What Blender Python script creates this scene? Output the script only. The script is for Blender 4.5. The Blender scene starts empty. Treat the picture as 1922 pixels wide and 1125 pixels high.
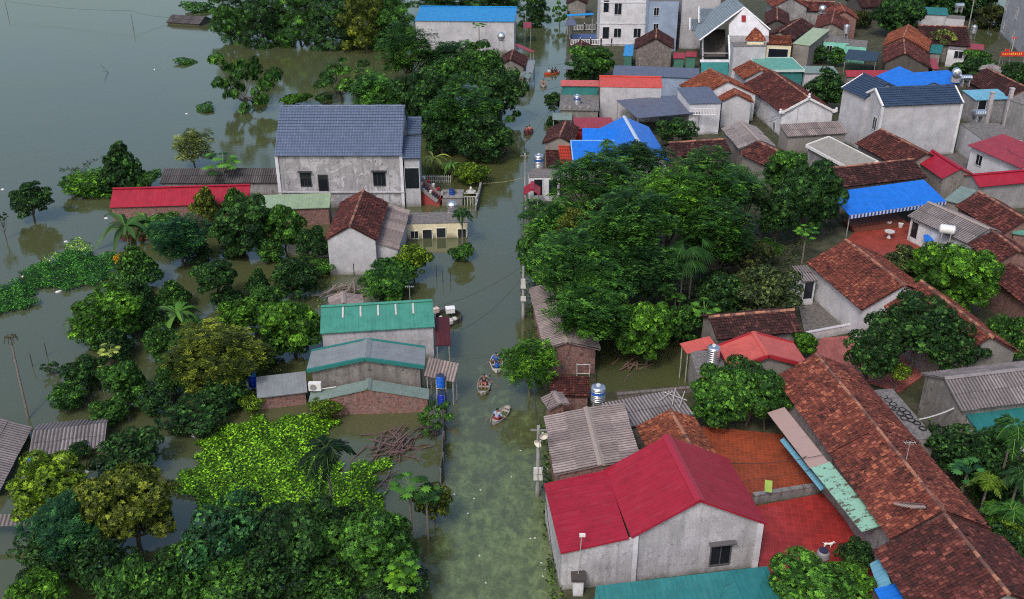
import bpy, math, random
import numpy as np
from mathutils import Vector, Matrix
rad = math.radians
S = bpy.context.scene
COL = S.collection
# ---------------------------------------------------------------- camera
cam_d = bpy.data.cameras.new('camera'); cam = bpy.data.objects.new('camera', cam_d); COL.objects.link(cam)
cam.location = (0, 0, 40.0); cam.rotation_euler = (rad(90-27.0), 0, 0)
cam_d.sensor_width = 36; cam_d.lens = 34.91; cam_d.clip_start = 0.5; cam_d.clip_end = 3000
S.camera = cam
# ---------------------------------------------------------------- sky and sun (overcast, late afternoon)
w = bpy.data.worlds.new('World'); S.world = w; w.use_nodes = True
wn = w.node_tree; bg = wn.nodes['Background']
sky = wn.nodes.new('ShaderNodeTexSky'); sky.sky_type = 'NISHITA'; sky.sun_disc = False
sky.sun_elevation = rad(50); sky.sun_rotation = rad(205); sky.air_density = 1.3; sky.dust_density = 4.5; sky.ozone_density = 1.0
hs = wn.nodes.new('ShaderNodeHueSaturation'); hs.inputs['Saturation'].default_value = 1.15
wn.links.new(sky.outputs[0], hs.inputs['Color']); wn.links.new(hs.outputs[0], bg.inputs['Color'])
bg.inputs['Strength'].default_value = 0.14
sun_d = bpy.data.lights.new('sun', 'SUN'); sun = bpy.data.objects.new('sun', sun_d); COL.objects.link(sun)
sun_d.energy = 1.15; sun_d.angle = rad(10); sun_d.color = (1.0, 0.97, 0.94)
sun.rotation_euler = (rad(90-50), 0, rad(-25))
S.view_settings.view_transform = 'Standard'; S.view_settings.look = 'None'
S.view_settings.exposure = 0.33; S.view_settings.gamma = 1.0
S.cycles.max_bounces = 5; S.cycles.diffuse_bounces = 2; S.cycles.glossy_bounces = 3; S.cycles.transmission_bounces = 2
S.cycles.use_denoising = False; S.cycles.filter_width = 1.1; S.cycles.use_adaptive_sampling = False; S.cycles.sample_clamp_indirect = 3.0
# ---------------------------------------------------------------- materials
class NT:
    def __init__(s, name):
        s.m = bpy.data.materials.new(name); s.m.use_nodes = True; s.t = s.m.node_tree; s.b = s.t.nodes['Principled BSDF']
    def n(s, typ, ins=None, **kw):
        x = s.t.nodes.new('ShaderNode'+typ)
        for k, v in kw.items(): setattr(x, k, v)
        for k, v in (ins or {}).items():
            if isinstance(v, bpy.types.NodeSocket): s.t.links.new(v, x.inputs[k])
            else: x.inputs[k].default_value = v
        return x
    def set(s, **kw):
        for k, v in kw.items():
            k = {'base':'Base Color','rough':'Roughness','metal':'Metallic','spec':'Specular IOR Level','normal':'Normal','ior':'IOR'}[k]
            if isinstance(v, bpy.types.NodeSocket): s.t.links.new(v, s.b.inputs[k])
            else: s.b.inputs[k].default_value = v
        return s.m
    def noise(s, scale, detail=4, vec=None, rough=.6, dist=0.):
        vec = vec or s.obj()
        return s.n('TexNoise', {'Vector': vec, 'Scale': scale, 'Detail': detail, 'Roughness': rough, 'Distortion': dist}).outputs[0]
    def obj(s): return s.n('TexCoord').outputs['Object']
    def uv(s): return s.n('TexCoord').outputs['UV']
    def wpos(s): return s.n('NewGeometry').outputs['Position']
    def ramp(s, fac, stops, interp='LINEAR'):
        r = s.n('ValToRGB', {'Fac': fac}); e = r.color_ramp; e.interpolation = interp
        while len(e.elements) < len(stops): e.elements.new(.5)
        for el, (p, c) in zip(e.elements, stops):
            el.position = p; el.color = (*c, 1) if isinstance(c, (tuple, list)) else (c, c, c, 1)
        return r.outputs[0]
    def mix(s, f, a, b, mode='MIX'):
        x = s.n('Mix', data_type='RGBA', blend_type=mode)
        for i, v in ((0, f), (6, a), (7, b)):
            if isinstance(v, bpy.types.NodeSocket): s.t.links.new(v, x.inputs[i])
            else: x.inputs[i].default_value = v if i == 0 else (*v, 1)
        return x.outputs[2]
    def math(s, op, a, b=0., c=0.):
        x = s.n('Math', operation=op)
        for i, v in enumerate((a, b, c)):
            if isinstance(v, bpy.types.NodeSocket): s.t.links.new(v, x.inputs[i])
            else: x.inputs[i].default_value = v
        return x.outputs[0]
    def scale(s, vec, v3):
        return s.n('Mapping', {'Vector': vec, 'Scale': v3}).outputs[0]
    def bump(s, h, strength=.3, dist=.02):
        return s.n('Bump', {'Height': h, 'Strength': strength, 'Distance': dist}).outputs[0]
MATS = {}
def cached(f):
    def g(*a):
        k = (f.__name__,)+a
        if k not in MATS: MATS[k] = f(*a)
        return MATS[k]
    return g
def mul(c, k): return tuple(min(1, x*k) for x in c)
@cached
def m_plain(name, c, rough=.6, metal=0.):
    m = NT(name); n = m.noise(9., 3)
    return m.set(base=m.mix(m.ramp(n, [(.35, 0.), (.75, 1.)]), mul(c, .82), mul(c, 1.1)), rough=rough, metal=metal)
@cached
def m_plaster(c, dirt=.5):
    m = NT('weathered_plaster'); rnd = m.n('ObjectInfo').outputs['Random']; o = m.n('VectorMath', {0: m.obj(), 1: m.n('CombineXYZ', {0: m.math('MULTIPLY', rnd, 40.), 1: m.math('MULTIPLY', rnd, 17.), 2: 0.}).outputs[0]}, operation='ADD').outputs[0]; rk = m.math('MULTIPLY_ADD', rnd, 1.1, .35)
    big = m.noise(.7, 5, o, .65); fine = m.noise(7., 5, o, .7)
    streak = m.noise(1.0, 4, m.scale(o, (2.6, 2.6, .22)), .6)
    a = m.mix(m.ramp(big, [(.35, 0.), (.7, 1.)]), mul(c, .78), mul(c, 1.08))
    a = m.mix(m.math('MULTIPLY', m.ramp(streak, [(.50, 0.), (.74, 1.)]), m.math('MULTIPLY', rk, dirt*.75)), a, mul(c, .34))
    a = m.mix(m.math('MULTIPLY', m.ramp(fine, [(.5, 0.), (.8, 1.)]), dirt), a, mul(c, .5))
    patch = m.noise(.42, 6, o, .7, .8); a = m.mix(m.math('MULTIPLY', m.ramp(patch, [(.49, 0.), (.52, 1.)]), m.math('MULTIPLY', rk, dirt*.45)), a, mul(c, .5))
    mold = m.noise(2.4, 8, o, .85, .5); a = m.mix(m.math('MULTIPLY', m.ramp(mold, [(.565, 0.), (.61, 1.)]), m.math('MULTIPLY', rk, dirt*.9)), a, mul(c, .16))
    z = m.n('SeparateXYZ', {0: m.wpos()}).outputs[2]
    low = m.math('MULTIPLY', m.ramp(m.math('ADD', z, m.math('MULTIPLY', big, .8)), [(.45, 1.), (1.0, 0.)]), .72)
    a = m.mix(low, a, (.085, .075, .05))
    return m.set(base=a, rough=.85, normal=m.bump(fine, .35, .02))
@cached
def m_brick(c=(.27, .10, .085)):
    m = NT('old_brick'); o = m.obj()
    sx = m.n('SeparateXYZ', {0: o})
    v = m.n('CombineXYZ', {0: m.math('ADD', sx.outputs[0], sx.outputs[1]), 1: sx.outputs[2], 2: 0.}).outputs[0]
    b = m.n('TexBrick', {'Vector': v, 'Scale': 1., 'Mortar Size': .012, 'Brick Width': .23, 'Row Height': .085, 'Color1': (*c, 1), 'Color2': (*mul(c, .55), 1), 'Mortar': (.20, .18, .17, 1)})
    n = m.noise(3.5, 6, o, .75)
    a = m.mix(m.math('MULTIPLY', m.ramp(n, [(.5, 0.), (.64, 1.)]), .8), b.outputs[0], (.04, .03, .028))
    a = m.mix(m.math('MULTIPLY', m.ramp(m.noise(6., 3, o), [(.58, 0.), (.7, 1.)]), .6), a, (.30, .26, .25))
    return m.set(base=a, rough=.9, normal=m.bump(n, .5, .03))
TILES = {'red': ((.42, .14, .08), (.19, .050, .036), (.028, .014, .013), .4), 'orange': ((.46, .15, .07), (.24, .065, .035), (.05, .022, .016), .3),
         'dark': ((.15, .058, .05), (.055, .020, .020), (.018, .010, .011), .6), 'maroon': ((.27, .085, .065), (.10, .028, .025), (.022, .012, .012), .5)}
@cached
def m_tile(kind):
    hi, mid, lo, age = TILES[kind]
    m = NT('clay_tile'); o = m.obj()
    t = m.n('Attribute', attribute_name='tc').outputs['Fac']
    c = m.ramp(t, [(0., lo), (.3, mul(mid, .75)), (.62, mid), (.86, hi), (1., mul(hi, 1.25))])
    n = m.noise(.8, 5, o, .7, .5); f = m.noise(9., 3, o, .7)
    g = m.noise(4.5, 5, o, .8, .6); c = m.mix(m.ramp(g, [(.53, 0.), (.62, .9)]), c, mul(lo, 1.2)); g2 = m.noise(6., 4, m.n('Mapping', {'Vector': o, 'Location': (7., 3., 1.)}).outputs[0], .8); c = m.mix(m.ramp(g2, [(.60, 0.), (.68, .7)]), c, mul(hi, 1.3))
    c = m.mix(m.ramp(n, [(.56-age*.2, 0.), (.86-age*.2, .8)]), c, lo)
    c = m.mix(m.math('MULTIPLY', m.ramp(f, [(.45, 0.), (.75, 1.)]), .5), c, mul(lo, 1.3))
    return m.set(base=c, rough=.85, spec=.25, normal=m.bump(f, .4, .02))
@cached
def m_ridge():
    m = NT('ridge_tile'); t = m.n('Attribute', attribute_name='tc').outputs['Fac']; f = m.noise(7., 4)
    a = m.ramp(t, [(0., (.10, .05, .045)), (.5, (.19, .085, .065)), (1., (.42, .19, .12))])
    return m.set(base=m.mix(m.math('MULTIPLY', m.ramp(f, [(.5, 0.), (.6, 1.)]), .6), a, (.06, .035, .03)), rough=.9)
@cached
def m_glazed(c):
    m = NT('glazed_tile'); t = m.n('Attribute', attribute_name='tc').outputs['Fac']
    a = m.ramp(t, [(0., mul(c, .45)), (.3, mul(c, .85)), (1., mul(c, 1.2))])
    n = m.noise(.9, 4)
    a = m.mix(m.math('MULTIPLY', m.ramp(n, [(.5, 0.), (.75, 1.)]), .35), a, mul(c, .5))
    return m.set(base=a, rough=.42, spec=.5)
@cached
def m_fibro(c):
    m = NT('fibre_cement'); t = m.n('Attribute', attribute_name='tc').outputs['Fac']; o = m.obj()
    a = m.ramp(t, [(0., mul(c, .68)), (1., mul(c, 1.15))])
    n = m.noise(2.2, 6, o, .75); st = m.noise(2., 4, m.scale(m.uv(), (5., .5, 1.)), .6)
    a = m.mix(m.math('MULTIPLY', m.ramp(n, [(.45, 0.), (.72, 1.)]), .6), a, mul(c, .35))
    a = m.mix(m.math('MULTIPLY', m.ramp(st, [(.5, 0.), (.75, 1.)]), .5), a, mul(c, .4))
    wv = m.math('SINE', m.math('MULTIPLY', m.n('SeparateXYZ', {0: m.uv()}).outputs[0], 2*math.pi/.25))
    a = m.mix(m.ramp(m.math('MULTIPLY_ADD', wv, .5, .5), [(0., .8), (.45, .2), (1., 0.)]), a, mul(c, .14))  # trough dirt, with shade painted into the colour to deepen the corrugation's contrast
    return m.set(base=a, rough=.9, spec=.2)
@cached
def m_metal(c, rib=.3, rough=.42):
    m = NT('painted_metal_sheet'); uv = m.uv()
    x = m.n('SeparateXYZ', {0: uv}).outputs[0]
    fr = m.math('PINGPONG', x, rib/2)
    h = m.ramp(m.math('DIVIDE', fr, rib/2), [(.0, 1.), (.22, 1.), (.4, 0.), (1., 0.)])
    n = m.noise(1.3, 5, None, .65); f = m.noise(14., 4, None, .7)
    a = m.mix(m.ramp(n, [(.4, 0.), (.75, 1.)]), mul(c, 1.06), mul(c, .78))
    a = m.mix(m.math('MULTIPLY', m.ramp(f, [(.55, 0.), (.8, 1.)]), .35), a, mul(c, .55))
    lap = m.ramp(m.math('PINGPONG', m.math('ADD', x, .3), .54), [(0., 1.), (.03, 0.)]); a = m.mix(m.math('MULTIPLY', lap, .45), a, mul(c, .4))
    st = m.noise(1.4, 5, m.scale(m.uv(), (3.5, .35, 1.)), .7); a = m.mix(m.math('MULTIPLY', m.ramp(st, [(.52, 0.), (.7, 1.)]), .25), a, mul(c, .55)); a = m.mix(m.math('MULTIPLY', m.ramp(st, [(.30, 1.), (.46, 0.)]), .06), a, (.45, .42, .42))
    a = m.mix(m.math('MULTIPLY', h, .06), a, mul(c, .6))
    return m.set(base=a, rough=rough, spec=.35, normal=m.bump(h, .3, .03))
@cached
def m_rusty(c, rust, amt=.5):
    m = NT('worn_sheet'); o = m.obj(); n = m.noise(1.6, 6, m.scale(m.uv(), (1.5, .8, 1)), .8, .4)
    a = m.mix(m.ramp(n, [(.62-amt*.25, 0.), (.66-amt*.25, 1.)]), c, rust)
    a = m.mix(m.math('MULTIPLY', m.noise(8., 4, o), .4), a, mul(c, .5))
    return m.set(base=a, rough=.75, spec=.3)
@cached
def m_paving(c, size=.4, wet=.35):
    m = NT('terracotta_paving'); o = m.wpos()
    o = m.n('Mapping', {'Vector': o, 'Rotation': (0, 0, rad(9))}).outputs[0]
    b = m.n('TexBrick', {'Vector': o, 'Scale': 1., 'Mortar Size': .012, 'Brick Width': size, 'Row Height': size, 'Color1': (*c, 1), 'Color2': (*mul(c, .75), 1), 'Mortar': (*mul(c, 1.35), 1)}, offset=0.)
    n = m.noise(.5, 6, o, .7)
    a = m.mix(m.math('MULTIPLY', m.ramp(n, [(.42, 0.), (.7, 1.)]), .7), b.outputs[0], mul(c, .38))
    return m.set(base=a, rough=m.ramp(n, [(.35, wet), (.7, .75)]), spec=.4)
@cached
def m_leaf(hue=0):
    m = NT('leaf'); t = m.n('Attribute', attribute_name='tc').outputs['Fac']
    oi = m.n('ObjectInfo'); k = oi.outputs['Color']
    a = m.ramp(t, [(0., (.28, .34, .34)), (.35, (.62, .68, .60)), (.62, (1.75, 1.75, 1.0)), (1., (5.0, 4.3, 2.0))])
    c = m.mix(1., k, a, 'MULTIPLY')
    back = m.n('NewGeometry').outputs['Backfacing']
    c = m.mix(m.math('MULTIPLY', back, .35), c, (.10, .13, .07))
    m.set(base=c, rough=.5, spec=.14)
    tr = m.n('BsdfTranslucent', {'Color': m.mix(1., c, (1.2, 1.5, .5), 'MULTIPLY')})
    ms = m.n('MixShader', {0: .22}); m.t.links.new(m.b.outputs[0], ms.inputs[1]); m.t.links.new(tr.outputs[0], ms.inputs[2])
    m.t.links.new(ms.outputs[0], m.t.nodes['Material Output'].inputs['Surface'])
    return m.m
@cached
def m_bark(c=(.12, .10, .085)):
    m = NT('bark'); n = m.noise(6., 5, m.scale(m.obj(), (2, 2, .6)), .7)
    return m.set(base=m.mix(m.ramp(n, [(.35, 0.), (.7, 1.)]), mul(c, .5), c), rough=.9, normal=m.bump(n, .6, .03))
@cached
def m_glass():
    m = NT('window_glass'); return m.set(base=(.012, .016, .022, 1), rough=.12, spec=.5)
@cached
def m_steel():
    m = NT('stainless_steel'); n = m.noise(3., 3, m.scale(m.obj(), (1, 1, 6)))
    return m.set(base=m.mix(n, (.55, .57, .60), (.75, .77, .80)), rough=.28, metal=.9)
def m_water():
    m = NT('flood_water'); p = m.wpos(); s = m.n('SeparateXYZ', {0: p})
    n1 = m.noise(.05, 4, p, .6); n2 = m.noise(.5, 5, p, .65)
    base = m.mix(m.ramp(n1, [(.35, 0.), (.7, 1.)]), (.072, .080, .030), (.064, .080, .044))
    # floating duckweed and algae, thick in the near reach of the canal
    px = m.math('SUBTRACT', 1., m.math('ABSOLUTE', m.math('DIVIDE', m.math('SUBTRACT', s.outputs[0], -.6), 5.2)))
    py = m.math('DIVIDE', m.math('SUBTRACT', 70., s.outputs[1]), 22.)
    reg = m.math('MULTIPLY', m.math('MINIMUM', m.math('MAXIMUM', px, 0.), .5), m.math('MINIMUM', m.math('MAXIMUM', py, 0.), 1.))
    nm = m.noise(.42, 8, m.scale(p, (1., .8, 1.)), .72, .5); nf = m.noise(1.5, 8, m.scale(p, (1., .7, 1.)), .8, .5)
    thr = m.math('ADD', m.math('ADD', m.math('MULTIPLY', nm, .62), m.math('MULTIPLY', nf, .38)), m.math('MULTIPLY', reg, .50))
    alg = m.ramp(thr, [(.60, 0.), (.68, .55), (.82, .95)])
    spec2 = m.ramp(m.noise(1.6, 7, p, .8, .8), [(.70, 0.), (.73, .55)])
    alg = m.math('MAXIMUM', alg, m.math('MULTIPLY', spec2, .8))
    ac = m.mix(m.ramp(nf, [(.42, 0.), (.60, 1.)]), (.068, .098, .030), (.15, .205, .075))
    base = m.mix(alg, base, ac)
    rip = m.noise(1.1, 3, m.scale(p, (1., 1.7, 1.)), .5); rip2 = m.noise(.12, 2, p)
    rip3 = m.noise(3.6, 2, m.scale(p, (.8, 1.6, 1.)), .5); hgt = m.math('ADD', m.math('MULTIPLY', rip, m.ramp(rip2, [(.4, .25), (.7, 1.)])), m.math('MULTIPLY', rip3, m.ramp(m.noise(.09, 2, m.n('Mapping', {'Vector': p, 'Location': (3., 9., 0.)}).outputs[0]), [(.45, .05), (.62, .5)])))
    return m.set(base=base, rough=m.math('ADD', m.math('MULTIPLY', alg, .4), .045), ior=1.85, spec=.5, normal=m.bump(hgt, .16, .10))
def m_ground():
    m = NT('wet_soil'); p = m.wpos(); n = m.noise(.9, 6, p, .7)
    a = m.ramp(n, [(.3, (.02, .022, .014)), (.5, (.045, .05, .022)), (.7, (.085, .072, .06))])
    return m.set(base=a, rough=.85, normal=m.bump(n, .5, .05))
@cached
def m_debris(c):
    m = NT('debris_concrete'); n = m.noise(3., 7, None, .8)
    return m.set(base=m.ramp(n, [(.3, mul(c, .25)), (.55, c), (.8, mul(c, 1.7))]), rough=.9, normal=m.bump(n, .7, .05))
WALLS = {'white': lambda: m_plaster((.62, .63, .69), .25), 'palegrey': lambda: m_plaster((.46, .465, .51), .38), 'stained': lambda: m_plaster((.46, .46, .50), 1.15), 'grey': lambda: m_plaster((.30, .295, .31), 1.),
         'dirty': lambda: m_plaster((.25, .235, .225), .9), 'cream': lambda: m_plaster((.72, .66, .47), .15), 'brick': lambda: m_brick(),
         'mint': lambda: m_plaster((.22, .60, .50), .25), 'green': lambda: m_plaster((.05, .17, .13), .3), 'teal': lambda: m_plaster((.03, .20, .20), .3),
         'dark': lambda: m_plaster((.09, .08, .075), .6), 'bluewall': lambda: m_plaster((.28, .36, .50), .3), 'redwall': lambda: m_plaster((.30, .02, .03), .2), 'stone': lambda: m_debris((.17, .15, .145))}
METAL = {'crimson': (.30, .012, .030), 'red': (.45, .025, .03), 'salmon': (.50, .10, .085), 'scarlet': (.52, .07, .05), 'teal': (.022, .155, .16), 'green': (.055, .24, .185), 'palegreen': (.24, .33, .22),
         'sage': (.30, .38, .25), 'greygreen': (.17, .23, .21), 'slate': (.095, .11, .165), 'bluegrey': (.20, .22, .235), 'blue': (.01, .15, .62), 'skyblue': (.02, .22, .52), 'lightblue': (.14, .36, .50),
         'maroon': (.07, .012, .014), 'beige': (.27, .255, .225), 'tarp': (.015, .03, .055), 'rosy': (.27, .03, .045), 'seagreen': (.10, .30, .24)}
def roofmat(k):
    if k.startswith('tile_'): return m_tile(k[5:])
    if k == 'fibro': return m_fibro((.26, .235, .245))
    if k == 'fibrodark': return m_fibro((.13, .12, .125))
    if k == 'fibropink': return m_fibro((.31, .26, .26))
    if k == 'glazed': return m_glazed((.105, .14, .225))
    if k == 'glazeddark': return m_glazed((.035, .06, .115))
    if k == 'glazedgrey': return m_glazed((.20, .25, .29))
    if k == 'concrete': return m_debris((.17, .16, .16))
    if k == 'redtile': return m_glazed((.50, .06, .035))
    if k == 'rustpink': return m_rusty((.38, .27, .25), (.05, .035, .03), .05)
    if k == 'rustgreen': return m_rusty((.25, .48, .38), (.07, .03, .02), .35)
    return m_metal(METAL[k])
# ---------------------------------------------------------------- helpers
def tag(o, label, cat, group=None, kind=None):
    if label: o['label'] = label
    if cat: o['category'] = cat
    if group: o['group'] = group
    if kind: o['kind'] = kind
    return o
def empty(name, label, cat, loc=(0, 0, 0), rz=0., group=None):
    o = bpy.data.objects.new(name, None); COL.objects.link(o); o.empty_display_size = .3
    o.location = loc; o.rotation_euler = (0, 0, rz); return tag(o, label, cat, group)
class MB:
    """collects shapes, built as ONE mesh object"""
    def __init__(s): s.v = []; s.f = []; s.uv = []; s.tc = []; s.mi = []
    def face(s, pts, uv=None, tc=.5, mi=0):
        i = len(s.v); s.v += [tuple(p) for p in pts]; s.f.append(tuple(range(i, i+len(pts))))
        s.uv.append(uv or [(0, 0)]*len(pts)); s.tc.append(tc); s.mi.append(mi)
    def box(s, x0, x1, y0, y1, z0, z1, mi=0, tc=.5):
        p = [(x0,y0,z0),(x1,y0,z0),(x1,y1,z0),(x0,y1,z0),(x0,y0,z1),(x1,y0,z1),(x1,y1,z1),(x0,y1,z1)]
        for q in ((0,3,2,1),(4,5,6,7),(0,1,5,4),(1,2,6,5),(2,3,7,6),(3,0,4,7)): s.face([p[i] for i in q], [(0,0),(1,0),(1,1),(0,1)], tc, mi)
        return s
    def tube(s, a, b, r0, r1=None, n=8, caps=True, mi=0, tc=.5):
        r1 = r0 if r1 is None else r1; a = Vector(a); b = Vector(b); d = (b-a).normalized()
        x = d.orthogonal().normalized(); y = d.cross(x)
        A = [a+(x*math.cos(t)+y*math.sin(t))*r0 for t in [2*math.pi*i/n for i in range(n)]]
        B = [b+(x*math.cos(t)+y*math.sin(t))*r1 for t in [2*math.pi*i/n for i in range(n)]]
        for i in range(n): j = (i+1) % n; s.face([A[i], A[j], B[j], B[i]], None, tc, mi)
        if caps: s.face(A[::-1], None, tc, mi); s.face(B, None, tc, mi)
        return s
    def path(s, pts, r0, r1=None, n=6):
        r1 = r0 if r1 is None else r1; k = len(pts)-1
        for i in range(k): s.tube(pts[i], pts[i+1], r0+(r1-r0)*i/k, r0+(r1-r0)*(i+1)/k, n)
        return s
    def lathe(s, prof, n=16, c=(0, 0, 0), mi=0):
        for (r0, z0), (r1, z1) in zip(prof, prof[1:]):
            for i in range(n):
                a, b = 2*math.pi*i/n, 2*math.pi*(i+1)/n
                q = [(c[0]+r*math.cos(t), c[1]+r*math.sin(t), c[2]+z) for r, z, t in ((r0,z0,a),(r0,z0,b),(r1,z1,b),(r1,z1,a))]
                if r0 < 1e-6: q = q[1:]
                elif r1 < 1e-6: q = q[:3]
                s.face(q, None, .5, mi)
        return s
    def slab(s, pts, t, uv=None, mi=0, tc=.5):
        """polygon pts (counter-clockwise from outside/above) with thickness t along its normal, downwards"""
        P = [Vector(p) for p in pts]; n = (P[1]-P[0]).cross(P[2]-P[0]).normalized()
        if n.z < 0: P = P[::-1]; n = -n; uv = uv[::-1] if uv else None
        Q = [p-n*t for p in P]
        s.face(P, uv, tc, mi); s.face(Q[::-1], uv[::-1] if uv else None, tc, mi)
        k = len(P)
        for i in range(k): j = (i+1) % k; s.face([Q[i], Q[j], P[j], P[i]], None, tc, mi)
        return s
    def build(s, name, mat, parent=None, smooth=False):
        me = bpy.data.meshes.new(name); me.from_pydata(s.v, [], s.f)
        u = me.uv_layers.new(name='UVMap'); u.data.foreach_set('uv', [c for f in s.uv for p in f for c in p])
        a = me.attributes.new('tc', 'FLOAT', 'FACE'); a.data.foreach_set('value', s.tc)
        for m in (mat if isinstance(mat, (list, tuple)) else [mat]): me.materials.append(m)
        me.polygons.foreach_set('material_index', s.mi)
        if smooth: me.polygons.foreach_set('use_smooth', [True]*len(s.f))
        me.update()
        o = bpy.data.objects.new(name, me); COL.objects.link(o); o.parent = parent
        return o
def arr_mesh(name, V, F4, tc, mat):
    """fast mesh from numpy quads; V (n,3), F4 (m,4)"""
    me = bpy.data.meshes.new(name); me.vertices.add(len(V)); me.vertices.foreach_set('co', V.astype('f').ravel())
    m = len(F4); me.loops.add(m*4); me.polygons.add(m)
    me.loops.foreach_set('vertex_index', F4.astype('i').ravel()); me.polygons.foreach_set('loop_start', np.arange(m, dtype='i')*4)
    a = me.attributes.new('tc', 'FLOAT', 'FACE'); a.data.foreach_set('value', np.asarray(tc, 'f'))
    me.materials.append(mat); me.update(calc_edges=True); me.validate(); return me
# ---- one roof slope, laid in local coordinates: O corner, U along the ridge, V down the slope
def slope(mb, kind, O, U, V, Lu, Lv, rng, inside=None):
    O, U, V = Vector(O), Vector(U).normalized(), Vector(V).normalized(); N = U.cross(V)
    if N.z < 0: N = -N
    w1, w2 = rng.uniform(0, 6), rng.uniform(0, 6); wob = .035 if kind.startswith('tile_') else 0.
    P = lambda u, v, h=0.: O+U*u+V*v+N*(h+wob*(1+math.sin(u*.95+w1)*math.sin(v*1.25+w2)))
    if kind.startswith('tile_') or kind.startswith('glazed') or kind == 'redtile':
        gl = not kind.startswith('tile_'); du, dv = (.30, .38) if gl else (.21, .27)
        nu = max(1, round(Lu/du)); nv = max(1, round(Lv/dv)); du = Lu/nu; dv = Lv/nv; j = 0. if gl else 1.
        patch = [[rng.random() for _ in range(int(Lu/1.2)+2)] for _ in range(int(Lv/1.2)+2)]
        for b in range(nv):
            for a in range(nu):
                u, v = a*du, b*dv
                if inside and not inside(u+du/2, v+dv/2): continue
                lift = (.075 if gl else .055)+j*rng.uniform(-.015, .02); e = j*rng.uniform(-.012, .02); ex = j*rng.uniform(-.02, .03)
                if j and rng.random() < .012: continue
                tc = rng.random() if not gl else .45+.35*rng.random()**3
                if j: tc = min(1, max(0, .72*tc+.28*patch[int(v/1.2)][int(u/1.2)]))
                q = [P(u+.004, v, .012), P(u+du*.5, v, .03+e), P(u+du-.004, v, .012)]
                r = [P(u+.004, v+dv+.02+ex, lift), P(u+du*.5, v+dv+.03+ex, lift+.03+e), P(u+du-.004, v+dv+.02+ex, lift+e)]
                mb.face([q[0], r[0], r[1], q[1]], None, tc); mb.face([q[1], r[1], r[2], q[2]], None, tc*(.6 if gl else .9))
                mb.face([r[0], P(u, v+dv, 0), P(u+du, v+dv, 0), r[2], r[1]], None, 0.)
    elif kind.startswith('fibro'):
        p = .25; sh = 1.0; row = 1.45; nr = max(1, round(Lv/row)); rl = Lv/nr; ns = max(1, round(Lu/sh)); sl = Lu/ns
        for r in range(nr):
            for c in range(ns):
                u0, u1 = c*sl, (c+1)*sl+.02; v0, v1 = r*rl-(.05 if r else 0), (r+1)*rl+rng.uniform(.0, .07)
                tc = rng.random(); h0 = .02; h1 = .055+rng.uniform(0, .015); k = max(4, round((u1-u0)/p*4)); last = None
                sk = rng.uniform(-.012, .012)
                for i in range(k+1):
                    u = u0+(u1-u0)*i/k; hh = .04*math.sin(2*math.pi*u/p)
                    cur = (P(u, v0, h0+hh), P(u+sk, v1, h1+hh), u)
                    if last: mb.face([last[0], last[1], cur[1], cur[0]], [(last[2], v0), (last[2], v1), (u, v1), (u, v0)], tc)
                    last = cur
def slope_full(mb, kind, O, U, V, Lu, Lv, rng, t=.07, poly=None):
    """slope + its deck; poly = [(u,v)..] when not a rectangle"""
    O, U, V = Vector(O), Vector(U).normalized(), Vector(V).normalized()
    q = poly or [(0, 0), (0, Lv), (Lu, Lv), (Lu, 0)]
    pts = [O+U*a+V*b for a, b in q]
    mb.slab(pts, t, [(a, b) for a, b in q], 0, .15)
    ins = None
    if poly:
        def ins(u, v):
            c = False; n = len(q)
            for i in range(n):
                (x1, y1), (x2, y2) = q[i], q[(i+1) % n]
                if (y1 > v) != (y2 > v) and u < (x2-x1)*(v-y1)/(y2-y1)+x1: c = not c
            return c
    slope(mb, kind, O, U, V, Lu, Lv, rng, ins)
def ridge_cap(kind, a, b, parent, w=.14, mat=None):
    a, b = Vector(a), Vector(b); d = b-a; L = d.length; mb = MB(); rng = random.Random(int(L*991))
    if kind.startswith('tile_') or kind.startswith('glazed') or kind == 'redtile':
        n = max(2, round(L/.42))
        for i in range(n):
            p = a+d*(i/n); q = a+d*((i+1.08)/n); up = Vector((0, 0, rng.uniform(.02, .06)))
            mb.tube(p+up*.8, q+up, w*.75, w*.85, 8, tc=(rng.uniform(.75, 1.) if rng.random() < .45 else rng.uniform(.1, .6)))
    else:
        side = d.cross(Vector((0, 0, 1))).normalized()*w*1.4
        for s in (1, -1):
            z = Vector((0, 0, w*.6)); up = Vector((0, 0, .12))
            mb.slab([a+up, b+up, b+side*s+up-z, a+side*s+up-z], .07, None, 0, .8)
    return mb.build('ridge_cap', mat or (m_ridge() if kind.startswith('tile_') else roofmat(kind)), parent)
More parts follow.
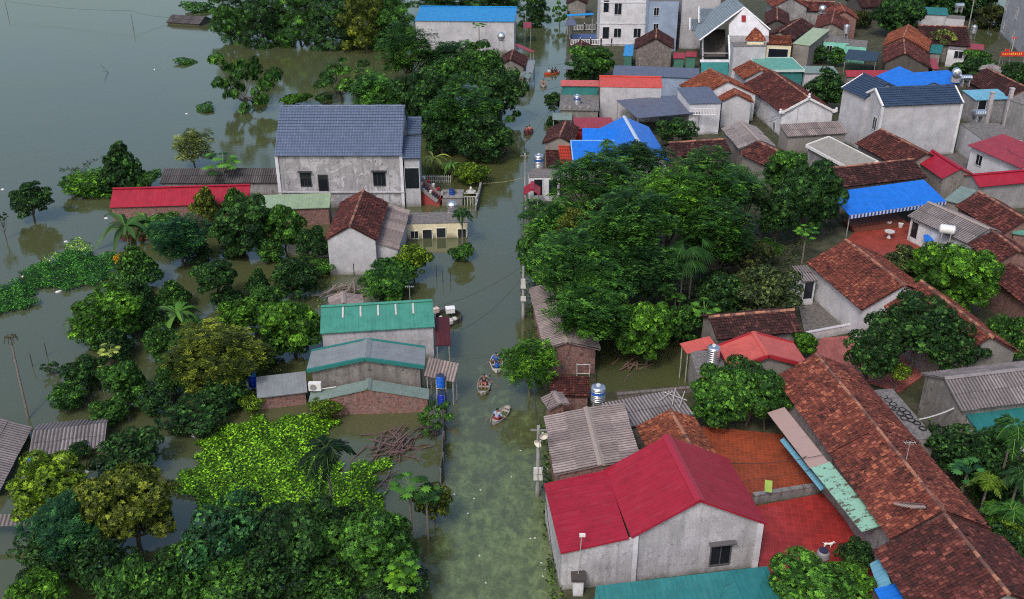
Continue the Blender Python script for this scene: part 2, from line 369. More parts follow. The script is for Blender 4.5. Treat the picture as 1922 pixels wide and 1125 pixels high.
def window(parent, x, y, z, w, h, face, framec=(.55, .56, .6), style='window', bars=1):
    """window/door on wall of a house; face = outward normal ('-y','+y','-x','+x')"""
    mb = MB(); t = .07
    def put(m, x0, x1, z0, z1, d0, d1):
        if face == '-y': m.box(x+x0, x+x1, y-d1, y-d0, z+z0, z+z1)
        elif face == '+y': m.box(x+x0, x+x1, y+d0, y+d1, z+z0, z+z1)
        elif face == '-x': m.box(x-d1, x-d0, y+x0, y+x1, z+z0, z+z1)
        else: m.box(x+d0, x+d1, y+x0, y+x1, z+z0, z+z1)
    put(mb, -w/2-t, -w/2, -t, h+t, -.02, .06); put(mb, w/2, w/2+t, -t, h+t, -.02, .06)
    put(mb, -w/2, w/2, h, h+t, -.02, .06)
    if style != 'door': put(mb, -w/2, w/2, -t, 0, -.02, .08)
    for i in range(bars): put(mb, -w/2+w*(i+1)/(bars+1)-.025, -w/2+w*(i+1)/(bars+1)+.025, 0, h, .0, .045)
    if style == 'lintel': put(mb, -w/2-.22, w/2+.22, h+.14, h+.22, -.02, .35)
    f = mb.build('door' if style == 'door' else 'window', m_plain('window_frame', framec), parent)
    g = MB(); put(g, -w/2, w/2, 0, h, .002, .018); g.build('pane', m_glass(), f)
    return f
# ---------------------------------------------------------------- ground, water, paved yards
def sheet(name, pts, mat, kind='structure', z=None, label=None, cat=None):
    mb = MB(); mb.face([(p[0], p[1], p[2] if z is None else z) for p in pts]); o = mb.build(name, mat)
    if kind: o['kind'] = kind
    if label: tag(o, label, cat)
    return o
def block(name, pts, h, mat, kind='structure'):
    mb = MB(); P = [Vector(p) for p in pts]; a = sum((P[i-1].x*P[i].y-P[i].x*P[i-1].y) for i in range(len(P)))
    if a < 0: P = P[::-1]
    Q = [p-Vector((0, 0, h)) for p in P]; mb.face(P)
    for i in range(len(P)): j = (i+1) % len(P); mb.face([Q[i], Q[j], P[j], P[i]])
    o = mb.build(name, mat)
    if kind: o['kind'] = kind
    return o
BIG = 1400
sheet('ground', [(-BIG, -300, -1.5), (BIG, -300, -1.5), (BIG, 2500, -1.5), (-BIG, 2500, -1.5)], m_ground())
sheet('water', [(-BIG, -300, 0), (BIG, -300, 0), (BIG, 2500, 0), (-BIG, 2500, 0)], m_water())
bank = [(18.25, 357.66, 0.20), (10.29, 188.66, 0.20), (8.40, 153.66, 0.20), (6.60, 134.88, 0.20), (4.35, 119.77, 0.20), (2.14, 107.34, 0.20), (1.72, 95.48, 0.20), (1.92, 82.72, 0.20), (2.35, 68.95, 0.20), (2.48, 64.73, 0.20), (6.36, 64.42, 0.20), (7.09, 70.69, 0.20), (9.79, 73.24, 0.20), (14.45, 71.58, 0.20), (13.49, 63.96, 0.20), (5.91, 62.77, 0.20), (2.52, 62.25, 0.20), (2.73, 52.03, 0.20), (2.81, 44.29, 0.20), (2.36, 35.11, 0.20), (40.74, 35.11, 0.20), (163.69, 188.66, 0.20), (91.06, 185.89, 0.20), (82.86, 174.71, 0.20), (84.11, 184.09, 0.20), (109.65, 241.29, 0.20), (158.44, 357.66, 0.20)]
block('bank', bank, 1.8, m_ground())
block('paved_terrace', [(13.39, 58.25, 0.32), (18.74, 57.27, 0.32), (20.02, 51.00, 0.32), (15.37, 49.82, 0.32), (13.28, 55.08, 0.32)], .3, m_paving((.30, .066, .03), .3, .5))
block('paved_yard', [(15.20, 49.40, 0.36), (19.97, 50.73, 0.36), (21.70, 44.56, 0.36), (20.79, 41.14, 0.36), (13.75, 41.14, 0.36)], .3, m_paving((.34, .035, .032), .45, .2))
block('pink_yard', [(23.70, 69.14, 0.34), (25.45, 70.97, 0.34), (28.05, 71.33, 0.34), (30.63, 70.44, 0.34), (31.89, 65.44, 0.34), (28.91, 62.77, 0.34), (25.34, 65.44, 0.34)], .3, m_paving((.38, .12, .11), .3, .5))
block('concrete_yard', [(25.28, 78.83, 0.34), (28.60, 79.36, 0.34), (29.06, 73.17, 0.34), (23.99, 70.88, 0.34)], .3, m_debris((.15, .14, .135)))
block('courtyard', [(32.96, 90.31, 0.36), (35.33, 93.69, 0.36), (42.92, 95.81, 0.36), (41.07, 89.39, 0.36), (35.65, 86.50, 0.36)], .3, m_paving((.30, .05, .03), .3, .4))
block('walkway', [(46.84, 112.39, 0.34), (55.55, 118.31, 0.34), (58.00, 111.83, 0.34), (49.18, 106.96, 0.34)], .3, m_debris((.12, .115, .11)))
# ---------------------------------------------------------------- houses
def rebase(root, before, loc, rz):
    """parts built in their own frame join an existing thing"""
    R = Matrix.Translation(root.location) @ Matrix.Rotation(root.rotation_euler.z, 4, 'Z')
    M = R.inverted() @ Matrix.Translation(loc) @ Matrix.Rotation(rz, 4, 'Z')
    for o in list(root.children):
        if o.name not in before: o.location = M.to_translation(); o.rotation_euler = M.to_euler()
ROOTS = {}
def start(h):
    loc = Vector((h['P'][0], h['P'][1], h.get('base', 0.))); rz = h['P'][2]
    if h.get('parent'):
        root = ROOTS[h['parent']]; return root, {o.name for o in root.children}, loc, rz
    root = empty(h['n'], h['lab'], h.get('cat', 'house'), loc, rz, h.get('group')); ROOTS[h['key']] = root
    return root, None, loc, rz
def add_wins(h, root, faces):
    for w in h.get('win', []):
        f, a, z, ww, hh = w[:5]; style = w[5] if len(w) > 5 else 'window'; bars = w[6] if len(w) > 6 else 1
        fc = w[7] if len(w) > 7 else (.5, .52, .55)
        nrm, fix = faces[f]
        if nrm[1] == 'y': window(root, a, fix, z, ww, hh, nrm, fc, style, bars)
        else: window(root, fix, a, z, ww, hh, nrm, fc, style, bars)
def gable(h):
    cx, cy, rot, L, WA, WB, zR, zA, zB = h['P']; b = h.get('base', 0.); rng = random.Random(h['key'])
    root, before, loc, rz = start(h); zR -= b; zA -= b; zB -= b
    oe, og = h.get('oe', .35), h.get('og', .2); kind = h['roof']; kB = h.get('roofB', kind); t = h.get('t', .07)
    mb = MB(); lA = math.hypot(WA, zR-zA); lB = math.hypot(WB, zR-zB)
    slope_full(mb, kind, (-L/2, 0, zR), (1, 0, 0), (0, -WA, zA-zR), L, lA, rng, t)
    if kB == kind: slope_full(mb, kind, (-L/2, 0, zR), (1, 0, 0), (0, WB, zB-zR), L, lB, rng, t)
    ro = mb.build('roof', roofmat(kind), root)
    if kB != kind:
        m2 = MB(); slope_full(m2, kB, (-L/2, 0, zR), (1, 0, 0), (0, WB, zB-zR), L, lB, rng, t); m2.build('roof', roofmat(kB), root)
    if h.get('ridge', 1): 
        rc = ridge_cap(kind, (-L/2-.04, 0, zR+.0), (L/2+.04, 0, zR+.0), ro, h.get('rw', .16), m_plain('cement', (.30, .25, .23), .9) if h.get('ridge') == 'cement' else m_plain('pale_ridge', (.45, .55, .70), .5) if h.get('ridge') == 'white' else m_plain('sheet_ridge', h['ridge'], .4) if isinstance(h.get('ridge'), tuple) else None)
    if h.get('trim'):
        c = m_plain('trim', h['trim'], .5)
        for x in h.get('ends', (-1, 1)):
            x *= L/2
            for W, z, s in ((WA, zA, -1), (WB, zB, 1)):
                MB().slab([(x-.09, 0, zR+.09), (x+.09, 0, zR+.09), (x+.09, s*W, z+.09), (x-.09, s*W, z+.09)], .26).build('verge_trim', c, root)
    if h.get('finials'):
        for y, z in ((0, zR), (-WA, zA), (WB, zB)):
            f = MB().lathe([(.22, -.1), (.22, .12), (.1, .18), (.17, .32), (.1, .46), (0, .5)], 8).build('finial', m_plain('trim', (.7, .7, .73), .5), root); f.location = (L/2, y, z+.1)
            MB().box(L/2-.11, L/2+.1, y-.45*(y > 0)-.05, y+.45*(y < 0)+.05, z-.1, z+.34).build('parapet_step', m_plain('trim', (.7, .7, .73), .5), root) if y else None
    if h.get('fascia'):
        m2 = MB(); c = m_metal(METAL[h['fascia']]) if h['fascia'] in METAL else m_plain('fascia', (.6, .6, .62))
        m2.box(-L/2, L/2, -WA-.03, -WA+.0, zA-.22, zA+.0).build('gutter', c, root); MB().box(-L/2, L/2, WB, WB+.03, zB-.22, zB).build('gutter', c, root)
    if h.get('walls', 1):
        if h['walls' if 'walls' in h else 'n'] == 'posts':
            for x in (-L/2+.25, L/2-.25):
                for y, z in ((-WA+.25, zA), (WB-.25, zB)): MB().tube((x, y, -1.2), (x, y, z+.05), .07).build('post', m_plain('post', (.3, .3, .3)), root)
        else:
            x0, x1 = -L/2+og, L/2-og; yA, yB = -(WA-oe), WB-oe; z0 = -1.6
            za = zR-(zR-zA)/WA*(-yA)-t-.01; zb = zR-(zR-zB)/WB*yB-t-.01; zr = zR-t-.01
            m3 = MB()
            m3.face([(x0, yA, z0), (x1, yA, z0), (x1, yA, za), (x0, yA, za)]); m3.face([(x1, yB, z0), (x0, yB, z0), (x0, yB, zb), (x1, yB, zb)])
            m3.face([(x1, yA, z0), (x1, yB, z0), (x1, yB, zb), (x1, 0, zr), (x1, yA, za)]); m3.face([(x0, yB, z0), (x0, yA, z0), (x0, yA, za), (x0, 0, zr), (x0, yB, zb)])
            m3.build('wall', WALLS[h.get('wall', 'grey')](), root)
            for z in h.get('bands', []): MB().box(x0-.2, x1+.2, yA-.2, yA-.003, z, z+.14).build('cornice', WALLS['palegrey'](), root)
            if h.get('endwall'):
                for e in h['endwall']:
                    m4 = MB(); x = x1 if e[0] == '1' else x0; s = 1 if e[0] == '1' else -1; hz = e[2]
                    q = [(x+s*.02, yA, z0), (x+s*.02, yB, z0), (x+s*.02, yB, min(hz, zb)), (x+s*.02, yA, min(hz, za))]
                    m4.face(q if s > 0 else q[::-1]); m4.build('wall', WALLS[e[1]](), root)
            add_wins(h, root, {'A': ('-y', yA), 'B': ('+y', yB), '0': ('-x', x0), '1': ('+x', x1)})
            if h.get('pil'):
                for x in (x0, x1):
                    for y, z in ((yA, za), (yB, zb)): MB().box(x-.16, x+.16, y-.16, y+.16, z0, z-.06).build('corner_pillar', WALLS[h['pil']](), root)
    if before is not None: rebase(root, before, loc, rz)
    return root
def shed(h):
    cx, cy, rot, L, W, zU, zD = h['P']; b = h.get('base', 0.); rng = random.Random(h['key'])
    root, before, loc, rz = start(h); zU -= b; zD -= b; kind = h['roof']; t = h.get('t', .07); oe, og = h.get('oe', .2), h.get('og', .15)
    mb = MB(); l = math.hypot(W, zU-zD)
    slope_full(mb, kind, (-L/2, 0, zU), (1, 0, 0), (0, -W, zD-zU), L, l, rng, t)
    ro = mb.build(h.get('part', 'roof'), roofmat(kind), root)
    if h.get('trim'):
        m2 = MB(); c = m_plain('trim', h['trim'], .5)
        m2.box(-L/2-.06, L/2+.06, 0, .12, zU-.25, zU+.08); m2.box(-L/2-.06, L/2+.06, -W-.12, -W, zD-.25, zD+.08)
        for x in (-L/2-.06, L/2): m2.slab([(x-.06, -.001, zU+.08), (x+.06, -.001, zU+.08), (x+.06, -W+.001, zD+.08), (x-.06, -W+.001, zD+.08)], .3)
        m2.build('parapet', c, root)
    for i in range(h.get('strips', 0)):
        x = -L/2+L*(i+1.25)/(h['strips']+1.4); q = (zD-zU)/W; MB().slab([(x-.07, -.25, zU+.25*q+.06), (x+.07, -.25, zU+.25*q+.06), (x+.07, -W*.48, zU+W*.48*q+.06), (x-.07, -W*.48, zU+W*.48*q+.06)], .03).build('pale_strip', m_plain('pale_strip', (.5, .5, .48)), root)
    if h.get('cap'): ridge_cap(kind, (-L/2, -.02, zU+.02), (L/2, -.02, zU+.02), ro)
    wk = h.get('walls', 'box')
    if wk == 'posts':
        for x in (-L/2+.15, L/2-.15):
            for y, z in ((-.15, zU), (-W+.15, zD)): MB().tube((x, y, -1.2), (x, y, z-.05), .05).build('post', m_plain('post', (.3, .3, .3)), root)
    elif wk == 'box':
        x0, x1, y0, y1 = -L/2+og, L/2-og, -W+oe, (.3 if h.get('join') else -.06); z0 = -1.6; zz = lambda y: zU+(zU-zD)/W*y-t-.01
        m3 = MB()
        m3.face([(x0, y0, z0), (x1, y0, z0), (x1, y0, zz(y0)), (x0, y0, zz(y0))]); m3.face([(x1, y1, z0), (x0, y1, z0), (x0, y1, zz(y1)), (x1, y1, zz(y1))])
        m3.face([(x1, y0, z0), (x1, y1, z0), (x1, y1, zz(y1)), (x1, y0, zz(y0))]); m3.face([(x0, y1, z0), (x0, y0, z0), (x0, y0, zz(y0)), (x0, y1, zz(y1))])
        m3.build('wall', WALLS[h.get('wall', 'grey')](), root)
        for z in h.get('bands', []): MB().box(x0-.05, x1+.05, y0-.08, y0-.003, z, z+.16).build('cornice', WALLS['white'](), root)
        add_wins(h, root, {'A': ('-y', y0), 'B': ('+y', y1), '0': ('-x', x0), '1': ('+x', x1)})
    if h.get('valance'):
        m6 = MB(); n = 56
        m6.box(-L/2, L/2, -W-.03, -W-.01, zD-.40, zD-.02)
        for i in range(0, n, 2): m6.box(-L/2+L*i/n, -L/2+L*(i+1)/n, -W-.045, -W-.032, zD-.40, zD-.02, 1)
        m6.build('valance', [m_plain('cloth_white', (.6, .6, .65)), m_plain('cloth_blue', (.01, .08, .35))], root)
    if before is not None: rebase(root, before, loc, rz)
    return root
def planes(h):
    """roof given as flat panels meeting at hips and valleys; walls below the outline"""
    b = h.get('base', 0.)
    if h.get('parent'): root = ROOTS[h['parent']]; o = Vector(root.location); rz = root.rotation_euler.z
    else:
        c = Vector((h['P'][0], h['P'][1], b)); root = empty(h['n'], h['lab'], h.get('cat', 'house'), c, 0., h.get('group')); ROOTS[h['key']] = root; o = c; rz = 0
    R = Matrix.Rotation(-rz, 4, 'Z'); L = lambda p: R @ (Vector(p)-o)
    for kind, polys in h['roofs']:
        mb = MB()
        for p in polys:
            q = [L(x) for x in p]; n = (q[1]-q[0]).cross(q[2]-q[0]).normalized(); n = -n if n.z < 0 else n
            u = Vector((0, 0, 1)).cross(n); u = u.normalized() if u.length > 1e-3 else (q[1]-q[0]).normalized(); v = n.cross(u)
            mb.slab(q, .08, [((x-q[0]).dot(u), (x-q[0]).dot(v)) for x in q])
            if kind.startswith('tile_') or kind.startswith('glazed') or kind.startswith('fibro') or kind == 'redtile':
                dn = -v if v.z > 0 else v; uv = [((x-q[0]).dot(u), (x-q[0]).dot(dn)) for x in q]
                mu, mv = min(a for a, _ in uv), min(c for _, c in uv); O = q[0]+u*mu+dn*mv; poly = [(a-mu, c-mv) for a, c in uv]
                def ins(x, y, poly=poly):
                    c = False; k = len(poly)
                    for i in range(k):
                        (x1, y1), (x2, y2) = poly[i], poly[(i+1) % k]
                        if (y1 > y) != (y2 > y) and x < (x2-x1)*(y-y1)/(y2-y1)+x1: c = not c
                    return c
                slope(mb, kind, O, u, dn, max(a for a, _ in poly), max(c for _, c in poly), random.Random(h['key']), ins)
        mb.build('roof', roofmat(kind), root)
    for wk, polys in h.get('faces', []):
        mb = MB()
        for p in polys: mb.face([L(x) for x in p])
        mb.build('wall', WALLS[wk](), root)
    for nm, c, r, segs in h.get('bars', []):
        mb = MB()
        for a, d in segs: mb.tube(L(a), L(d), r, n=6)
        mb.build(nm, m_plain(nm, c), root)
    return root
# ---- every house: P = x, y, heading, length, widths, heights in metres
BUILD = {"gable": gable, "shed": shed, "planes": planes}
HOUSES = [
("gable", {'key': 'crim', 'n': 'house', 'lab': 'big house with bright crimson sheet roof and grey stained gable wall, nearest the canal', 'roof': 'crimson', 'wall': 'stained', 'oe': 0.3, 'og': 0.25, 'rw': 0.2, 't': 0.1, 'pil': 'white', 'ridge': (0.33, 0.018, 0.04), 'P': [9.76, 46.297, -1.41, 6.233, 3.766, 4.091, 5.684, 3.627, 3.557], 'win': [('1', 1.64, 0.76, 1.12, 1.45, 'lintel', 1, (0.1, 0.1, 0.11))]}),
("shed", {'key': 'crimL', 'n': 'x', 'lab': '', 'roof': 'crimson', 'wall': 'stained', 'parent': 'crim', 'oe': 0.1, 't': 0.1, 'join': 1, 'P': [6.026, 45.584, -1.452, 6.177, 3.774, 3.683, 3.011]}),
("planes", {'key': 'teal2', 'n': 'house', 'lab': 'teal sheet roof with two ridges at the bottom edge below the crimson roof', 'roofs': [('teal', [[(4.4, 39.452, 3.1), (11.615, 40.611, 3.1), (10.598, 37.01, 2.2), (3.954, 37.01, 2.2)], [(11.609, 40.589, 3.12), (13.671, 40.916, 3.12), (14.379, 38.749, 2.3), (11.776, 37.214, 2.9)], [(11.603, 40.567, 3.14), (11.958, 37.927, 3.1), (11.433, 35.879, 3.0), (9.81, 36.461, 2.4)]])], 'faces': [('grey', [[(4.483, 39.403, 3.0), (11.664, 40.517, 3.0), (12.925, 44.898, -1.0), (4.968, 43.662, -1.0)], [(4.483, 39.403, 3.0), (4.968, 43.662, -1.0), (4.405, 40.143, -1.0), (4.072, 37.107, 2.1)]])], 'bars': [], 'P': [10.567, 38.532]}),
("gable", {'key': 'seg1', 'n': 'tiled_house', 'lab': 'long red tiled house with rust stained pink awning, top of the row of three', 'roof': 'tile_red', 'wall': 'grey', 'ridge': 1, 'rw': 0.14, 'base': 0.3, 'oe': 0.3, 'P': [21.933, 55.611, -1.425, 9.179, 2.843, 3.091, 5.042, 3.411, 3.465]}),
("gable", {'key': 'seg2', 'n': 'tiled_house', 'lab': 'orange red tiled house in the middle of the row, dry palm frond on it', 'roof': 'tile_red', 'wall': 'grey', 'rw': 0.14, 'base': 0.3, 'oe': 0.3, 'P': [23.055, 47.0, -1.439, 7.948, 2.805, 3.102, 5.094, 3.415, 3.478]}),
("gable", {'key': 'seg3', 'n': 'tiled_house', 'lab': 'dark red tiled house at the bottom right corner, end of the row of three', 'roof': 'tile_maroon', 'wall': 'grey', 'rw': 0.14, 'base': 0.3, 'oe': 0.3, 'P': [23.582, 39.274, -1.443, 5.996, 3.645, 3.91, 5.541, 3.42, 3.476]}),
("shed", {'key': 'awn1', 'n': 'x', 'lab': '', 'roof': 'rustpink', 'wall': 'grey', 'parent': 'seg1', 'walls': None, 'part': 'awning', 'base': 0.3, 'P': [18.947, 53.207, -1.378, 6.282, 1.181, 3.192, 2.907]}),
("shed", {'key': 'awn0', 'n': 'x', 'lab': '', 'roof': 'lightblue', 'wall': 'grey', 'parent': 'seg1', 'walls': None, 'part': 'gutter_sheet', 'base': 0.3, 'P': [18.533, 51.543, -1.346, 5.428, 0.287, 2.184, 2.014]}),
("shed", {'key': 'awn2', 'n': 'x', 'lab': '', 'roof': 'rustgreen', 'wall': 'grey', 'parent': 'seg2', 'walls': None, 'part': 'awning', 'base': 0.3, 'P': [20.286, 47.215, -1.359, 6.109, 1.244, 3.178, 2.919]}),
("shed", {'key': 'awn3', 'n': 'x', 'lab': '', 'roof': 'lightblue', 'wall': 'grey', 'parent': 'seg3', 'walls': None, 'part': 'awning', 'base': 0.3, 'P': [19.961, 40.644, -1.669, 1.946, 0.579, 3.099, 2.626]}),
("shed", {'key': 'awn4', 'n': 'x', 'lab': '', 'roof': 'blue', 'wall': 'grey', 'parent': 'seg3', 'walls': None, 'part': 'awning', 'base': 0.3, 'P': [20.177, 38.874, -1.52, 1.703, 1.068, 3.014, 2.688]}),
("gable", {'key': 'fib5', 'n': 'shed', 'lab': 'long corrugated grey fibre cement gable shed beside the canal, behind the crimson roof', 'roof': 'fibropink', 'wall': 'brick', 'ridge': 'cement', 'P': [5.157, 51.978, -1.497, 6.268, 2.811, 2.428, 3.899, 3.333, 4.133]}),
("gable", {'key': 'fib5b', 'n': 'shed', 'lab': 'tiny fibre cement roof at the canal corner just above the long grey shed', 'roof': 'fibropink', 'wall': 'brick', 'P': [3.143, 58.229, -1.286, 1.576, 0.917, 0.612, 2.69, 2.331, 2.493]}),
("shed", {'key': 'fib5c', 'n': 'shed', 'lab': 'low corrugated sheet roof with poles on it beside the steel tank', 'roof': 'fibro', 'wall': 'dirty', 'P': [8.79, 58.187, 0.322, 5.613, 2.728, 2.828, 2.457]}),
("gable", {'key': 'tile6', 'n': 'tiled_house', 'lab': 'small old tiled roof with patched orange corner between grey sheets and terrace', 'roof': 'tile_orange', 'wall': 'dirty', 'ridge': 1, 'P': [10.773, 52.915, -1.395, 4.147, 2.257, 1.666, 3.818, 2.784, 3.009]}),
("gable", {'key': 'fib7', 'n': 'shed', 'lab': 'brick shed with grey fibre cement gable roof half under the big trees by the canal', 'roof': 'fibropink', 'wall': 'brick', 'ridge': 'cement', 'P': [3.701, 70.331, -1.474, 10.308, 1.757, 2.532, 3.157, 2.637, 2.347]}),
("shed", {'key': 'rust7', 'n': 'shed', 'lab': 'low roof covered with red brown debris below the brick shed', 'roof': 'tile_maroon', 'wall': 'brick', 'P': [4.28, 62.676, -0.065, 2.903, 2.366, 1.695, 1.505]}),
("gable", {'key': 'tile8', 'n': 'tiled_house', 'lab': 'dark tiled house behind the salmon gable roof', 'roof': 'tile_dark', 'wall': 'dirty', 'base': 0.2, 'P': [18.602, 68.204, 0.177, 6.9, 1.914, 1.96, 4.006, 3.097, 3.108]}),
("gable", {'key': 'salm', 'n': 'house', 'lab': 'salmon pink sheet gable roof with dark red edging beside the steel tank', 'roof': 'salmon', 'wall': 'dirty', 'base': 0.2, 'fascia': 'crimson', 'oe': 0.25, 'trim': (0.33, 0.02, 0.03), 'P': [18.206, 63.234, -1.48, 3.423, 2.658, 3.16, 4.163, 3.128, 3.128]}),
("shed", {'key': 'salm2', 'n': 'canopy', 'lab': 'small salmon sheet canopy left of the tank on the concrete block', 'roof': 'salmon', 'wall': 'grey', 'walls': 'posts', 'P': [13.888, 65.916, 0.432, 2.68, 1.074, 2.979, 2.636]}),
("shed", {'key': 'conc9', 'n': 'outbuilding', 'lab': 'flat roofed concrete block carrying the tall steel tank beside the salmon roof', 'roof': 'concrete', 'wall': 'dirty', 'oe': 0.02, 'og': 0.02, 'P': [14.5, 64.817, 0.017, 2.293, 3.205, 2.661, 2.495]}),
("gable", {'key': 'tile10', 'n': 'tiled_house', 'lab': 'red tiled house with bright even tiles above the cracked concrete yard', 'roof': 'tile_red', 'wall': 'white', 'base': 0.3, 'P': [30.297, 75.539, -1.354, 9.227, 3.475, 3.653, 5.085, 3.213, 3.252]}),
("gable", {'key': 'tile11', 'n': 'tiled_house', 'lab': 'red tiled house behind the large round dark tree, brick at its gable foot', 'roof': 'tile_red', 'wall': 'dirty', 'base': 0.3, 'P': [33.861, 67.407, -1.381, 9.377, 3.137, 2.733, 4.953, 3.223, 3.261]}),
("shed", {'key': 'annex10', 'n': 'outbuilding', 'lab': 'old corrugated lean-to at the corner of the cracked concrete yard', 'roof': 'fibro', 'wall': 'white', 'base': 0.3, 'P': [25.273, 79.157, 0.158, 1.373, 2.55, 3.004, 2.696], 'win': [('A', -0.04, 0.65, 0.8, 1.7, 'door', 0)]}),
("gable", {'key': 'fib12', 'n': 'warehouse', 'lab': 'large grey corrugated gable roof with bare concrete gable at the right edge', 'roof': 'fibro', 'wall': 'dirty', 'base': 0.2, 'P': [33.908, 58.541, 0.205, 9.357, 2.361, 2.517, 4.67, 3.546, 3.515]}),
("shed", {'key': 'teal13', 'n': 'shed', 'lab': 'teal sheet lean-to in front of the grey corrugated warehouse', 'roof': 'teal', 'wall': 'palegrey', 'base': 0.2, 'P': [33.719, 56.68, 0.19, 6.857, 2.101, 3.017, 2.488]}),
("shed", {'key': 'ring14', 'n': 'outbuilding', 'lab': 'flat concrete roof with black rings lying on it behind the red tiled row', 'roof': 'concrete', 'wall': 'dirty', 'base': 0.2, 'oe': 0.02, 'og': 0.02, 'P': [25.406, 58.879, 0.135, 2.441, 5.871, 2.922, 2.829]}),
("gable", {'key': 'tile15', 'n': 'tiled_house', 'lab': 'dark tiled house with the bright blue veranda awning in front', 'roof': 'tile_dark', 'wall': 'dirty', 'base': 0.3, 'P': [38.74, 101.924, 0.292, 10.434, 2.698, 2.653, 4.454, 3.301, 3.29]}),
("shed", {'key': 'blue15', 'n': 'x', 'lab': '', 'roof': 'blue', 'wall': 'grey', 'parent': 'tile15', 'walls': 'posts', 'part': 'awning', 'base': 0.3, 'valance': 1, 'P': [37.885, 97.223, 0.331, 11.766, 3.772, 3.699, 2.65]}),
("gable", {'key': 'red16', 'n': 'house', 'lab': 'small crimson gable house with stained grey gable, middle right', 'roof': 'crimson', 'wall': 'dirty', 'base': 0.3, 'oe': 0.25, 'P': [47.487, 103.703, -1.453, 6.139, 1.917, 2.426, 4.371, 3.33, 3.257]}),
("gable", {'key': 'red17', 'n': 'house', 'lab': 'long crimson sheet roof at the right edge beside the small crimson gable', 'roof': 'crimson', 'wall': 'grey', 'base': 0.3, 'P': [54.121, 100.917, 0.221, 11.099, 1.535, 1.843, 4.046, 3.214, 3.298]}),
("shed", {'key': 'red18', 'n': 'house', 'lab': 'big dull crimson roof of a white house with one barred window, right edge', 'roof': 'rosy', 'wall': 'white', 'base': 0.3, 'oe': 0.5, 'P': [58.664, 108.276, -1.264, 8.343, 4.759, 4.559, 3.667], 'win': [('A', -2.43, 1.43, 0.9, 1.2)]}),
("shed", {'key': 'grn19', 'n': 'shed', 'lab': 'small grey green sheet roof wedged between blue awning and crimson gable', 'roof': 'greygreen', 'wall': 'dirty', 'base': 0.3, 'P': [47.896, 98.036, -0.8, 1.711, 3.845, 3.163, 2.654]}),
("gable", {'key': 'tile20', 'n': 'tiled_house', 'lab': 'dark red tiled roof right of the grey fibre cement roofs', 'roof': 'tile_maroon', 'wall': 'brick', 'base': 0.3, 'P': [47.508, 89.89, -1.382, 7.464, 2.386, 2.581, 4.416, 3.105, 3.149]}),
("gable", {'key': 'fib21', 'n': 'shed', 'lab': 'patched grey fibre cement gable roof beside the blue veranda awning', 'roof': 'fibro', 'wall': 'white', 'base': 0.3, 'ridge': 'cement', 'P': [42.813, 88.564, -1.14, 7.5, 2.516, 2.644, 3.958, 2.903, 2.939], 'win': [('A', -2.84, 0.6, 0.8, 1.6, 'door', 0)]}),
("gable", {'key': 'tile22', 'n': 'tiled_house', 'lab': 'dark red tiled house just behind the bright round tree at the right edge', 'roof': 'tile_maroon', 'wall': 'brick', 'base': 0.3, 'P': [44.215, 81.623, -1.468, 4.452, 2.116, 2.336, 4.304, 3.105, 3.155]}),
("gable", {'key': 'tile22b', 'n': 'tiled_house', 'lab': 'dark red tiled roof cut by the right edge above the round green tree', 'roof': 'tile_maroon', 'wall': 'brick', 'base': 0.3, 'P': [43.264, 73.948, -1.452, 6.897, 1.909, 2.139, 4.106, 3.005, 3.057]}),
("shed", {'key': 'grn22', 'n': 'shed', 'lab': 'small green roof with a white post at the right edge among dark tiles', 'roof': 'seagreen', 'wall': 'brick', 'base': 0.3, 'P': [48.943, 87.337, -0.461, 2.213, 2.143, 3.481, 3.216]}),
("gable", {'key': 'big23', 'n': 'villa', 'lab': 'two storey white house with dark blue glazed roof and white verge trim', 'roof': 'glazeddark', 'wall': 'palegrey', 'base': 0.3, 'trim': (0.8, 0.8, 0.84), 'oe': 0.25, 'og': 0.1, 'pil': 'white', 'P': [49.077, 119.426, 0.14, 10.297, 2.58, 2.746, 8.206, 6.705, 6.739], 'win': [('0', -1.11, 3.11, 0.9, 1.5)]}),
("gable", {'key': 'big23b', 'n': 'x', 'lab': '', 'roof': 'glazeddark', 'wall': 'palegrey', 'base': 0.3, 'trim': (0.8, 0.8, 0.84), 'oe': 0.25, 'og': 0.1, 'parent': 'big23', 'ends': (-1,), 'cut': 2.6, 'P': [45.347, 122.872, -1.288, 5.1690000000000005, 2.954, 3.0, 8.297, 6.704, 6.726]}),
("gable", {'key': 'blu45a', 'n': 'shed', 'lab': 'bright blue pitched roof directly behind the white two storey house', 'roof': 'blue', 'wall': 'grey', 'base': 0.3, 'ridge': 0, 'P': [56.307, 137.585, -1.384, 8.964, 3.375, 3.055, 5.19, 3.922, 3.984]}),
("gable", {'key': 'blu45b', 'n': 'shed', 'lab': 'bright blue long roof behind the right wing of the white two storey house', 'roof': 'blue', 'wall': 'grey', 'base': 0.3, 'ridge': 0, 'P': [59.722, 140.86, 0.251, 5.701, 3.433, 3.35, 4.734, 3.709, 3.679]}),
("shed", {'key': 'blu46', 'n': 'outbuilding', 'lab': 'light blue roof with grey walls and two concrete columns at right', 'roof': 'lightblue', 'wall': 'grey', 'base': 0.3, 'P': [63.972, 134.011, 0.138, 5.181, 3.579, 3.957, 3.556], 'win': [('A', -1.43, 1.08, 1.1, 2.0, 'door', 0)]}),
("shed", {'key': 'flat47', 'n': 'terrace_house', 'lab': 'flat grey concrete roof with white parapet below the light blue roof', 'roof': 'concrete', 'wall': 'palegrey', 'base': 0.3, 'oe': 0.02, 'og': 0.02, 'P': [57.745, 119.161, 0.031, 4.809, 6.153, 3.716, 3.635], 'win': [('A', -1.48, 0.52, 1.6, 2.0, 'door', 0)]}),
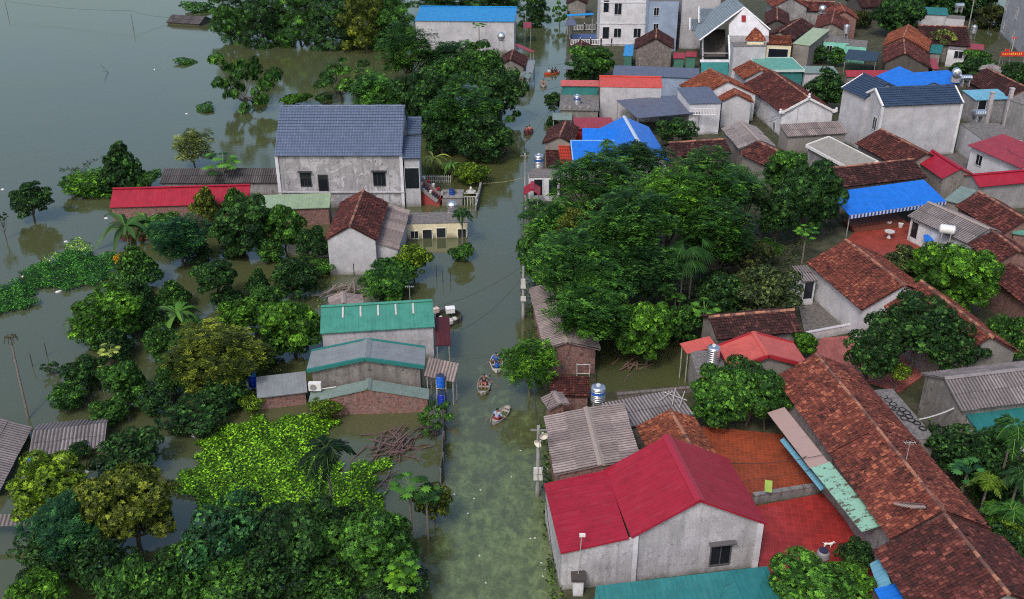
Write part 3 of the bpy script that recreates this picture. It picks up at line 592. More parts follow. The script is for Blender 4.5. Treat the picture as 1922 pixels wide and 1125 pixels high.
("gable", {'key': 'far47', 'n': 'house', 'lab': 'tall bare concrete house wall at the right edge', 'roof': 'concrete', 'wall': 'grey', 'base': 0.3, 'oe': 0.05, 'ridge': 0, 'P': [65.502, 118.937, -1.221, 5.728, 3.371, 3.524, 7.619, 6.303, 6.35]}),
("gable", {'key': 'tile48', 'n': 'tiled_house', 'lab': 'dark tiled roof behind the light blue roof, right edge', 'roof': 'tile_dark', 'wall': 'brick', 'base': 0.3, 'P': [68.667, 136.983, -1.488, 10.421, 3.173, 3.283, 4.808, 3.207, 3.232]}),
("shed", {'key': 'bei50', 'n': 'outbuilding', 'lab': 'beige sheet roof with white edge in front of the white two storey house', 'roof': 'beige', 'wall': 'grey', 'base': 0.3, 'trim': (0.75, 0.75, 0.75), 'P': [38.957, 109.122, -1.259, 9.354, 2.893, 3.756, 3.039]}),
("gable", {'key': 'tile51', 'n': 'tiled_house', 'lab': 'dark mossy tiled roof below the white two storey house', 'roof': 'tile_maroon', 'wall': 'dirty', 'base': 0.3, 'P': [44.847, 109.688, -1.324, 9.185, 3.121, 3.188, 4.513, 3.005, 3.021]}),
("shed", {'key': 'fib52', 'n': 'shed', 'lab': 'brown corrugated shed roof in front of the ornate white gable', 'roof': 'fibropink', 'wall': 'dirty', 'base': 0.3, 'P': [37.214, 121.059, 0.18, 7.841, 2.805, 3.214, 2.467]}),
("gable", {'key': 'fib53', 'n': 'shed', 'lab': 'grey fibre cement gable roof beside the long dark tiled house', 'roof': 'fibro', 'wall': 'dirty', 'base': 0.3, 'ridge': 'cement', 'P': [28.45, 115.07, -1.488, 7.778, 2.327, 2.055, 4.069, 3.12, 3.235]}),
("gable", {'key': 'tile54', 'n': 'tiled_house', 'lab': 'long dark tiled house with orange brick front behind the big trees', 'roof': 'tile_dark', 'wall': 'brick', 'base': 0.3, 'P': [21.706, 112.059, 0.192, 6.957, 2.221, 2.245, 3.724, 2.698, 2.704]}),
("gable", {'key': 'tile55', 'n': 'tiled_house', 'lab': 'dark red tiled corner roof right of the grey fibre cement gable', 'roof': 'tile_maroon', 'wall': 'dirty', 'base': 0.3, 'P': [29.481, 108.934, -1.141, 5.083, 2.294, 2.415, 3.975, 2.8, 2.829]}),
("gable", {'key': 'tile33', 'n': 'tiled_house', 'lab': 'red tiled house with ornate white stepped gable parapet', 'roof': 'tile_maroon', 'wall': 'white', 'base': 0.3, 'trim': (0.7, 0.7, 0.73), 'ends': (1,), 'finials': 1, 'P': [37.277, 132.52, -1.455, 14.614, 3.581, 3.904, 5.225, 3.323, 3.28], 'win': [('A', 4.94, -0.35, 0.7, 1.4)]}),
("shed", {'key': 'slate30', 'n': 'shed', 'lab': 'low slate blue sheet roof reaching toward the white gable wall', 'roof': 'slate', 'wall': 'dark', 'base': 0.3, 'walls': 'posts', 'P': [18.127, 131.085, 0.285, 8.812, 7.272, 3.636, 3.272]}),
("shed", {'key': 'slate31', 'n': 'outbuilding', 'lab': 'raised slate blue roof with white balustrade under its front edge', 'roof': 'slate', 'wall': 'white', 'base': 0.3, 'P': [24.251, 131.497, 0.126, 4.394, 6.064, 4.959, 4.458]}),
("gable", {'key': 'tile32a', 'n': 'tiled_house', 'lab': 'orange red tiled house behind the raised slate blue roof', 'roof': 'tile_orange', 'wall': 'white', 'base': 0.3, 'P': [28.203, 134.416, -1.396, 6.891, 4.372, 4.495, 5.852, 3.722, 3.751]}),
("gable", {'key': 'tile32b', 'n': 'tiled_house', 'lab': 'orange red tiled house with large plain white gable wall', 'roof': 'tile_orange', 'wall': 'palegrey', 'base': 0.3, 'P': [29.781, 131.775, -1.632, 6.538, 2.133, 2.302, 4.767, 3.703, 3.658]}),
("shed", {'key': 'red28', 'n': 'house', 'lab': 'scarlet roofed white house with long blank white wall', 'roof': 'scarlet', 'wall': 'palegrey', 'base': 0.2, 'oe': 0.05, 'cap': 1, 'P': [16.201, 135.192, -0.069, 8.433, 3.884, 5.415, 4.989]}),
("shed", {'key': 'sal28', 'n': 'house', 'lab': 'salmon roofed porch house beside the canal with teal band and steel tank', 'roof': 'salmon', 'wall': 'teal', 'base': 0.2, 'walls': 'box', 'P': [9.378, 136.496, -0.041, 5.234, 2.292, 4.604, 4.396]}),
("shed", {'key': 'sal28b', 'n': 'x', 'lab': '', 'roof': 'concrete', 'wall': 'dirty', 'parent': 'sal28', 'base': 0.2, 'P': [9.392, 136.232, -0.065, 5.232, 9.067, 3.103, 3.047]}),
("shed", {'key': 'slate29', 'n': 'shed', 'lab': 'very long slate blue roof behind the scarlet roof', 'roof': 'slate', 'wall': 'bluewall', 'base': 0.2, 'P': [21.229, 145.425, -0.146, 12.351, 4.108, 4.264, 3.852]}),
("gable", {'key': 'blue26', 'n': 'house', 'lab': 'bright blue sheet roof with white ridge caps half behind the big trees', 'roof': 'blue', 'wall': 'grey', 'base': 0.2, 'ridge': 'white', 'P': [14.114, 112.07, -1.507, 12.715, 2.883, 3.144, 4.815, 3.41, 3.424]}),
("shed", {'key': 'blue26b', 'n': 'x', 'lab': '', 'roof': 'blue', 'wall': 'grey', 'parent': 'blue26', 'base': 0.2, 'P': [10.513, 114.881, -0.057, 4.217, 2.184, 4.406, 3.597]}),
("shed", {'key': 'blue26c', 'n': 'x', 'lab': '', 'roof': 'blue', 'wall': 'grey', 'parent': 'blue26', 'base': 0.2, 'trim': (0.25, 0.5, 0.8), 'P': [10.101, 112.125, 0.005, 6.314, 5.1, 3.731, 2.882]}),
("gable", {'key': 'tile27', 'n': 'tiled_house', 'lab': 'small dark tiled house beside the canal left of the bright blue roof', 'roof': 'tile_dark', 'wall': 'dirty', 'base': 0.2, 'P': [6.114, 115.679, -1.741, 6.415, 2.053, 1.632, 4.136, 3.077, 3.327]}),
("shed", {'key': 'rust27', 'n': 'shed', 'lab': 'rusty brown flat roof in front of the small dark tiled house by the canal', 'roof': 'tile_maroon', 'wall': 'dirty', 'base': 0.1, 'P': [4.816, 114.443, -0.015, 1.679, 6.581, 2.401, 2.099]}),
("shed", {'key': 'redt27', 'n': 'shed', 'lab': 'small scarlet glazed tile roof left of the bright blue roof', 'roof': 'redtile', 'wall': 'white', 'base': 0.1, 'P': [6.13, 112.721, 0.017, 1.36, 5.083, 3.0, 2.4]}),
("shed", {'key': 'wht27', 'n': 'outbuilding', 'lab': 'flat roofed white building with black parapet and plants, steel tank above it', 'roof': 'concrete', 'wall': 'white', 'base': 0.0, 'oe': 0.02, 'og': 0.02, 'P': [3.406, 104.464, 0.047, 3.331, 2.669, 3.008, 2.992], 'win': [('A', -0.69, 0.93, 0.9, 1.8, 'door', 0), ('A', 0.94, 0.9, 0.9, 1.8, 'door', 0)]}),
("gable", {'key': 'kiosk', 'n': 'gate', 'lab': 'tiny crimson gable roof over a gate beside the canal', 'roof': 'crimson', 'wall': 'white', 'walls': 'posts', 'oe': 0.1, 'P': [2.143, 99.509, -1.61, 2.326, 0.881, 0.873, 2.854, 2.296, 2.296]}),
("shed", {'key': 'rose26', 'n': 'shed', 'lab': 'dull red sheet roof between the small dark tiled house and the white wall', 'roof': 'rosy', 'wall': 'redwall', 'base': 0.2, 'P': [10.249, 123.29, 0.011, 4.929, 3.766, 3.222, 2.882]}),
("shed", {'key': 'grn26', 'n': 'shed', 'lab': 'pale green gable awning by the canal above the dark tiled house', 'roof': 'greygreen', 'wall': 'dirty', 'base': 0.1, 'walls': 'posts', 'P': [6.619, 127.184, -0.056, 2.566, 2.193, 2.693, 2.406]}),
("shed", {'key': 'whb24', 'n': 'villa', 'lab': 'white two storey house with dark framed windows at the top edge', 'roof': 'concrete', 'wall': 'white', 'base': 0.4, 'bands': [0.05, 3.6, 7.2], 'oe': 0.1, 'og': 0.02, 'P': [19.403, 183.12, -0.0, 8.061, 6.1, 9.3, 9.3], 'win': [('A', -0.93, 5.22, 1.2, 1.9), ('A', -0.83, 1.3, 1.2, 1.5), ('A', 2.64, 1.3, 1.2, 1.5), ('A', -2.89, 1.05, 1.1, 2.0, 'door', 0), ('A', -3.0, 5.62, 0.9, 2.0, 'door', 0)]}),
("shed", {'key': 'grb24', 'n': 'house', 'lab': 'tall plain blue grey house side joined to the white house at the top edge', 'roof': 'concrete', 'wall': 'bluewall', 'base': 0.4, 'oe': 0.05, 'og': 0.02, 'P': [25.805, 180.621, 0.0, 4.977, 8.0, 8.8, 8.8], 'win': [('A', -1.26, 5.92, 0.8, 1.3), ('A', -1.17, 3.24, 0.8, 1.3)]}),
("shed", {'key': 'grc24', 'n': 'house', 'lab': 'tall pale grey blank wall house between the grey house and the grey roofed villa', 'roof': 'concrete', 'wall': 'palegrey', 'base': 0.4, 'oe': 0.02, 'og': 0.02, 'P': [32.454, 182.64, -0.0, 6.612, 8.0, 9.0, 9.0]}),
("gable", {'key': 'old24', 'n': 'house', 'lab': 'old stone house with dark tiled gable roof in front of the white house', 'roof': 'tile_dark', 'wall': 'stone', 'base': 0.3, 'P': [23.639, 164.65, -1.717, 7.474, 3.42, 2.947, 4.997, 3.144, 3.372]}),
("shed", {'key': 'kiob', 'n': 'shed', 'lab': 'small sky blue roof with green wall beside the old stone house', 'roof': 'skyblue', 'wall': 'green', 'base': 0.3, 'oe': 0.05, 'P': [19.418, 165.059, -0.15, 1.505, 5.804, 3.099, 2.601]}),
("gable", {'key': 'dk57', 'n': 'tiled_house', 'lab': 'small dark tiled roof by the canal below the balustrades', 'roof': 'tile_dark', 'wall': 'brick', 'base': 0.2, 'P': [11.333, 163.258, -1.67, 3.7, 1.862, 1.829, 3.695, 2.806, 2.904]}),
("gable", {'key': 'top57', 'n': 'house', 'lab': 'small dark roofed house with pale gable at the top edge by the canal', 'roof': 'tile_dark', 'wall': 'dirty', 'base': 0.2, 'P': [13.055, 204.124, -1.664, 6.306, 2.082, 2.116, 4.005, 2.997, 2.993]}),
("planes", {'key': 'pav1', 'n': 'pavilion', 'lab': 'small dark blue pyramid roof on the gate post beside the balustrades', 'roofs': [('slate', [[(10.538, 182.216, 4.3), (9.343, 178.785, 3.4), (11.514, 178.785, 3.4)], [(10.538, 182.216, 4.3), (11.514, 178.785, 3.4), (11.495, 183.428, 3.4)], [(10.538, 182.216, 4.3), (11.495, 183.428, 3.4), (10.046, 183.428, 3.4)], [(10.538, 182.216, 4.3), (10.046, 183.428, 3.4), (9.343, 178.785, 3.4)]])], 'faces': [], 'bars': [('post', (0.5, 0.5, 0.5), 0.3, [((10.458, 180.187, 3.3), (10.753, 184.117, 0.0))])], 'cat': 'pavilion', 'P': [10.579, 181.476]}),
("planes", {'key': 'pav2', 'n': 'pavilion', 'lab': 'small grey pyramid roof on a post at the canal above the salmon porch', 'roofs': [('glazedgrey', [[(9.033, 151.798, 3.8), (7.868, 149.098, 3.0), (9.313, 149.098, 3.0)], [(9.033, 151.798, 3.8), (9.313, 149.098, 3.0), (9.641, 152.072, 3.0)], [(9.033, 151.798, 3.8), (9.641, 152.072, 3.0), (8.432, 152.409, 3.0)], [(9.033, 151.798, 3.8), (8.432, 152.409, 3.0), (7.868, 149.098, 3.0)]])], 'faces': [], 'bars': [('post', (0.3, 0.28, 0.28), 0.25, [((8.808, 150.155, 2.9), (9.108, 154.428, 0.0))])], 'cat': 'pavilion', 'P': [8.887, 151.046]}),
("shed", {'key': 'bluc', 'n': 'canopy', 'lab': 'thin sky blue canopy roof behind the balustrades at the top edge', 'roof': 'skyblue', 'wall': 'grey', 'walls': 'posts', 'base': 0.4, 'P': [12.487, 187.335, 0.272, 5.188, 0.701, 3.81, 3.591]}),
("shed", {'key': 'redk1', 'n': 'shed', 'lab': 'tiny red gable kiosk right of the old stone house', 'roof': 'rosy', 'wall': 'green', 'base': 0.3, 'P': [27.02, 161.121, -0.145, 1.814, 2.607, 2.698, 2.401]}),
("shed", {'key': 'redk2', 'n': 'shed', 'lab': 'small red flat roof with green wall beside the tiny red kiosk', 'roof': 'rosy', 'wall': 'green', 'base': 0.3, 'P': [28.969, 160.988, -0.194, 1.724, 2.682, 2.899, 2.701]}),
("planes", {'key': 'vil25', 'n': 'villa', 'lab': 'white villa with grey cross gable roof and small red attic window at the top edge', 'roofs': [('glazedgrey', [[(37.048, 162.394, 9.6), (29.848, 159.558, 5.0), (29.848, 169.558, 5.0), (37.048, 172.394, 9.6)], [(37.048, 162.394, 9.6), (37.048, 172.394, 9.6), (41.262, 170.859, 6.4), (41.262, 160.859, 6.4)]]), ('glazedgrey', [[(31.832, 172.138, 7.6), (36.16, 172.138, 7.6), (33.856, 167.226, 6.2), (31.123, 167.226, 6.2)], [(30.114, 170.277, 6.2), (31.638, 170.277, 6.2), (30.945, 165.712, 5.3), (29.455, 165.712, 5.3)]])], 'faces': [('white', [[(34.884, 162.8, 7.6), (37.048, 162.394, 9.6), (40.944, 160.536, 6.3), (40.966, 160.277, 5.6), (34.592, 160.277, 5.6)], [(34.592, 160.277, 5.6), (40.966, 160.277, 5.6), (41.925, 161.737, 0.3), (35.749, 161.737, 0.3)], [(29.933, 160.014, 4.9), (29.933, 160.014, 4.9), (30.617, 161.737, 0.3), (31.041, 164.258, 0.3)]]), ('redwall', [[(36.547, 161.372, 8.55), (37.226, 161.372, 8.55), (37.276, 161.125, 7.6), (36.596, 161.125, 7.6)]]), ('teal', [[(30.104, 157.989, 1.9), (34.429, 157.989, 1.9), (33.923, 154.571, 0.3), (29.662, 154.571, 0.3)]]), ('dark', [[(31.892, 170.748, 4.4), (35.164, 166.008, 5.4), (34.688, 161.766, 1.9), (30.577, 161.766, 1.9)]]), ('white', [[(30.075, 158.927, 2.1), (34.676, 158.927, 2.1), (34.559, 158.196, 1.85), (29.974, 158.196, 1.85)]])], 'bars': [('column', (0.75, 0.75, 0.78), 0.16, [((30.883, 162.484, 4.7), (31.139, 161.737, 0.3)), ((34.668, 160.669, 5.6), (34.648, 156.56, 0.3))]), ('verge_trim', (0.8, 0.8, 0.84), 0.12, [((37.048, 162.394, 9.6), (29.848, 159.558, 5.0)), ((37.048, 162.394, 9.6), (41.262, 160.859, 6.4)), ((31.79, 173.016, 7.7), (31.019, 167.656, 6.2)), ((29.988, 170.661, 6.3), (29.345, 166.125, 5.3))]), ('railing', (0.75, 0.75, 0.78), 0.05, [((30.507, 159.869, 2.9), (34.609, 159.869, 2.9))])], 'P': [34.096, 167.57]}),
("planes", {'key': 'pyr38', 'n': 'pavilion', 'lab': 'orange tiled bell shaped pyramid roof on a grey rooftop block', 'roofs': [('tile_orange', [[(37.482, 155.226, 7.9), (36.658, 154.418, 7.1), (38.213, 154.418, 7.1)], [(36.658, 154.418, 7.1), (35.789, 153.718, 6.2), (38.894, 153.718, 6.2), (38.213, 154.418, 7.1)], [(37.482, 155.226, 7.9), (38.213, 154.418, 7.1), (38.476, 156.336, 7.1)], [(38.213, 154.418, 7.1), (38.894, 153.718, 6.2), (39.244, 156.715, 6.2), (38.476, 156.336, 7.1)], [(37.482, 155.226, 7.9), (36.658, 154.418, 7.1), (37.234, 156.336, 7.1)], [(36.658, 154.418, 7.1), (35.789, 153.718, 6.2), (36.749, 156.715, 6.2), (37.234, 156.336, 7.1)]]), ('concrete', [[(33.777, 151.977, 5.7), (38.719, 152.334, 5.7), (39.137, 155.619, 5.7), (34.016, 155.248, 5.7)]])], 'faces': [('palegrey', [[(33.777, 151.977, 5.7), (38.719, 152.334, 5.7), (38.719, 152.334, 0.3), (33.777, 151.977, 0.3)], [(34.016, 155.248, 5.7), (33.777, 151.977, 5.7), (33.777, 151.977, 0.3), (34.016, 155.248, 0.3)], [(38.719, 152.334, 5.7), (39.137, 155.619, 5.7), (39.137, 155.619, 0.3), (38.719, 152.334, 0.3)]]), ('cream', [[(35.986, 153.437, 6.1), (38.597, 153.437, 6.1), (38.597, 153.437, 5.65), (35.986, 153.437, 5.65)]])], 'bars': [], 'cat': 'pavilion', 'P': [37.374, 154.794]}),
("shed", {'key': 'gate38', 'n': 'gate', 'lab': 'cream arched gate with orange tiled roof right of the pyramid roof', 'roof': 'tile_orange', 'wall': 'cream', 'base': 0.3, 'oe': 0.1, 'P': [43.357, 163.648, -0.166, 4.009, 4.144, 4.911, 4.293], 'win': [('A', -0.07, 1.49, 3.0, 1.8, 'door', 0)]}),
("shed", {'key': 'grn36', 'n': 'house', 'lab': 'pale sage green sheet roof with white edge and concrete front', 'roof': 'sage', 'wall': 'dirty', 'base': 0.3, 'oe': 0.1, 'P': [52.181, 169.89, -0.57, 2.895, 10.394, 4.715, 3.99]}),
("gable", {'key': 'tile37', 'n': 'tiled_house', 'lab': 'very dark tiled roof behind the sage green roof', 'roof': 'tile_dark', 'wall': 'dirty', 'base': 0.3, 'P': [47.852, 173.111, -2.094, 13.078, 2.184, 2.365, 4.708, 3.732, 3.559]}),
("gable", {'key': 'tile39', 'n': 'tiled_house', 'lab': 'small red tiled gable roof behind the tall striped steel tank', 'roof': 'tile_maroon', 'wall': 'dirty', 'base': 0.3, 'P': [57.102, 180.167, -1.893, 12.247, 2.747, 2.7, 4.691, 3.505, 3.449]}),
("gable", {'key': 'tile39b', 'n': 'tiled_house', 'lab': 'red tiled roof at the top edge with a pale verge', 'roof': 'tile_red', 'wall': 'brick', 'base': 0.3, 'P': [60.533, 186.557, -1.745, 7.785, 2.602, 2.627, 5.115, 3.703, 3.761]}),
("gable", {'key': 'tile39c', 'n': 'tiled_house', 'lab': 'patchy red tiled roof at the very top edge right of the villa', 'roof': 'tile_red', 'wall': 'grey', 'base': 0.3, 'P': [52.756, 196.415, -1.641, 8.356, 3.233, 3.599, 5.775, 3.921, 3.957]}),
("gable", {'key': 'tile39d', 'n': 'tiled_house', 'lab': 'dark tiled gable right of the grey roofed villa', 'roof': 'tile_dark', 'wall': 'dark', 'base': 0.3, 'P': [47.68, 182.441, -1.799, 11.811, 2.007, 2.233, 4.789, 3.704, 3.734]}),
("gable", {'key': 'tile39e', 'n': 'tiled_house', 'lab': 'broad dark tiled roof at the top edge behind the round water tank', 'roof': 'tile_maroon', 'wall': 'grey', 'base': 0.3, 'P': [58.624, 194.763, -0.149, 5.738, 2.868, 2.885, 4.616, 3.302, 3.306]}),
("shed", {'key': 'mint40', 'n': 'house', 'lab': 'mint green house with flat grey concrete roof', 'roof': 'concrete', 'wall': 'mint', 'base': 0.3, 'oe': 0.02, 'og': 0.02, 'P': [54.928, 170.496, -0.258, 4.055, 4.732, 3.405, 3.345], 'win': [('A', -0.97, 0.83, 0.8, 1.5)]}),
("shed", {'key': 'mint40b', 'n': 'x', 'lab': '', 'roof': 'concrete', 'wall': 'mint', 'base': 0.3, 'oe': 0.02, 'og': 0.02, 'parent': 'mint40', 'P': [58.126, 168.618, -0.347, 3.288, 4.789, 3.102, 3.048]}),
("shed", {'key': 'tarp41', 'n': 'canopy', 'lab': 'dark navy tarpaulin canopy below the mint green house', 'roof': 'tarp', 'wall': 'grey', 'base': 0.3, 'walls': 'posts', 'P': [57.106, 161.745, -0.405, 4.902, 5.448, 2.883, 2.514]}),
("gable", {'key': 'tile42a', 'n': 'tiled_house', 'lab': 'tall orange red tiled roof with pale ridge, back half of a pair', 'roof': 'tile_orange', 'wall': 'brick', 'base': 0.3, 'P': [64.351, 164.448, -1.984, 10.229, 2.887, 4.051, 5.499, 3.792, 3.529]}),
("gable", {'key': 'tile42b', 'n': 'tiled_house', 'lab': 'dark red tiled gable house, front half of a pair behind the blue roofs', 'roof': 'tile_maroon', 'wall': 'dark', 'base': 0.3, 'P': [60.991, 155.438, -1.891, 10.641, 2.819, 4.042, 5.076, 3.396, 3.127]}),
("shed", {'key': 'teal42', 'n': 'shed', 'lab': 'small turquoise lean-to right of the tall orange red tiled roof', 'roof': 'teal', 'wall': 'dirty', 'base': 0.3, 'P': [70.328, 165.316, -0.421, 1.8, 5.964, 3.3, 2.9]}),
("shed", {'key': 'red42', 'n': 'shed', 'lab': 'little red sheet awning at the corner of the dark red tiled gable', 'roof': 'rosy', 'wall': 'dirty', 'base': 0.3, 'P': [66.004, 156.04, -0.27, 1.051, 5.369, 2.999, 2.601]}),
("shed", {'key': 'teal43', 'n': 'house', 'lab': 'grey house with teal sheet roof among trees at the top edge', 'roof': 'teal', 'wall': 'palegrey', 'base': 0.3, 'P': [79.356, 191.936, -0.302, 5.164, 4.538, 4.109, 3.593]}),
("shed", {'key': 'conc43', 'n': 'outbuilding', 'lab': 'bare grey flat roofed block carrying a lying steel tank, top right', 'roof': 'concrete', 'wall': 'palegrey', 'base': 0.3, 'oe': 0.02, 'og': 0.02, 'P': [82.413, 188.299, -0.391, 3.237, 3.153, 3.301, 3.299]}),
("gable", {'key': 'tile43', 'n': 'tiled_house', 'lab': 'long dark tiled roof at top right behind the pale sparse tree', 'roof': 'tile_dark', 'wall': 'dirty', 'base': 0.3, 'P': [72.021, 168.844, -0.174, 7.804, 4.67, 4.692, 5.284, 3.124, 3.129]}),
("shed", {'key': 'wht43', 'n': 'outbuilding', 'lab': 'small white house with two dark windows at top right', 'roof': 'concrete', 'wall': 'white', 'base': 0.3, 'oe': 0.02, 'og': 0.02, 'P': [72.774, 163.156, -0.446, 2.728, 1.729, 3.098, 3.052], 'win': [('A', 0.37, 1.42, 1.2, 1.1)]}),
("shed", {'key': 'red43', 'n': 'shed', 'lab': 'small crimson roofed red shed right of the small white house', 'roof': 'rosy', 'wall': 'redwall', 'base': 0.3, 'oe': 0.05, 'P': [76.779, 165.624, -0.415, 2.545, 2.951, 3.101, 2.799]}),
("shed", {'key': 'conc44', 'n': 'apartment_building', 'lab': 'tall unpainted concrete building with dark windows in the top right corner', 'roof': 'concrete', 'wall': 'palegrey', 'base': 0.2, 'oe': 0.02, 'og': 0.02, 'P': [96.374, 175.481, -1.802, 22.28, 8.0, 9.202, 9.202], 'win': [('A', -1.34, 4.36, 0.8, 1.8), ('A', -0.42, 0.66, 0.8, 1.8), ('A', -10.02, 4.26, 0.8, 1.8), ('A', -9.19, 0.48, 0.8, 1.8)]}),
("shed", {'key': 'crm49', 'n': 'shed', 'lab': 'maroon sheet roof strip behind the left wing of the white two storey house', 'roof': 'rosy', 'wall': 'dirty', 'base': 0.3, 'P': [52.449, 146.356, 0.023, 6.341, 1.141, 3.525, 2.854]}),
("shed", {'key': 'grn34', 'n': 'shed', 'lab': 'sea green sheet roof above the ornate white gable house', 'roof': 'seagreen', 'wall': 'teal', 'base': 0.3, 'trim': (0.5, 0.6, 0.58), 'P': [39.805, 152.851, 0.031, 6.422, 6.763, 3.809, 3.579]}),
("shed", {'key': 'grn35', 'n': 'shed', 'lab': 'grey green sheet roof beside the round dark tree', 'roof': 'greygreen', 'wall': 'palegrey', 'base': 0.3, 'P': [45.723, 148.908, -0.03, 5.033, 3.31, 3.535, 3.27]}),
("gable", {'key': 'tile34', 'n': 'tiled_house', 'lab': 'small orange red tiled roof tucked under the sea green roof', 'roof': 'tile_orange', 'wall': 'palegrey', 'base': 0.3, 'P': [35.256, 143.319, -1.489, 5.714, 2.517, 2.653, 5.007, 3.702, 3.734]}),
("gable", {'key': 'gry48', 'n': 'shed', 'lab': 'grey brown sheet gable roof among trees at the right', 'roof': 'fibro', 'wall': 'dirty', 'base': 0.3, 'P': [72.226, 149.366, -2.138, 3.096, 1.367, 1.64, 3.39, 2.918, 2.797]}),
("gable", {'key': 'top58', 'n': 'tiled_house', 'lab': 'dark tiled roof at the top edge left of the round dark tree', 'roof': 'tile_dark', 'wall': 'dark', 'base': 0.3, 'P': [69.326, 199.638, 0.143, 5.184, 3.705, 3.699, 4.967, 3.31, 3.309]}),
("gable", {'key': 'blu1', 'n': 'house', 'lab': 'large grey unpainted house with steep slate blue glazed roof', 'roof': 'glazed', 'wall': 'stained', 'trim': None, 'oe': 0.3, 'og': 0.15, 'pil': 'white', 'bands': [1.75], 'P': [-18.345, 105.113, 0.004, 13.469, 4.968, 5.002, 9.893, 5.965, 5.97], 'win': [('A', -3.72, 2.52, 1.05, 1.45, 'lintel', 2, (0.04, 0.04, 0.05)), ('A', -1.88, 1.81, 0.95, 1.9, 'door', 0, (0.05, 0.05, 0.06)), ('A', 4.15, 2.57, 1.2, 1.45, 'lintel', 2, (0.04, 0.04, 0.05))]}),
("shed", {'key': 'blu1w', 'n': 'x', 'lab': '', 'roof': 'glazed', 'wall': 'palegrey', 'parent': 'blu1', 'oe': 0.3, 'P': [-10.831, 104.403, 0.043, 1.935, 4.057, 6.905, 5.598], 'win': [('A', -0.03, 2.14, 1.5, 2.3, 'door', 0)]}),
("shed", {'key': 'blu1x', 'n': 'x', 'lab': '', 'roof': 'glazed', 'wall': 'palegrey', 'parent': 'blu1', 'walls': None, 'P': [-10.891, 107.86, 0.061, 1.633, 3.792, 7.9, 7.1]}),
("shed", {'key': 'crm2', 'n': 'shed', 'lab': 'long low crimson sheet roof over old brick wall at left', 'roof': 'crimson', 'wall': 'brick', 'cap': 1, 'P': [-34.856, 98.885, 0.083, 14.229, 2.214, 2.981, 1.732], 'win': [('A', -2.35, 0.12, 1.0, 0.6, 'window', 0, (0.4, 0.4, 0.42))]}),
("shed", {'key': 'fib3', 'n': 'shed', 'lab': 'dark corrugated low shed behind the crimson roof and the big grey house', 'roof': 'fibrodark', 'wall': 'grey', 'P': [-32.313, 105.609, 0.014, 13.111, 2.29, 2.667, 1.751]}),
("shed", {'key': 'grn4', 'n': 'shed', 'lab': 'pale green sheet roof over red brick wall in front of the grey house', 'roof': 'palegreen', 'wall': 'brick', 'P': [-22.718, 98.106, 0.094, 7.289, 2.867, 2.467, 1.951]}),
("gable", {'key': 'til5', 'n': 'house', 'lab': 'pale gable house with dark mossy tiled roof in the flood, left bank', 'roof': 'tile_maroon', 'wall': 'palegrey', 'oe': 0.15, 'og': 0.12, 'P': [-14.728, 88.021, -1.571, 9.262, 2.324, 2.352, 4.962, 3.624, 3.56]}),
("shed", {'key': 'fib5x', 'n': 'x', 'lab': '', 'roof': 'fibropink', 'wall': 'palegrey', 'parent': 'til5', 'oe': 0.1, 'join': 1, 'P': [-12.506, 88.864, 1.555, 9.537, 2.047, 3.037, 2.344]}),
("shed", {'key': 'yel6', 'n': 'outbuilding', 'lab': 'pale yellow flooded building with dark doorways and flat grey roof', 'roof': 'concrete', 'wall': 'cream', 'oe': 0.02, 'og': 0.02, 'P': [-7.703, 94.938, 0.063, 6.146, 2.81, 1.698, 1.652], 'win': [('A', -2.29, 0.03, 0.75, 0.8, 'window', 1, (0.7, 0.7, 0.6)), ('A', -1.0, -0.05, 0.9, 1.0, 'door', 0, (0.7, 0.7, 0.6)), ('A', 0.39, 0.09, 0.9, 1.0, 'door', 0, (0.7, 0.7, 0.6)), ('A', 2.48, 0.03, 0.8, 0.9, 'door', 0, (0.7, 0.7, 0.6))]}),
("shed", {'key': 'teal7', 'n': 'warehouse', 'lab': 'long teal green sheet roof with five pale strips', 'roof': 'green', 'wall': 'palegrey', 'cap': 1, 'strips': 5, 'P': [-10.805, 70.702, 0.125, 8.86, 3.123, 3.613, 2.892]}),
("gable", {'key': 'blg8', 'n': 'house', 'lab': 'low pitched blue grey sheet gable roof over stained concrete wall', 'roof': 'bluegrey', 'wall': 'dirty', 'fascia': 'teal', 'trim': (0.02, 0.17, 0.16), 'rw': 0.25, 'P': [-10.737, 63.476, -1.515, 2.824, 4.249, 4.283, 3.6, 2.718, 2.759]}),
("gable", {'key': 'grn9', 'n': 'house', 'lab': 'low grey green sheet gable roof over brick wall, nearest of the three', 'roof': 'greygreen', 'wall': 'brick', 'oe': 0.1, 'og': 0.1, 'P': [-10.336, 60.851, -1.515, 1.336, 4.283, 4.32, 2.165, 1.204, 1.198]}),
("shed", {'key': 'blg10', 'n': 'shed', 'lab': 'small blue grey sheet shed left of the low gable roofs', 'roof': 'bluegrey', 'wall': 'brick', 'P': [-17.169, 63.21, 0.23, 3.578, 2.282, 1.583, 1.163]}),
("shed", {'key': 'awn11', 'n': 'canopy', 'lab': 'dark red rusted sheet awning at the canal side of the teal green roof', 'roof': 'maroon', 'wall': 'grey', 'walls': 'posts', 'P': [-5.655, 70.728, 0.083, 1.211, 3.927, 2.397, 2.002]}),
("shed", {'key': 'awn12', 'n': 'canopy', 'lab': 'weathered wooden plank awning above the blue barrels', 'roof': 'fibropink', 'wall': 'grey', 'walls': 'posts', 'P': [-4.972, 62.606, -0.393, 2.398, 0.894, 3.116, 2.042]}),
("gable", {'key': 'fib13', 'n': 'shed', 'lab': 'half drowned corrugated shed roof at lower left, floating rubbish beside it', 'roof': 'fibro', 'wall': 'dark', 'ridge': 0, 'oe': 0.2, 'P': [-30.33, 56.767, 0.209, 4.765, 2.077, 1.414, 1.275, 0.622, 0.782]}),
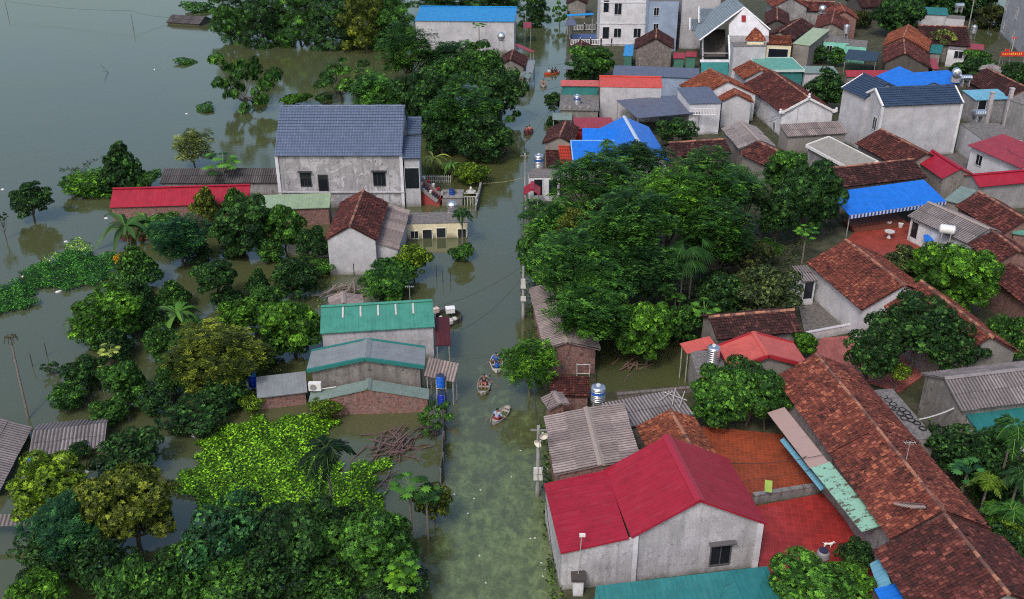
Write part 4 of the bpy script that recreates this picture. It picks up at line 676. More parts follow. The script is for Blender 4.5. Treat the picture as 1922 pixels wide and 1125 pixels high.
("gable", {'key': 'fib14', 'n': 'shed', 'lab': 'large sunken corrugated roof cut by the left edge', 'roof': 'fibro', 'wall': 'dark', 'ridge': 0, 'oe': 0.2, 'P': [-35.974, 53.689, -1.436, 7.312, 3.179, 2.988, 1.923, 0.611, 0.556]}),
("shed", {'key': 'fib15', 'n': 'shed', 'lab': 'small corrugated roof peeping from trees at the lower left edge', 'roof': 'fibro', 'wall': 'dark', 'walls': 'posts', 'P': [-30.2, 47.092, 0.035, 3.316, 0.623, 1.577, 1.218]}),
("shed", {'key': 'blu16', 'n': 'house', 'lab': 'long pale wall house with bright sky blue roof at the top edge', 'roof': 'skyblue', 'wall': 'palegrey', 'cap': 1, 'P': [-7.705, 180.964, -0.048, 17.225, 8.24, 6.229, 5.385]}),
("shed", {'key': 'red16b', 'n': 'canopy', 'lab': 'small red awning on a pole by the blue roofed house', 'roof': 'rosy', 'wall': 'grey', 'walls': 'posts', 'P': [2.768, 183.77, -0.005, 1.487, 4.112, 3.0, 2.8]}),
("gable", {'key': 'dk17', 'n': 'tiled_house', 'lab': 'small dark tiled gable house at the canal bend near the top', 'roof': 'tile_dark', 'wall': 'dirty', 'P': [-0.017, 156.646, -1.646, 6.629, 1.769, 2.381, 3.448, 2.502, 2.241]}),
("shed", {'key': 'red17c', 'n': 'canopy', 'lab': 'crimson sheet canopy behind the small dark tiled gable by the canal', 'roof': 'rosy', 'wall': 'grey', 'walls': 'posts', 'P': [0.707, 167.527, 0.546, 0.876, 5.192, 2.614, 2.388]}),
("shed", {'key': 'teal17c', 'n': 'canopy', 'lab': 'blue green sheet canopy over the water beside the dark tiled gable', 'roof': 'bluegrey', 'wall': 'grey', 'walls': 'posts', 'P': [3.184, 157.969, -0.079, 1.092, 6.836, 2.201, 1.999]}),
("gable", {'key': 'hut18', 'n': 'shed', 'lab': 'drowned hut with only its grey roof above the lake, top left', 'roof': 'fibrodark', 'wall': 'dark', 'ridge': 0, 'oe': 0.2, 'P': [-63.167, 197.969, -0.266, 7.319, 2.437, 2.408, 1.369, 0.349, 0.35]}),
("gable", {'key': 'fib19', 'n': 'shed', 'lab': 'little grey brown gable roof between the palm poles and the teal green roof', 'roof': 'fibropink', 'wall': 'dirty', 'ridge': 'cement', 'P': [-14.297, 75.055, -1.369, 2.091, 1.201, 1.588, 1.925, 1.515, 1.455]}),
("gable", {'key': 'gg20', 'n': 'canopy', 'lab': 'small grey green gable canopy at the canal bend below the dark tiled house', 'roof': 'greygreen', 'wall': 'dirty', 'walls': 'posts', 'oe': 0.1, 'P': [1.692, 148.887, -1.75, 2.406, 1.078, 1.069, 2.331, 1.997, 1.971]}),
]
for k, h in HOUSES: BUILD[k](h)
def wallrun(name, label, a, b, h, t, mat, cat='wall', z0=-1.0, group=None):
    a, b = Vector(a), Vector(b); d = (b-a); L = math.hypot(d.x, d.y); mb = MB(); mb.box(0, L, -t/2, t/2, z0, h, 0); mb.box(-.03, L+.03, -t/2-.04, t/2+.04, h, h+.07)
    o = mb.build(name, mat); o.location = (a.x, a.y, 0); o.rotation_euler = (0, 0, math.atan2(d.y, d.x)); tag(o, label, cat, group); return o
wallrun('low_wall', 'grey low wall between the orange terrace and the red paved yard', (15.17, 49.88, 0.40), (19.90, 51.00, 0.40), .85, .25, WALLS['grey']())
wallrun('low_wall', 'long grey parapet between the red paved yard and the rusted awnings', (19.96, 50.84, 0.40), (21.39, 45.15, 0.40), .95, .45, WALLS['grey']())
wallrun('low_wall', 'white low wall closing the cracked concrete yard', (23.98, 70.69, 0.40), (28.52, 72.31, 0.40), .95, .2, WALLS['white']())
wallrun('low_wall', 'dark low brick wall along the flooded yard below the glossy round tree', (7.75, 62.03, 0.20), (13.49, 62.99, 0.20), .55, .22, WALLS['stone']())
wallrun('low_wall', 'thin grey wall standing in water beside the hexagon planter', (-3.52, 106.66, 0.00), (-3.89, 99.22, 0.00), .7, .15, WALLS['grey']())
wallrun('low_wall', 'blue low wall behind the white balustrades', (10.94, 182.28, 0.40), (15.23, 182.72, 0.40), 1.0, .2, m_plaster((.10, .18, .45), .2))
# white balustrades with dark posts
def balustrade(label, a, b, n):
    a, b = Vector(a), Vector(b); d = b-a; L = math.hypot(d.x, d.y); r = empty('balustrade', label, 'balustrade', (a.x, a.y, .3), math.atan2(d.y, d.x)); m = MB()
    m.box(0, L, -.06, .06, .95, 1.05); m.box(0, L, -.06, .06, .1, .2)
    k = int(L/.28)
    for i in range(k): m.box(L*(i+.5)/k-.05, L*(i+.5)/k+.05, -.04, .04, .2, .95)
    m.build('railing', m_plain('white_paint', (.72, .72, .76)), r)
    for i in range(n+1):
        x = L*i/n; p = MB(); p.box(x-.11, x+.11, -.12, .12, -.3, 1.2); q = p.build('post', m_plain('dark_post', (.05, .03, .035)), r)
        MB().lathe([(0, -.1), (.1, -.04), (.1, .04), (0, .1)], 8, (x, 0, 1.3)).build('finial', m_plain('white_paint', (.72, .72, .76)), q)
balustrade('front white balustrade with dark posts below the white house', (10.17, 176.73, 0.30), (23.16, 177.57, 0.30), 7)
balustrade('rear white balustrade before the blue low wall', (11.31, 189.12, 0.30), (15.85, 189.59, 0.30), 2)
# picket fence
def picket(label, a, b):
    a, b = Vector(a), Vector(b); d = b-a; L = math.hypot(d.x, d.y); m = MB(); k = int(L/.22)
    for i in range(k+1): m.box(L*i/k-.035, L*i/k+.035, -.02, .02, -.6, .95)
    m.box(0, L, .02, .05, .2, .27); m.box(0, L, .02, .05, .7, .77); o = m.build('picket_fence', m_plain('old_white_paint', (.5, .5, .5)))
    o.location = (a.x, a.y, 0); o.rotation_euler = (0, 0, math.atan2(d.y, d.x)); tag(o, label, 'fence')
picket('white picket fence standing in the flood right of the big grey house', (-10.39, 108.23, 0.00), (-7.06, 108.05, 0.00))
# stairs with pots beside the big grey house
sa, sb = Vector((-10.00, 102.32, 2.00)), Vector((-7.69, 101.58, 0.30)); st = empty('staircase', 'red outside staircase running down into the flood from the big grey house', 'stairs', sa)
m = MB(); dd = (sb-sa); ang = math.atan2(dd.y, dd.x); LL = math.hypot(dd.x, dd.y)
for i in range(11): m.box(LL*i/11, LL*(i+1)/11, -.65, .65, -3.2, dd.z*i/11-.02)
o = m.build('steps', m_plain('red_step', (.32, .05, .05)), st); o.rotation_euler = (0, 0, ang)
m = MB()
for s in (-.75, .75): m.slab([(0, s-.07, .45), (LL, s-.07, dd.z+.45), (LL, s+.07, dd.z+.45), (0, s+.07, .45)], .5)
o = m.build('railing', WALLS['grey'](), st); o.rotation_euler = (0, 0, ang)
potcols = [(.03, .03, .035), (.6, .6, .62), (.03, .03, .035), (.02, .03, .08)]; POT = {}
def pot(p, r, c, lab, grp):
    k = (c,)
    e = empty('flower_pot', lab, 'flower pot', p, 0, grp)
    if k not in POT:
        a = MB().lathe([(0, 0), (.14, 0), (.2, .3), (.17, .3), (.16, .26), (0, .26)], 10).build('pot', m_plain('pot', c), e); POT[k] = a
    else: a = POT[k].copy(); COL.objects.link(a); a.parent = e
    e.scale = (r/.2,)*3
side = Vector((-math.sin(ang), math.cos(ang), 0))
for i in range(9):
    t = (i+.5)/9.; p = sa.lerp(sb, t)
    pot(p-side*.75+Vector((0, 0, .46)), .2, potcols[i % 4], 'plant pot on the near railing of the red outside staircase', 'pots along the red staircase')
    if i % 2 == 0: pot(p+side*.75+Vector((0, 0, .46)), .2, [(.6, .6, .62), (.35, .02, .03)][i//2 % 2], 'plant pot on the far railing of the red outside staircase', 'pots along the far rail')
# hexagonal planter, small concrete landing
pl = empty('planter', 'hexagonal stone planter with a white finial standing in the flood', 'planter', (-4.59, 104.30, 0.00)); MB().lathe([(0, .3), (.55, .3), (.6, .45), (.5, .45), (.45, .38), (0, .38)], 6).build('basin', m_plain('stone', (.5, .5, .5)), pl); MB().lathe([(.08, .38), (.08, .7), (.16, .78), (.1, .95), (0, 1.)], 8).build('finial', m_plain('stone2', (.6, .6, .6)), pl)
lb = Vector((-6.48, 101.71, 0.00)); ld = empty('concrete_landing', 'stained concrete landing with pillars at the foot of the red stairs', 'landing', lb)
m = MB(); m.box(-1.1, 1.1, -.8, .9, -1, .9); m.build('slab', WALLS['grey'](), ld); m = MB(); m.box(-1.2, 1.2, -.9, -.7, .95, 1.2); m.box(-1.2, 1.2, .75, .95, .95, 1.25); m.box(-1.2, -1., -.9, .9, .95, 1.2); m.build('parapet', WALLS['grey'](), ld)
m = MB(); [m.box(1.3+.3*i, 1.36+.3*i, -.6, -.54, -.5, 1.0) for i in range(5)]; m.box(1.2, 2.7, -.6, -.54, .95, 1.02); m.box(1.2, 2.7, .5, .56, .95, 1.02); m.box(2.6, 2.7, -.6, .56, .9, 1.0); m.build('railing', m_plain('rail_white', (.55, .55, .58)), ld)
# ---------------------------------------------------------------- water tanks
def tank(label, p, d, h, band=None, stand=0., cat='water tank'):
    r = d/2; e = empty('water_tank', label, cat, p); prof = [(0, 0), (r*.96, 0)]
    k = 7
    for i in range(k): z = h*.06+h*.8*i/k; prof += [(r, z), (r, z+h*.06), (r*.965, z+h*.075), (r*.965, z+h*.1)]
    prof += [(r, h*.88), (r*.9, h*.93), (r*.35, h*.985), (r*.3, h*1.0), (0, h*1.0)]; b = MB().lathe(prof, 22).build('body', m_steel(), e, True); b.data.polygons.foreach_set('use_smooth', [True]*len(b.data.polygons))
    MB().lathe([(r*.3, h), (r*.3, h*1.04), (0, h*1.05)], 14).build('lid', m_plain('tank_lid', (.6, .62, .65), .4), e)
    if band: MB().lathe([(r*1.01, h*.5), (r*1.01, h*.68)], 22).build('label_band', m_plain('label_blue', band, .4), e)
    if stand: 
        m = MB()
        for a in range(4): t = math.pi/4+a*math.pi/2; m.tube((r*.8*math.cos(t), r*.8*math.sin(t), -stand), (r*.8*math.cos(t), r*.8*math.sin(t), 0), .035)
        m.lathe([(r*.8, -.06), (r*.95, -.06), (r*.95, 0), (r*.8, 0)], 16); m.build('stand', m_plain('steel_frame', (.3, .3, .32)), e)
tank('upright steel tank with a blue label between the grey corrugated roofs', (5.93, 58.02, 2.60), 1.0, 1.25, (.03, .12, .45), 2.4)
tank('tall ribbed steel tank with a thin pipe on the concrete block by the salmon roof', (14.72, 62.90, 2.70), .95, 1.5)
tank('steel tank with blue bands above the white flat roofed building by the canal', (2.95, 104.75, 3.10), 1.05, 1.5, (.03, .10, .35), .5)
tank('small steel tank on the porch roof beside the salmon sheet roof', (8.69, 130.09, 3.00), .95, 1.3, (.03, .08, .3))
tank('striped steel tank on a roof above the mint green house', (55.76, 167.92, 4.40), 1.0, 1.35, None, 1.2)
tank('little upright steel tank right of the long dark roof at top right', (79.61, 173.58, 3.20), 1.0, 1.3, None, 1.)
def round_tank(label, p, r, stand):
    e = empty('water_tank', label, 'water tank', p); n = 8; MB().lathe([(r*math.sin(math.pi*i/n), r-r*math.cos(math.pi*i/n)) for i in range(n+1)], 16).build('body', m_steel(), e, True)
    m = MB(); [m.tube((sx*r*.7, sy*r*.7, -stand), (sx*r*.6, sy*r*.6, r*.4), .04) for sx in (-1, 1) for sy in (-1, 1)]; m.box(-r*.8, r*.8, -r*.8, r*.8, -.06, 0); m.build('stand', m_plain('steel_frame', (.3, .3, .32)), e)
round_tank('ball shaped steel tank on a grey rooftop at the top right', (56.86, 186.15, 4.20), .7, 1.3)
round_tank('ball shaped steel tank on a tall frame beside the long pale wall', (-1.72, 162.29, 4.40), .65, 4.4)
round_tank('round steel tank standing behind the yellow flooded building', (-6.12, 94.90, 1.80), .6, 1.5)
def lying(label, p, L, r, rz, marks=0, mat=None):
    e = empty('water_tank', label, 'water tank', p, rz); mb = MB(); prof = [(0, -L/2-.12), (r*.7, -L/2-.05), (r, -L/2+.05)]+[(r*(1 if i % 2 else .97), -L/2+.05+(L-.1)*i/12) for i in range(1, 12)]+[(r, L/2-.05), (r*.7, L/2+.05), (0, L/2+.12)]
    mb.lathe(prof, 18); o = mb.build('body', mat or m_steel(), e, True); o.rotation_euler = (0, rad(90), 0); o.location = (0, 0, r+.1)
    m = MB(); [m.box(x-.05, x+.05, -r*.9, r*.9, -.6, .35) for x in (-L*.3, L*.3)]; m.build('stand', m_plain('steel_frame', (.3, .3, .32)), e)
    if marks:
        m = MB(); [m.box(-.45+.22*i, -.33+.22*i, -r-.02, -r+.02, r-.05, r+.22) for i in range(5)]; m.build('lettering', m_plain('dark_letters', (.03, .03, .05)), e)
lying('lying steel tank on tall legs on the bare grey block at top right', (82.92, 188.63, 4.40), 1.5, .5, .1)
lying('lying steel tank seen end on behind the bright blue roofs', (62.06, 137.83, 4.60), 1.3, .6, 1.3)
lying('lying pale steel tank with dark lettering on its side, right of the bright blue roofs', (63.17, 137.06, 4.20), 1.5, .45, 0., 1)
lying('lying steel tank on the flat roof below the light blue roof', (58.19, 120.73, 3.90), 1.5, .5, .15)
lying('lying white tank on the grey fibre cement roof beside the blue awning', (40.86, 86.03, 3.00), 1.3, .45, -.4, 0, m_plain('white_plastic', (.7, .7, .72), .4))
# ---------------------------------------------------------------- barrels, boxes, rubbish
def barrel(label, p, c, h=.95, r=.3, grp=None):
    e = empty('barrel', label, 'barrel', p, 0, grp); MB().lathe([(0, 0), (r*.9, 0), (r, .05), (r, h*.3), (r*1.05, h*.33), (r, h*.36), (r, h*.65), (r*1.05, h*.68), (r, h*.71), (r*.97, h*.95), (r*.85, h), (0, h)], 16).build('body', m_plain('barrel_plastic', c, .35), e, True)
    MB().lathe([(r*.9, h*.97), (r*.9, h*1.04), (0, h*1.05)], 16).build('lid', m_plain('barrel_lid', (.03, .04, .08), .4), e)
barrel('light blue barrel stacked on the other at the left of the small blue grey shed', (-19.46, 63.64, 1.15), (.03, .20, .60)); barrel('deep blue barrel under the light blue one left of the small blue grey shed', (-19.52, 63.74, 0.20), (.01, .06, .55))
barrel('blue barrel with black lid on the rack at the canal under the plank awning', (-5.17, 61.26, 1.70), (.01, .12, .60)); barrel('dark blue barrel at water level below the barrel rack', (-5.10, 61.19, 0.10), (.01, .04, .40), 1.1, .33)
barrel('blue barrel on the concrete landing by the red stairs', (-6.58, 101.95, 0.90), (.01, .06, .30), .7, .3)
rk = empty('barrel_rack', 'pale metal rack holding the blue barrel above the canal', 'rack', (-5.23, 62.57, 0.00)); m = MB()
for x in (-.35, .35):
    for y in (-.3, .3): m.tube((x, y, -.8), (x, y, 1.7), .03)
for z in (.9, 1.66): [m.tube((-.35, y, z), (.35, y, z), .03) for y in (-.3, .3)]; [m.tube((x, -.3, z), (x, .3, z), .03) for x in (-.35, .35)]
m.build('frame', m_plain('rack', (.5, .5, .5)), rk); MB().tube((.1, -.45, -.5), (.1, -.4, 2.2), .035).build('pipe', m_plain('pipe_blue', (.1, .25, .5)), rk)
ac = empty('air_conditioner', 'white air conditioner unit on the wall under the blue grey gable roof', 'air conditioner', (-14.23, 61.07, 1.55)); MB().box(-.45, .45, -.18, .18, 0, .62).build('case', m_plain('white_metal', (.7, .7, .7)), ac); MB().tube((-.1, -.185, .31), (-.1, -.2, .31), .24, n=16).build('fan_grille', m_plain('grille', (.25, .25, .26)), ac); MB().tube((.3, -.1, .1), (1.5, .1, .2), .03).build('hose', m_plain('hose', (.7, .7, .7)), ac)
def crate(label, p, sx, sy, sz, c, rz=0., name='foam_box', cat='box'):
    e = empty(name, label, cat, p, rz); MB().box(-sx/2, sx/2, -sy/2, sy/2, 0, sz*.75).build('body', m_plain('foam', c), e); MB().box(-sx/2-.02, sx/2+.02, -sy/2-.02, sy/2+.02, sz*.76, sz).build('lid', m_plain('foam_lid', mul(c, 1.1)), e)
crate('big white foam box on the net pen beside the teal green roof', (-5.28, 75.17, 0.50), .75, .55, .45, (.75, .75, .78), .2)
crate('smaller white and orange box left of the big foam box', (-6.46, 74.59, 0.80), .45, .4, .4, (.65, .5, .45), .5)
np_ = empty('net_pen', 'round fish net pen with white floats at the canal bank', 'net pen', (-5.41, 74.75, 0.00)); m = MB(); mf = MB()
for i in range(16):
    a0, a1 = 2*math.pi*i/16, 2*math.pi*(i+1)/16; q = [(1.15*math.cos(t), 1.15*math.sin(t)) for t in (a0, a1)]
    m.face([(*q[0], -.4), (*q[1], -.4), (*q[1], .42), (*q[0], .42)]); m.face([(*q[1], -.4), (*q[0], -.4), (*q[0], .4), (*q[1], .42)])
    if i % 2: m.tube((*q[0], -.6), (*q[0], .7+.2*(i % 3)), .025)
m.build('net', m_plain('net_dark', (.13, .13, .13)), np_)
for x, y, r in ((-.3, -.9, .28), (.2, -1., .3), (.55, -.7, .25), (-.6, -.5, .2)): mf.lathe([(0, 0), (r, .1), (r, .4), (r*.5, .5), (0, .5)], 9, (x, y, .1))
mf.build('float', m_plain('white_sack', (.62, .6, .58)), np_)
def floater(name, label, p, sx, sy, sz, c, rz, cat, grp=None):
    rng = random.Random(label+str(p[0])); n = 10; top = []; mb = MB(); P = [(sx/2*math.cos(2*math.pi*i/n)*rng.uniform(.75, 1.1), sy/2*math.sin(2*math.pi*i/n)*rng.uniform(.75, 1.1)) for i in range(n)]
    for i in range(n):
        a, b = P[i], P[(i+1) % n]; mb.face([(*a, 0), (*b, 0), (b[0]*.8, b[1]*.8, sz*.8), (a[0]*.8, a[1]*.8, sz*.8)]); mb.face([(a[0]*.8, a[1]*.8, sz*.8), (b[0]*.8, b[1]*.8, sz*.8), (0, 0, sz)])
    o = mb.build(name, m_plain(name, c)); o.location = p; o.rotation_euler = (0, 0, rz); tag(o, label, cat, grp)
floater('plastic_sheet', 'blue plastic sheet floating by the long drowned corrugated roof', (-32.04, 54.86, 0.00), 1.3, .55, .14, (.02, .17, .55), .15, 'plastic sheet')
floater('foam_block', 'white foam block floating below the long drowned corrugated roof', (-30.39, 54.86, 0.00), .9, .4, .16, (.75, .77, .8), .5, 'foam block')
floater('floating_sack', 'pale sack half under the eave of the long drowned corrugated roof', (-29.58, 55.28, 0.00), .9, .5, .22, (.42, .42, .42), -.3, 'sack')
floater('foam_board', 'pale board just under the surface near the lone dark post', (-28.24, 53.38, 0.00), .7, .35, .05, (.35, .4, .4), .1, 'board')
floater('foam_block', 'white foam cube at the tip of the bright creeper patch', (-22.13, 57.54, 0.00), .6, .5, .3, (.75, .76, .8), .4, 'foam block')
floater('bottle', 'long white litter floating beside the dark green floating mat', (-40.85, 80.04, 0.00), .65, .25, .12, (.7, .7, .72), .6, 'litter')
for i, (p) in enumerate([(-42.91, 97.42, 0.00), (-44.67, 91.26, 0.00), (-45.43, 83.25, 0.00), (-58.12, 160.84, 0.00), (-45.62, 135.82, 0.00), (-57.74, 105.98, 0.00)]): floater('litter', 'small white litter scattered on the grey lake', p, .45, .28, .1, (.7, .7, .72), i*.7, 'litter', 'white litter on the lake')
for i, p in enumerate([(1.38, 46.83, 0.00), (1.94, 44.16, 0.00), (1.77, 43.54, 0.00), (1.71, 44.65, 0.00), (1.12, 46.79, 0.00), (-1.91, 45.28, 0.00), (-2.41, 50.59, 0.00), (-3.69, 51.02, 0.00), (-2.76, 49.12, 0.00), (-1.49, 43.02, 0.00), (-2.03, 51.46, 0.00), (0.58, 55.77, 0.00), (-0.04, 52.86, 0.00), (2.37, 53.73, 0.00)]): floater('litter', 'tiny white litter floating on the duckweed of the canal', p, .16, .10, .03, (.6, .6, .62), i*.9, 'litter', 'white litter on the canal')
# plank piles
def sticks(n, cx, cy, rx, ry, lab, grp, c, L, seed, name='plank', zt=.55):
    rng = random.Random(seed); proto = None
    for i in range(n):
        if proto is None: o = MB().box(-.5, .5, -.04, .04, -.025, .025).build(name, m_plain('old_wood', c)); proto = o
        else: o = proto.copy(); COL.objects.link(o)
        a = rng.gauss(.9, .55) if rng.random() < .75 else rng.uniform(0, 3.1); u, v = rng.gauss(0, .5), rng.gauss(0, .5)
        o.location = (cx+u*rx, cy+v*ry, .06+zt*rng.random()*max(0, 1-(u*u+v*v)*.9)); o.rotation_euler = (0, rng.uniform(-.18, .18), a); o.scale = (L*rng.uniform(.5, 1.2), rng.uniform(.6, 1.3), 1); tag(o, lab, name, grp)
pc = Vector((-8.28, 56.27, 0.00)); sticks(62, pc.x, pc.y, 1.5, 1.9, 'grey brown plank in the floating heap of planks beside the canal fence', 'planks in the floating heap', (.13, .085, .078), 1.9, 4)
pc = Vector((-6.03, 57.93, 0.00)); sticks(14, pc.x, pc.y, .9, .6, 'thin dark branch by the canal fence right of the plank heap', 'branches by the canal fence', (.08, .065, .06), 1.3, 9, 'branch', .3)
pc = Vector((-14.94, 79.65, 0.30)); sticks(46, pc.x, pc.y, 1.9, 1.1, 'pale bamboo pole in the collapsed heap below the pale gable house', 'poles in the collapsed heap', (.26, .21, .18), 2.2, 14, 'bamboo_pole', .9)
pc = Vector((9.21, 66.80, 0.00)); sticks(16, pc.x, pc.y, 1.2, 1.0, 'broken timber floating in the flooded yard below the glossy round tree', 'timber in the flooded yard', (.18, .12, .10), 1.2, 5, 'timber', .3)
pc = Vector((-7.96, 52.30, 0.00)); sticks(12, pc.x, pc.y, .6, 1.2, 'sunken step like plank row left of the papaya trees', 'sunken planks', (.13, .11, .10), 1.1, 6, 'plank', .1)
for i, (a, b) in enumerate([((10.12, 57.56, 2.90), (11.14, 58.56, 3.00)), ((10.53, 58.65, 2.90), (12.02, 57.56, 2.90)), ((10.95, 57.18, 2.80), (11.37, 58.72, 3.20)), ((11.38, 56.85, 2.80), (11.96, 58.40, 3.10))]):
    o = MB().tube(a, b, .035).build('bamboo_pole', m_plain('pole_pale', (.4, .38, .36))); tag(o, 'pale bamboo pole lying on the low corrugated roof by the red terrace', 'bamboo pole', 'poles on the corrugated roof')
# canal fence
cf = empty('net_fence', 'dark net fence with leaning posts along the left bank of the canal', 'fence', (-4.72, 55.53, 0.00)); c0 = Vector((-4.72, 55.53, 0.00)); m = MB(); pts = [Vector(p)-c0 for p in ((-4.89, 61.48, 0.00), (-4.80, 58.72, 0.00), (-4.72, 56.15, 0.00), (-4.61, 53.73, 0.00), (-4.67, 52.02, 0.00))]
for p in pts: MB().tube((p.x, p.y, -1), (p.x+.08, p.y, 1.3), .05).build('post', m_plain('fence_post', (.16, .15, .15)), cf)
for a, b in zip(pts, pts[1:]):
    m.face([(a.x, a.y, -.3), (b.x, b.y, -.3), (b.x, b.y, .95), (a.x, a.y, .95)]); m.tube((a.x, a.y, 1.15), (b.x, b.y, 1.15), .03)
m.build('net', m_plain('net_dark', (.10, .10, .10)), cf)
# ---------------------------------------------------------------- poles, wires, loudspeakers
def upole(label, p, top, r=.11, arms=0, c=(.33, .33, .33)):
    p = Vector(p); e = empty('utility_pole', label, 'utility pole', p); MB().tube((0, 0, -1), (0, 0, top), r*1.3, r*.8, 10).build('pole', m_plaster(c, .4), e)
    for i in range(arms): MB().box(-.5, .5, -.05, .05, top-.35-.5*i, top-.27-.5*i).build('crossarm', m_plain('arm', (.2, .2, .2)), e)
    return e
u1 = upole('near concrete utility pole with two loudspeakers and meter boxes at the canal edge', (1.63, 50.81, 0.00), 5.4, .12, 1)
for dx, z, a in ((.25, 5.0, .2), (.15, 4.4, -.6)):
    s = MB().lathe([(.06, 0), (.08, .12), (.2, .3), (.27, .36), (.24, .36), (.05, .15), (0, .15)], 14).build('loudspeaker', m_plain('horn', (.6, .58, .52)), u1, True); s.location = (dx, -.15, z); s.rotation_euler = (rad(95), 0, a)
for dx, z in ((-.15, 2.0), (.16, 2.0), (-.15, 1.5), (.16, 1.5)): MB().box(dx-.13, dx+.13, -.32, -.14, z, z+.4).build('meter_box', m_plain('meter', (.55, .55, .56)), u1)
upole('utility pole at the canal beside the white flat roofed building', (1.42, 103.32, 0.00), 5.2, .12, 1)
u3 = upole('utility pole with pale meter boxes hidden at the edge of the central grove', (0.95, 74.75, 0.00), 5.0, .12, 0)
for z in (3.1, 3.55, 1.9): MB().box(-.22, .22, -.32, -.14, z, z+.4).build('meter_box', m_plain('meter', (.55, .55, .56)), u3)
upole('tall pole with a white loudspeaker behind the long dark roof at top right', (86.70, 191.50, 0.00), 5.8, .1, 1)
upole('utility pole before the red banner at top right', (82.16, 164.04, 0.00), 4.6, .1, 0)
upole('slim pole standing in the lake at the top left corner', (-103.12, 207.43, 0.00), 2.4, .05, 0, (.12, .11, .1)); upole('slim pole in the lake tied to the drowned hut', (-72.67, 193.43, 0.00), 2.6, .05, 0, (.12, .11, .1))
upole('short pole at the canal right of the sky blue roof', (2.51, 189.60, 0.00), 4., .05, 0, (.3, .3, .3))
upole('slim steel pole beside the fibre cement roofs at right edge', (49.28, 89.17, 0.00), 3.5, .05, 0, (.6, .6, .6))
def cable(label, a, b, sag, r=.018, name='cable', grp=None, c=(.03, .03, .03)):
    a, b = Vector(a), Vector(b); n = 14; o = MB().path([a.lerp(b, i/n)-Vector((0, 0, sag*4*(i/n)*(1-i/n))) for i in range(n+1)], r, r, 5).build(name, m_plain('cable', c)); tag(o, label, 'cable', grp)
cable('wire between the two slim poles in the lake', (-103.21, 207.64, 2.40), (-73.80, 196.56, 2.60), .5, .022); cable('wire from the slim lake pole to the drowned hut', (-73.80, 196.56, 2.60), (-67.49, 199.54, 0.70), .3, .022)
cable('wire crossing the canal in front of the teal green roof', (-6.50, 72.11, 2.50), (0.85, 75.64, 4.60), .5); cable('lower wire crossing the canal to the grove pole', (-4.16, 70.13, 1.50), (0.89, 74.41, 4.20), .6)
cable('wire from the near loudspeaker pole along the canal edge', (1.58, 51.09, 5.20), (0.94, 80.31, 4.90), .5, .022, 'cable'); cable('twin wire dropping along the canal edge below the near pole', (1.60, 50.52, 5.00), (2.31, 39.02, 3.50), .3)
cable('wire from the canal pole up toward the salmon porch', (1.43, 107.20, 5.00), (7.24, 134.71, 4.00), .3); cable('wire crossing the canal at the bend in the upper part', (-0.08, 143.86, 1.00), (7.43, 138.38, 3.40), .4); cable('wire across the canal below the two upper boats', (2.01, 155.84, 2.00), (8.51, 151.02, 3.50), .3)
cable('pale rope across the canal from the yellow green shrub', (-3.39, 106.43, 0.60), (1.42, 104.51, 2.00), .2, .015, 'rope', None, (.4, .4, .25)); cable('wire from the canal pole to the left bank', (1.43, 106.82, 5.00), (-1.32, 111.91, 1.50), .3)
cable('thick pale cable from the ring roof to the grey warehouse', (27.11, 55.51, 2.70), (30.15, 56.43, 3.20), .15, .05, 'cable', None, (.5, .5, .5)); cable('clothes line over the terrace at the dry green towel', (13.83, 49.68, 2.00), (19.00, 50.64, 2.30), .1, .012, 'clothes_line')
o = MB().slab([(15.66, 49.70, 2.15), (16.10, 49.59, 2.15), (16.13, 49.46, 1.35), (15.69, 49.57, 1.35)], .02).build('towel', m_plain('green_cloth', (.35, .55, .12))); tag(o, 'bright green towel hanging over the red terrace', 'towel')
upole('slim grey pole before the ornate white gable house', (35.97, 122.03, 0.30), 4.4, .07, 0, (.4, .4, .42)); cable('wire from the slim grey pole to the red tiled house', (35.59, 122.41, 4.50), (32.48, 122.12, 3.00), .15)
cable('long wire over the roofs from the slim grey pole to the blue roof', (35.59, 122.41, 4.50), (18.36, 111.85, 4.00), .6); cable('wire crossing the alley beside the scarlet roof', (7.39, 134.71, 4.00), (12.21, 135.12, 5.00), .2)
cable('wire over the dark tiled roofs toward the tall pole at top right', (83.13, 185.73, 5.80), (82.89, 167.92, 4.40), .4); cable('wire from the near pole to the brick shed', (1.58, 51.09, 5.20), (4.57, 65.18, 3.30), .3); cable('second wire along the canal edge to the white flat roofed building', (0.94, 80.31, 4.90), (1.43, 106.96, 5.20), .4)
cable('wire above the terrace from the tiled row to the crimson house', (19.89, 50.81, 3.40), (13.35, 49.43, 3.60), .3); cable('wire over the big crimson roof at the right edge', (56.37, 114.30, 4.00), (55.89, 103.19, 4.50), .2)
for lab, p in (('thin roof antenna on the dark tiled house beside the mint green house', (51.02, 178.26, 4.80)), ('thin roof antenna on the long slate blue roof', (18.69, 145.30, 4.10)), ('thin roof antenna on the teal green roof', (-8.15, 70.73, 3.70)), ('thin roof antenna on the orange red tiled middle house', (23.19, 47.77, 4.90))):
    an = empty('antenna', lab, 'antenna', p); MB().tube((0, 0, -.1), (0, 0, 1.5), .02).build('mast', m_plain('mast', (.35, .35, .36)), an); m = MB(); m.tube((-.35, 0, 1.4), (.35, 0, 1.4), .015); [m.tube((x, -.2, 1.4), (x, .2, 1.4), .012) for x in (-.3, -.15, 0, .15, .3)]; m.build('boom', m_plain('mast', (.35, .35, .36)), an)
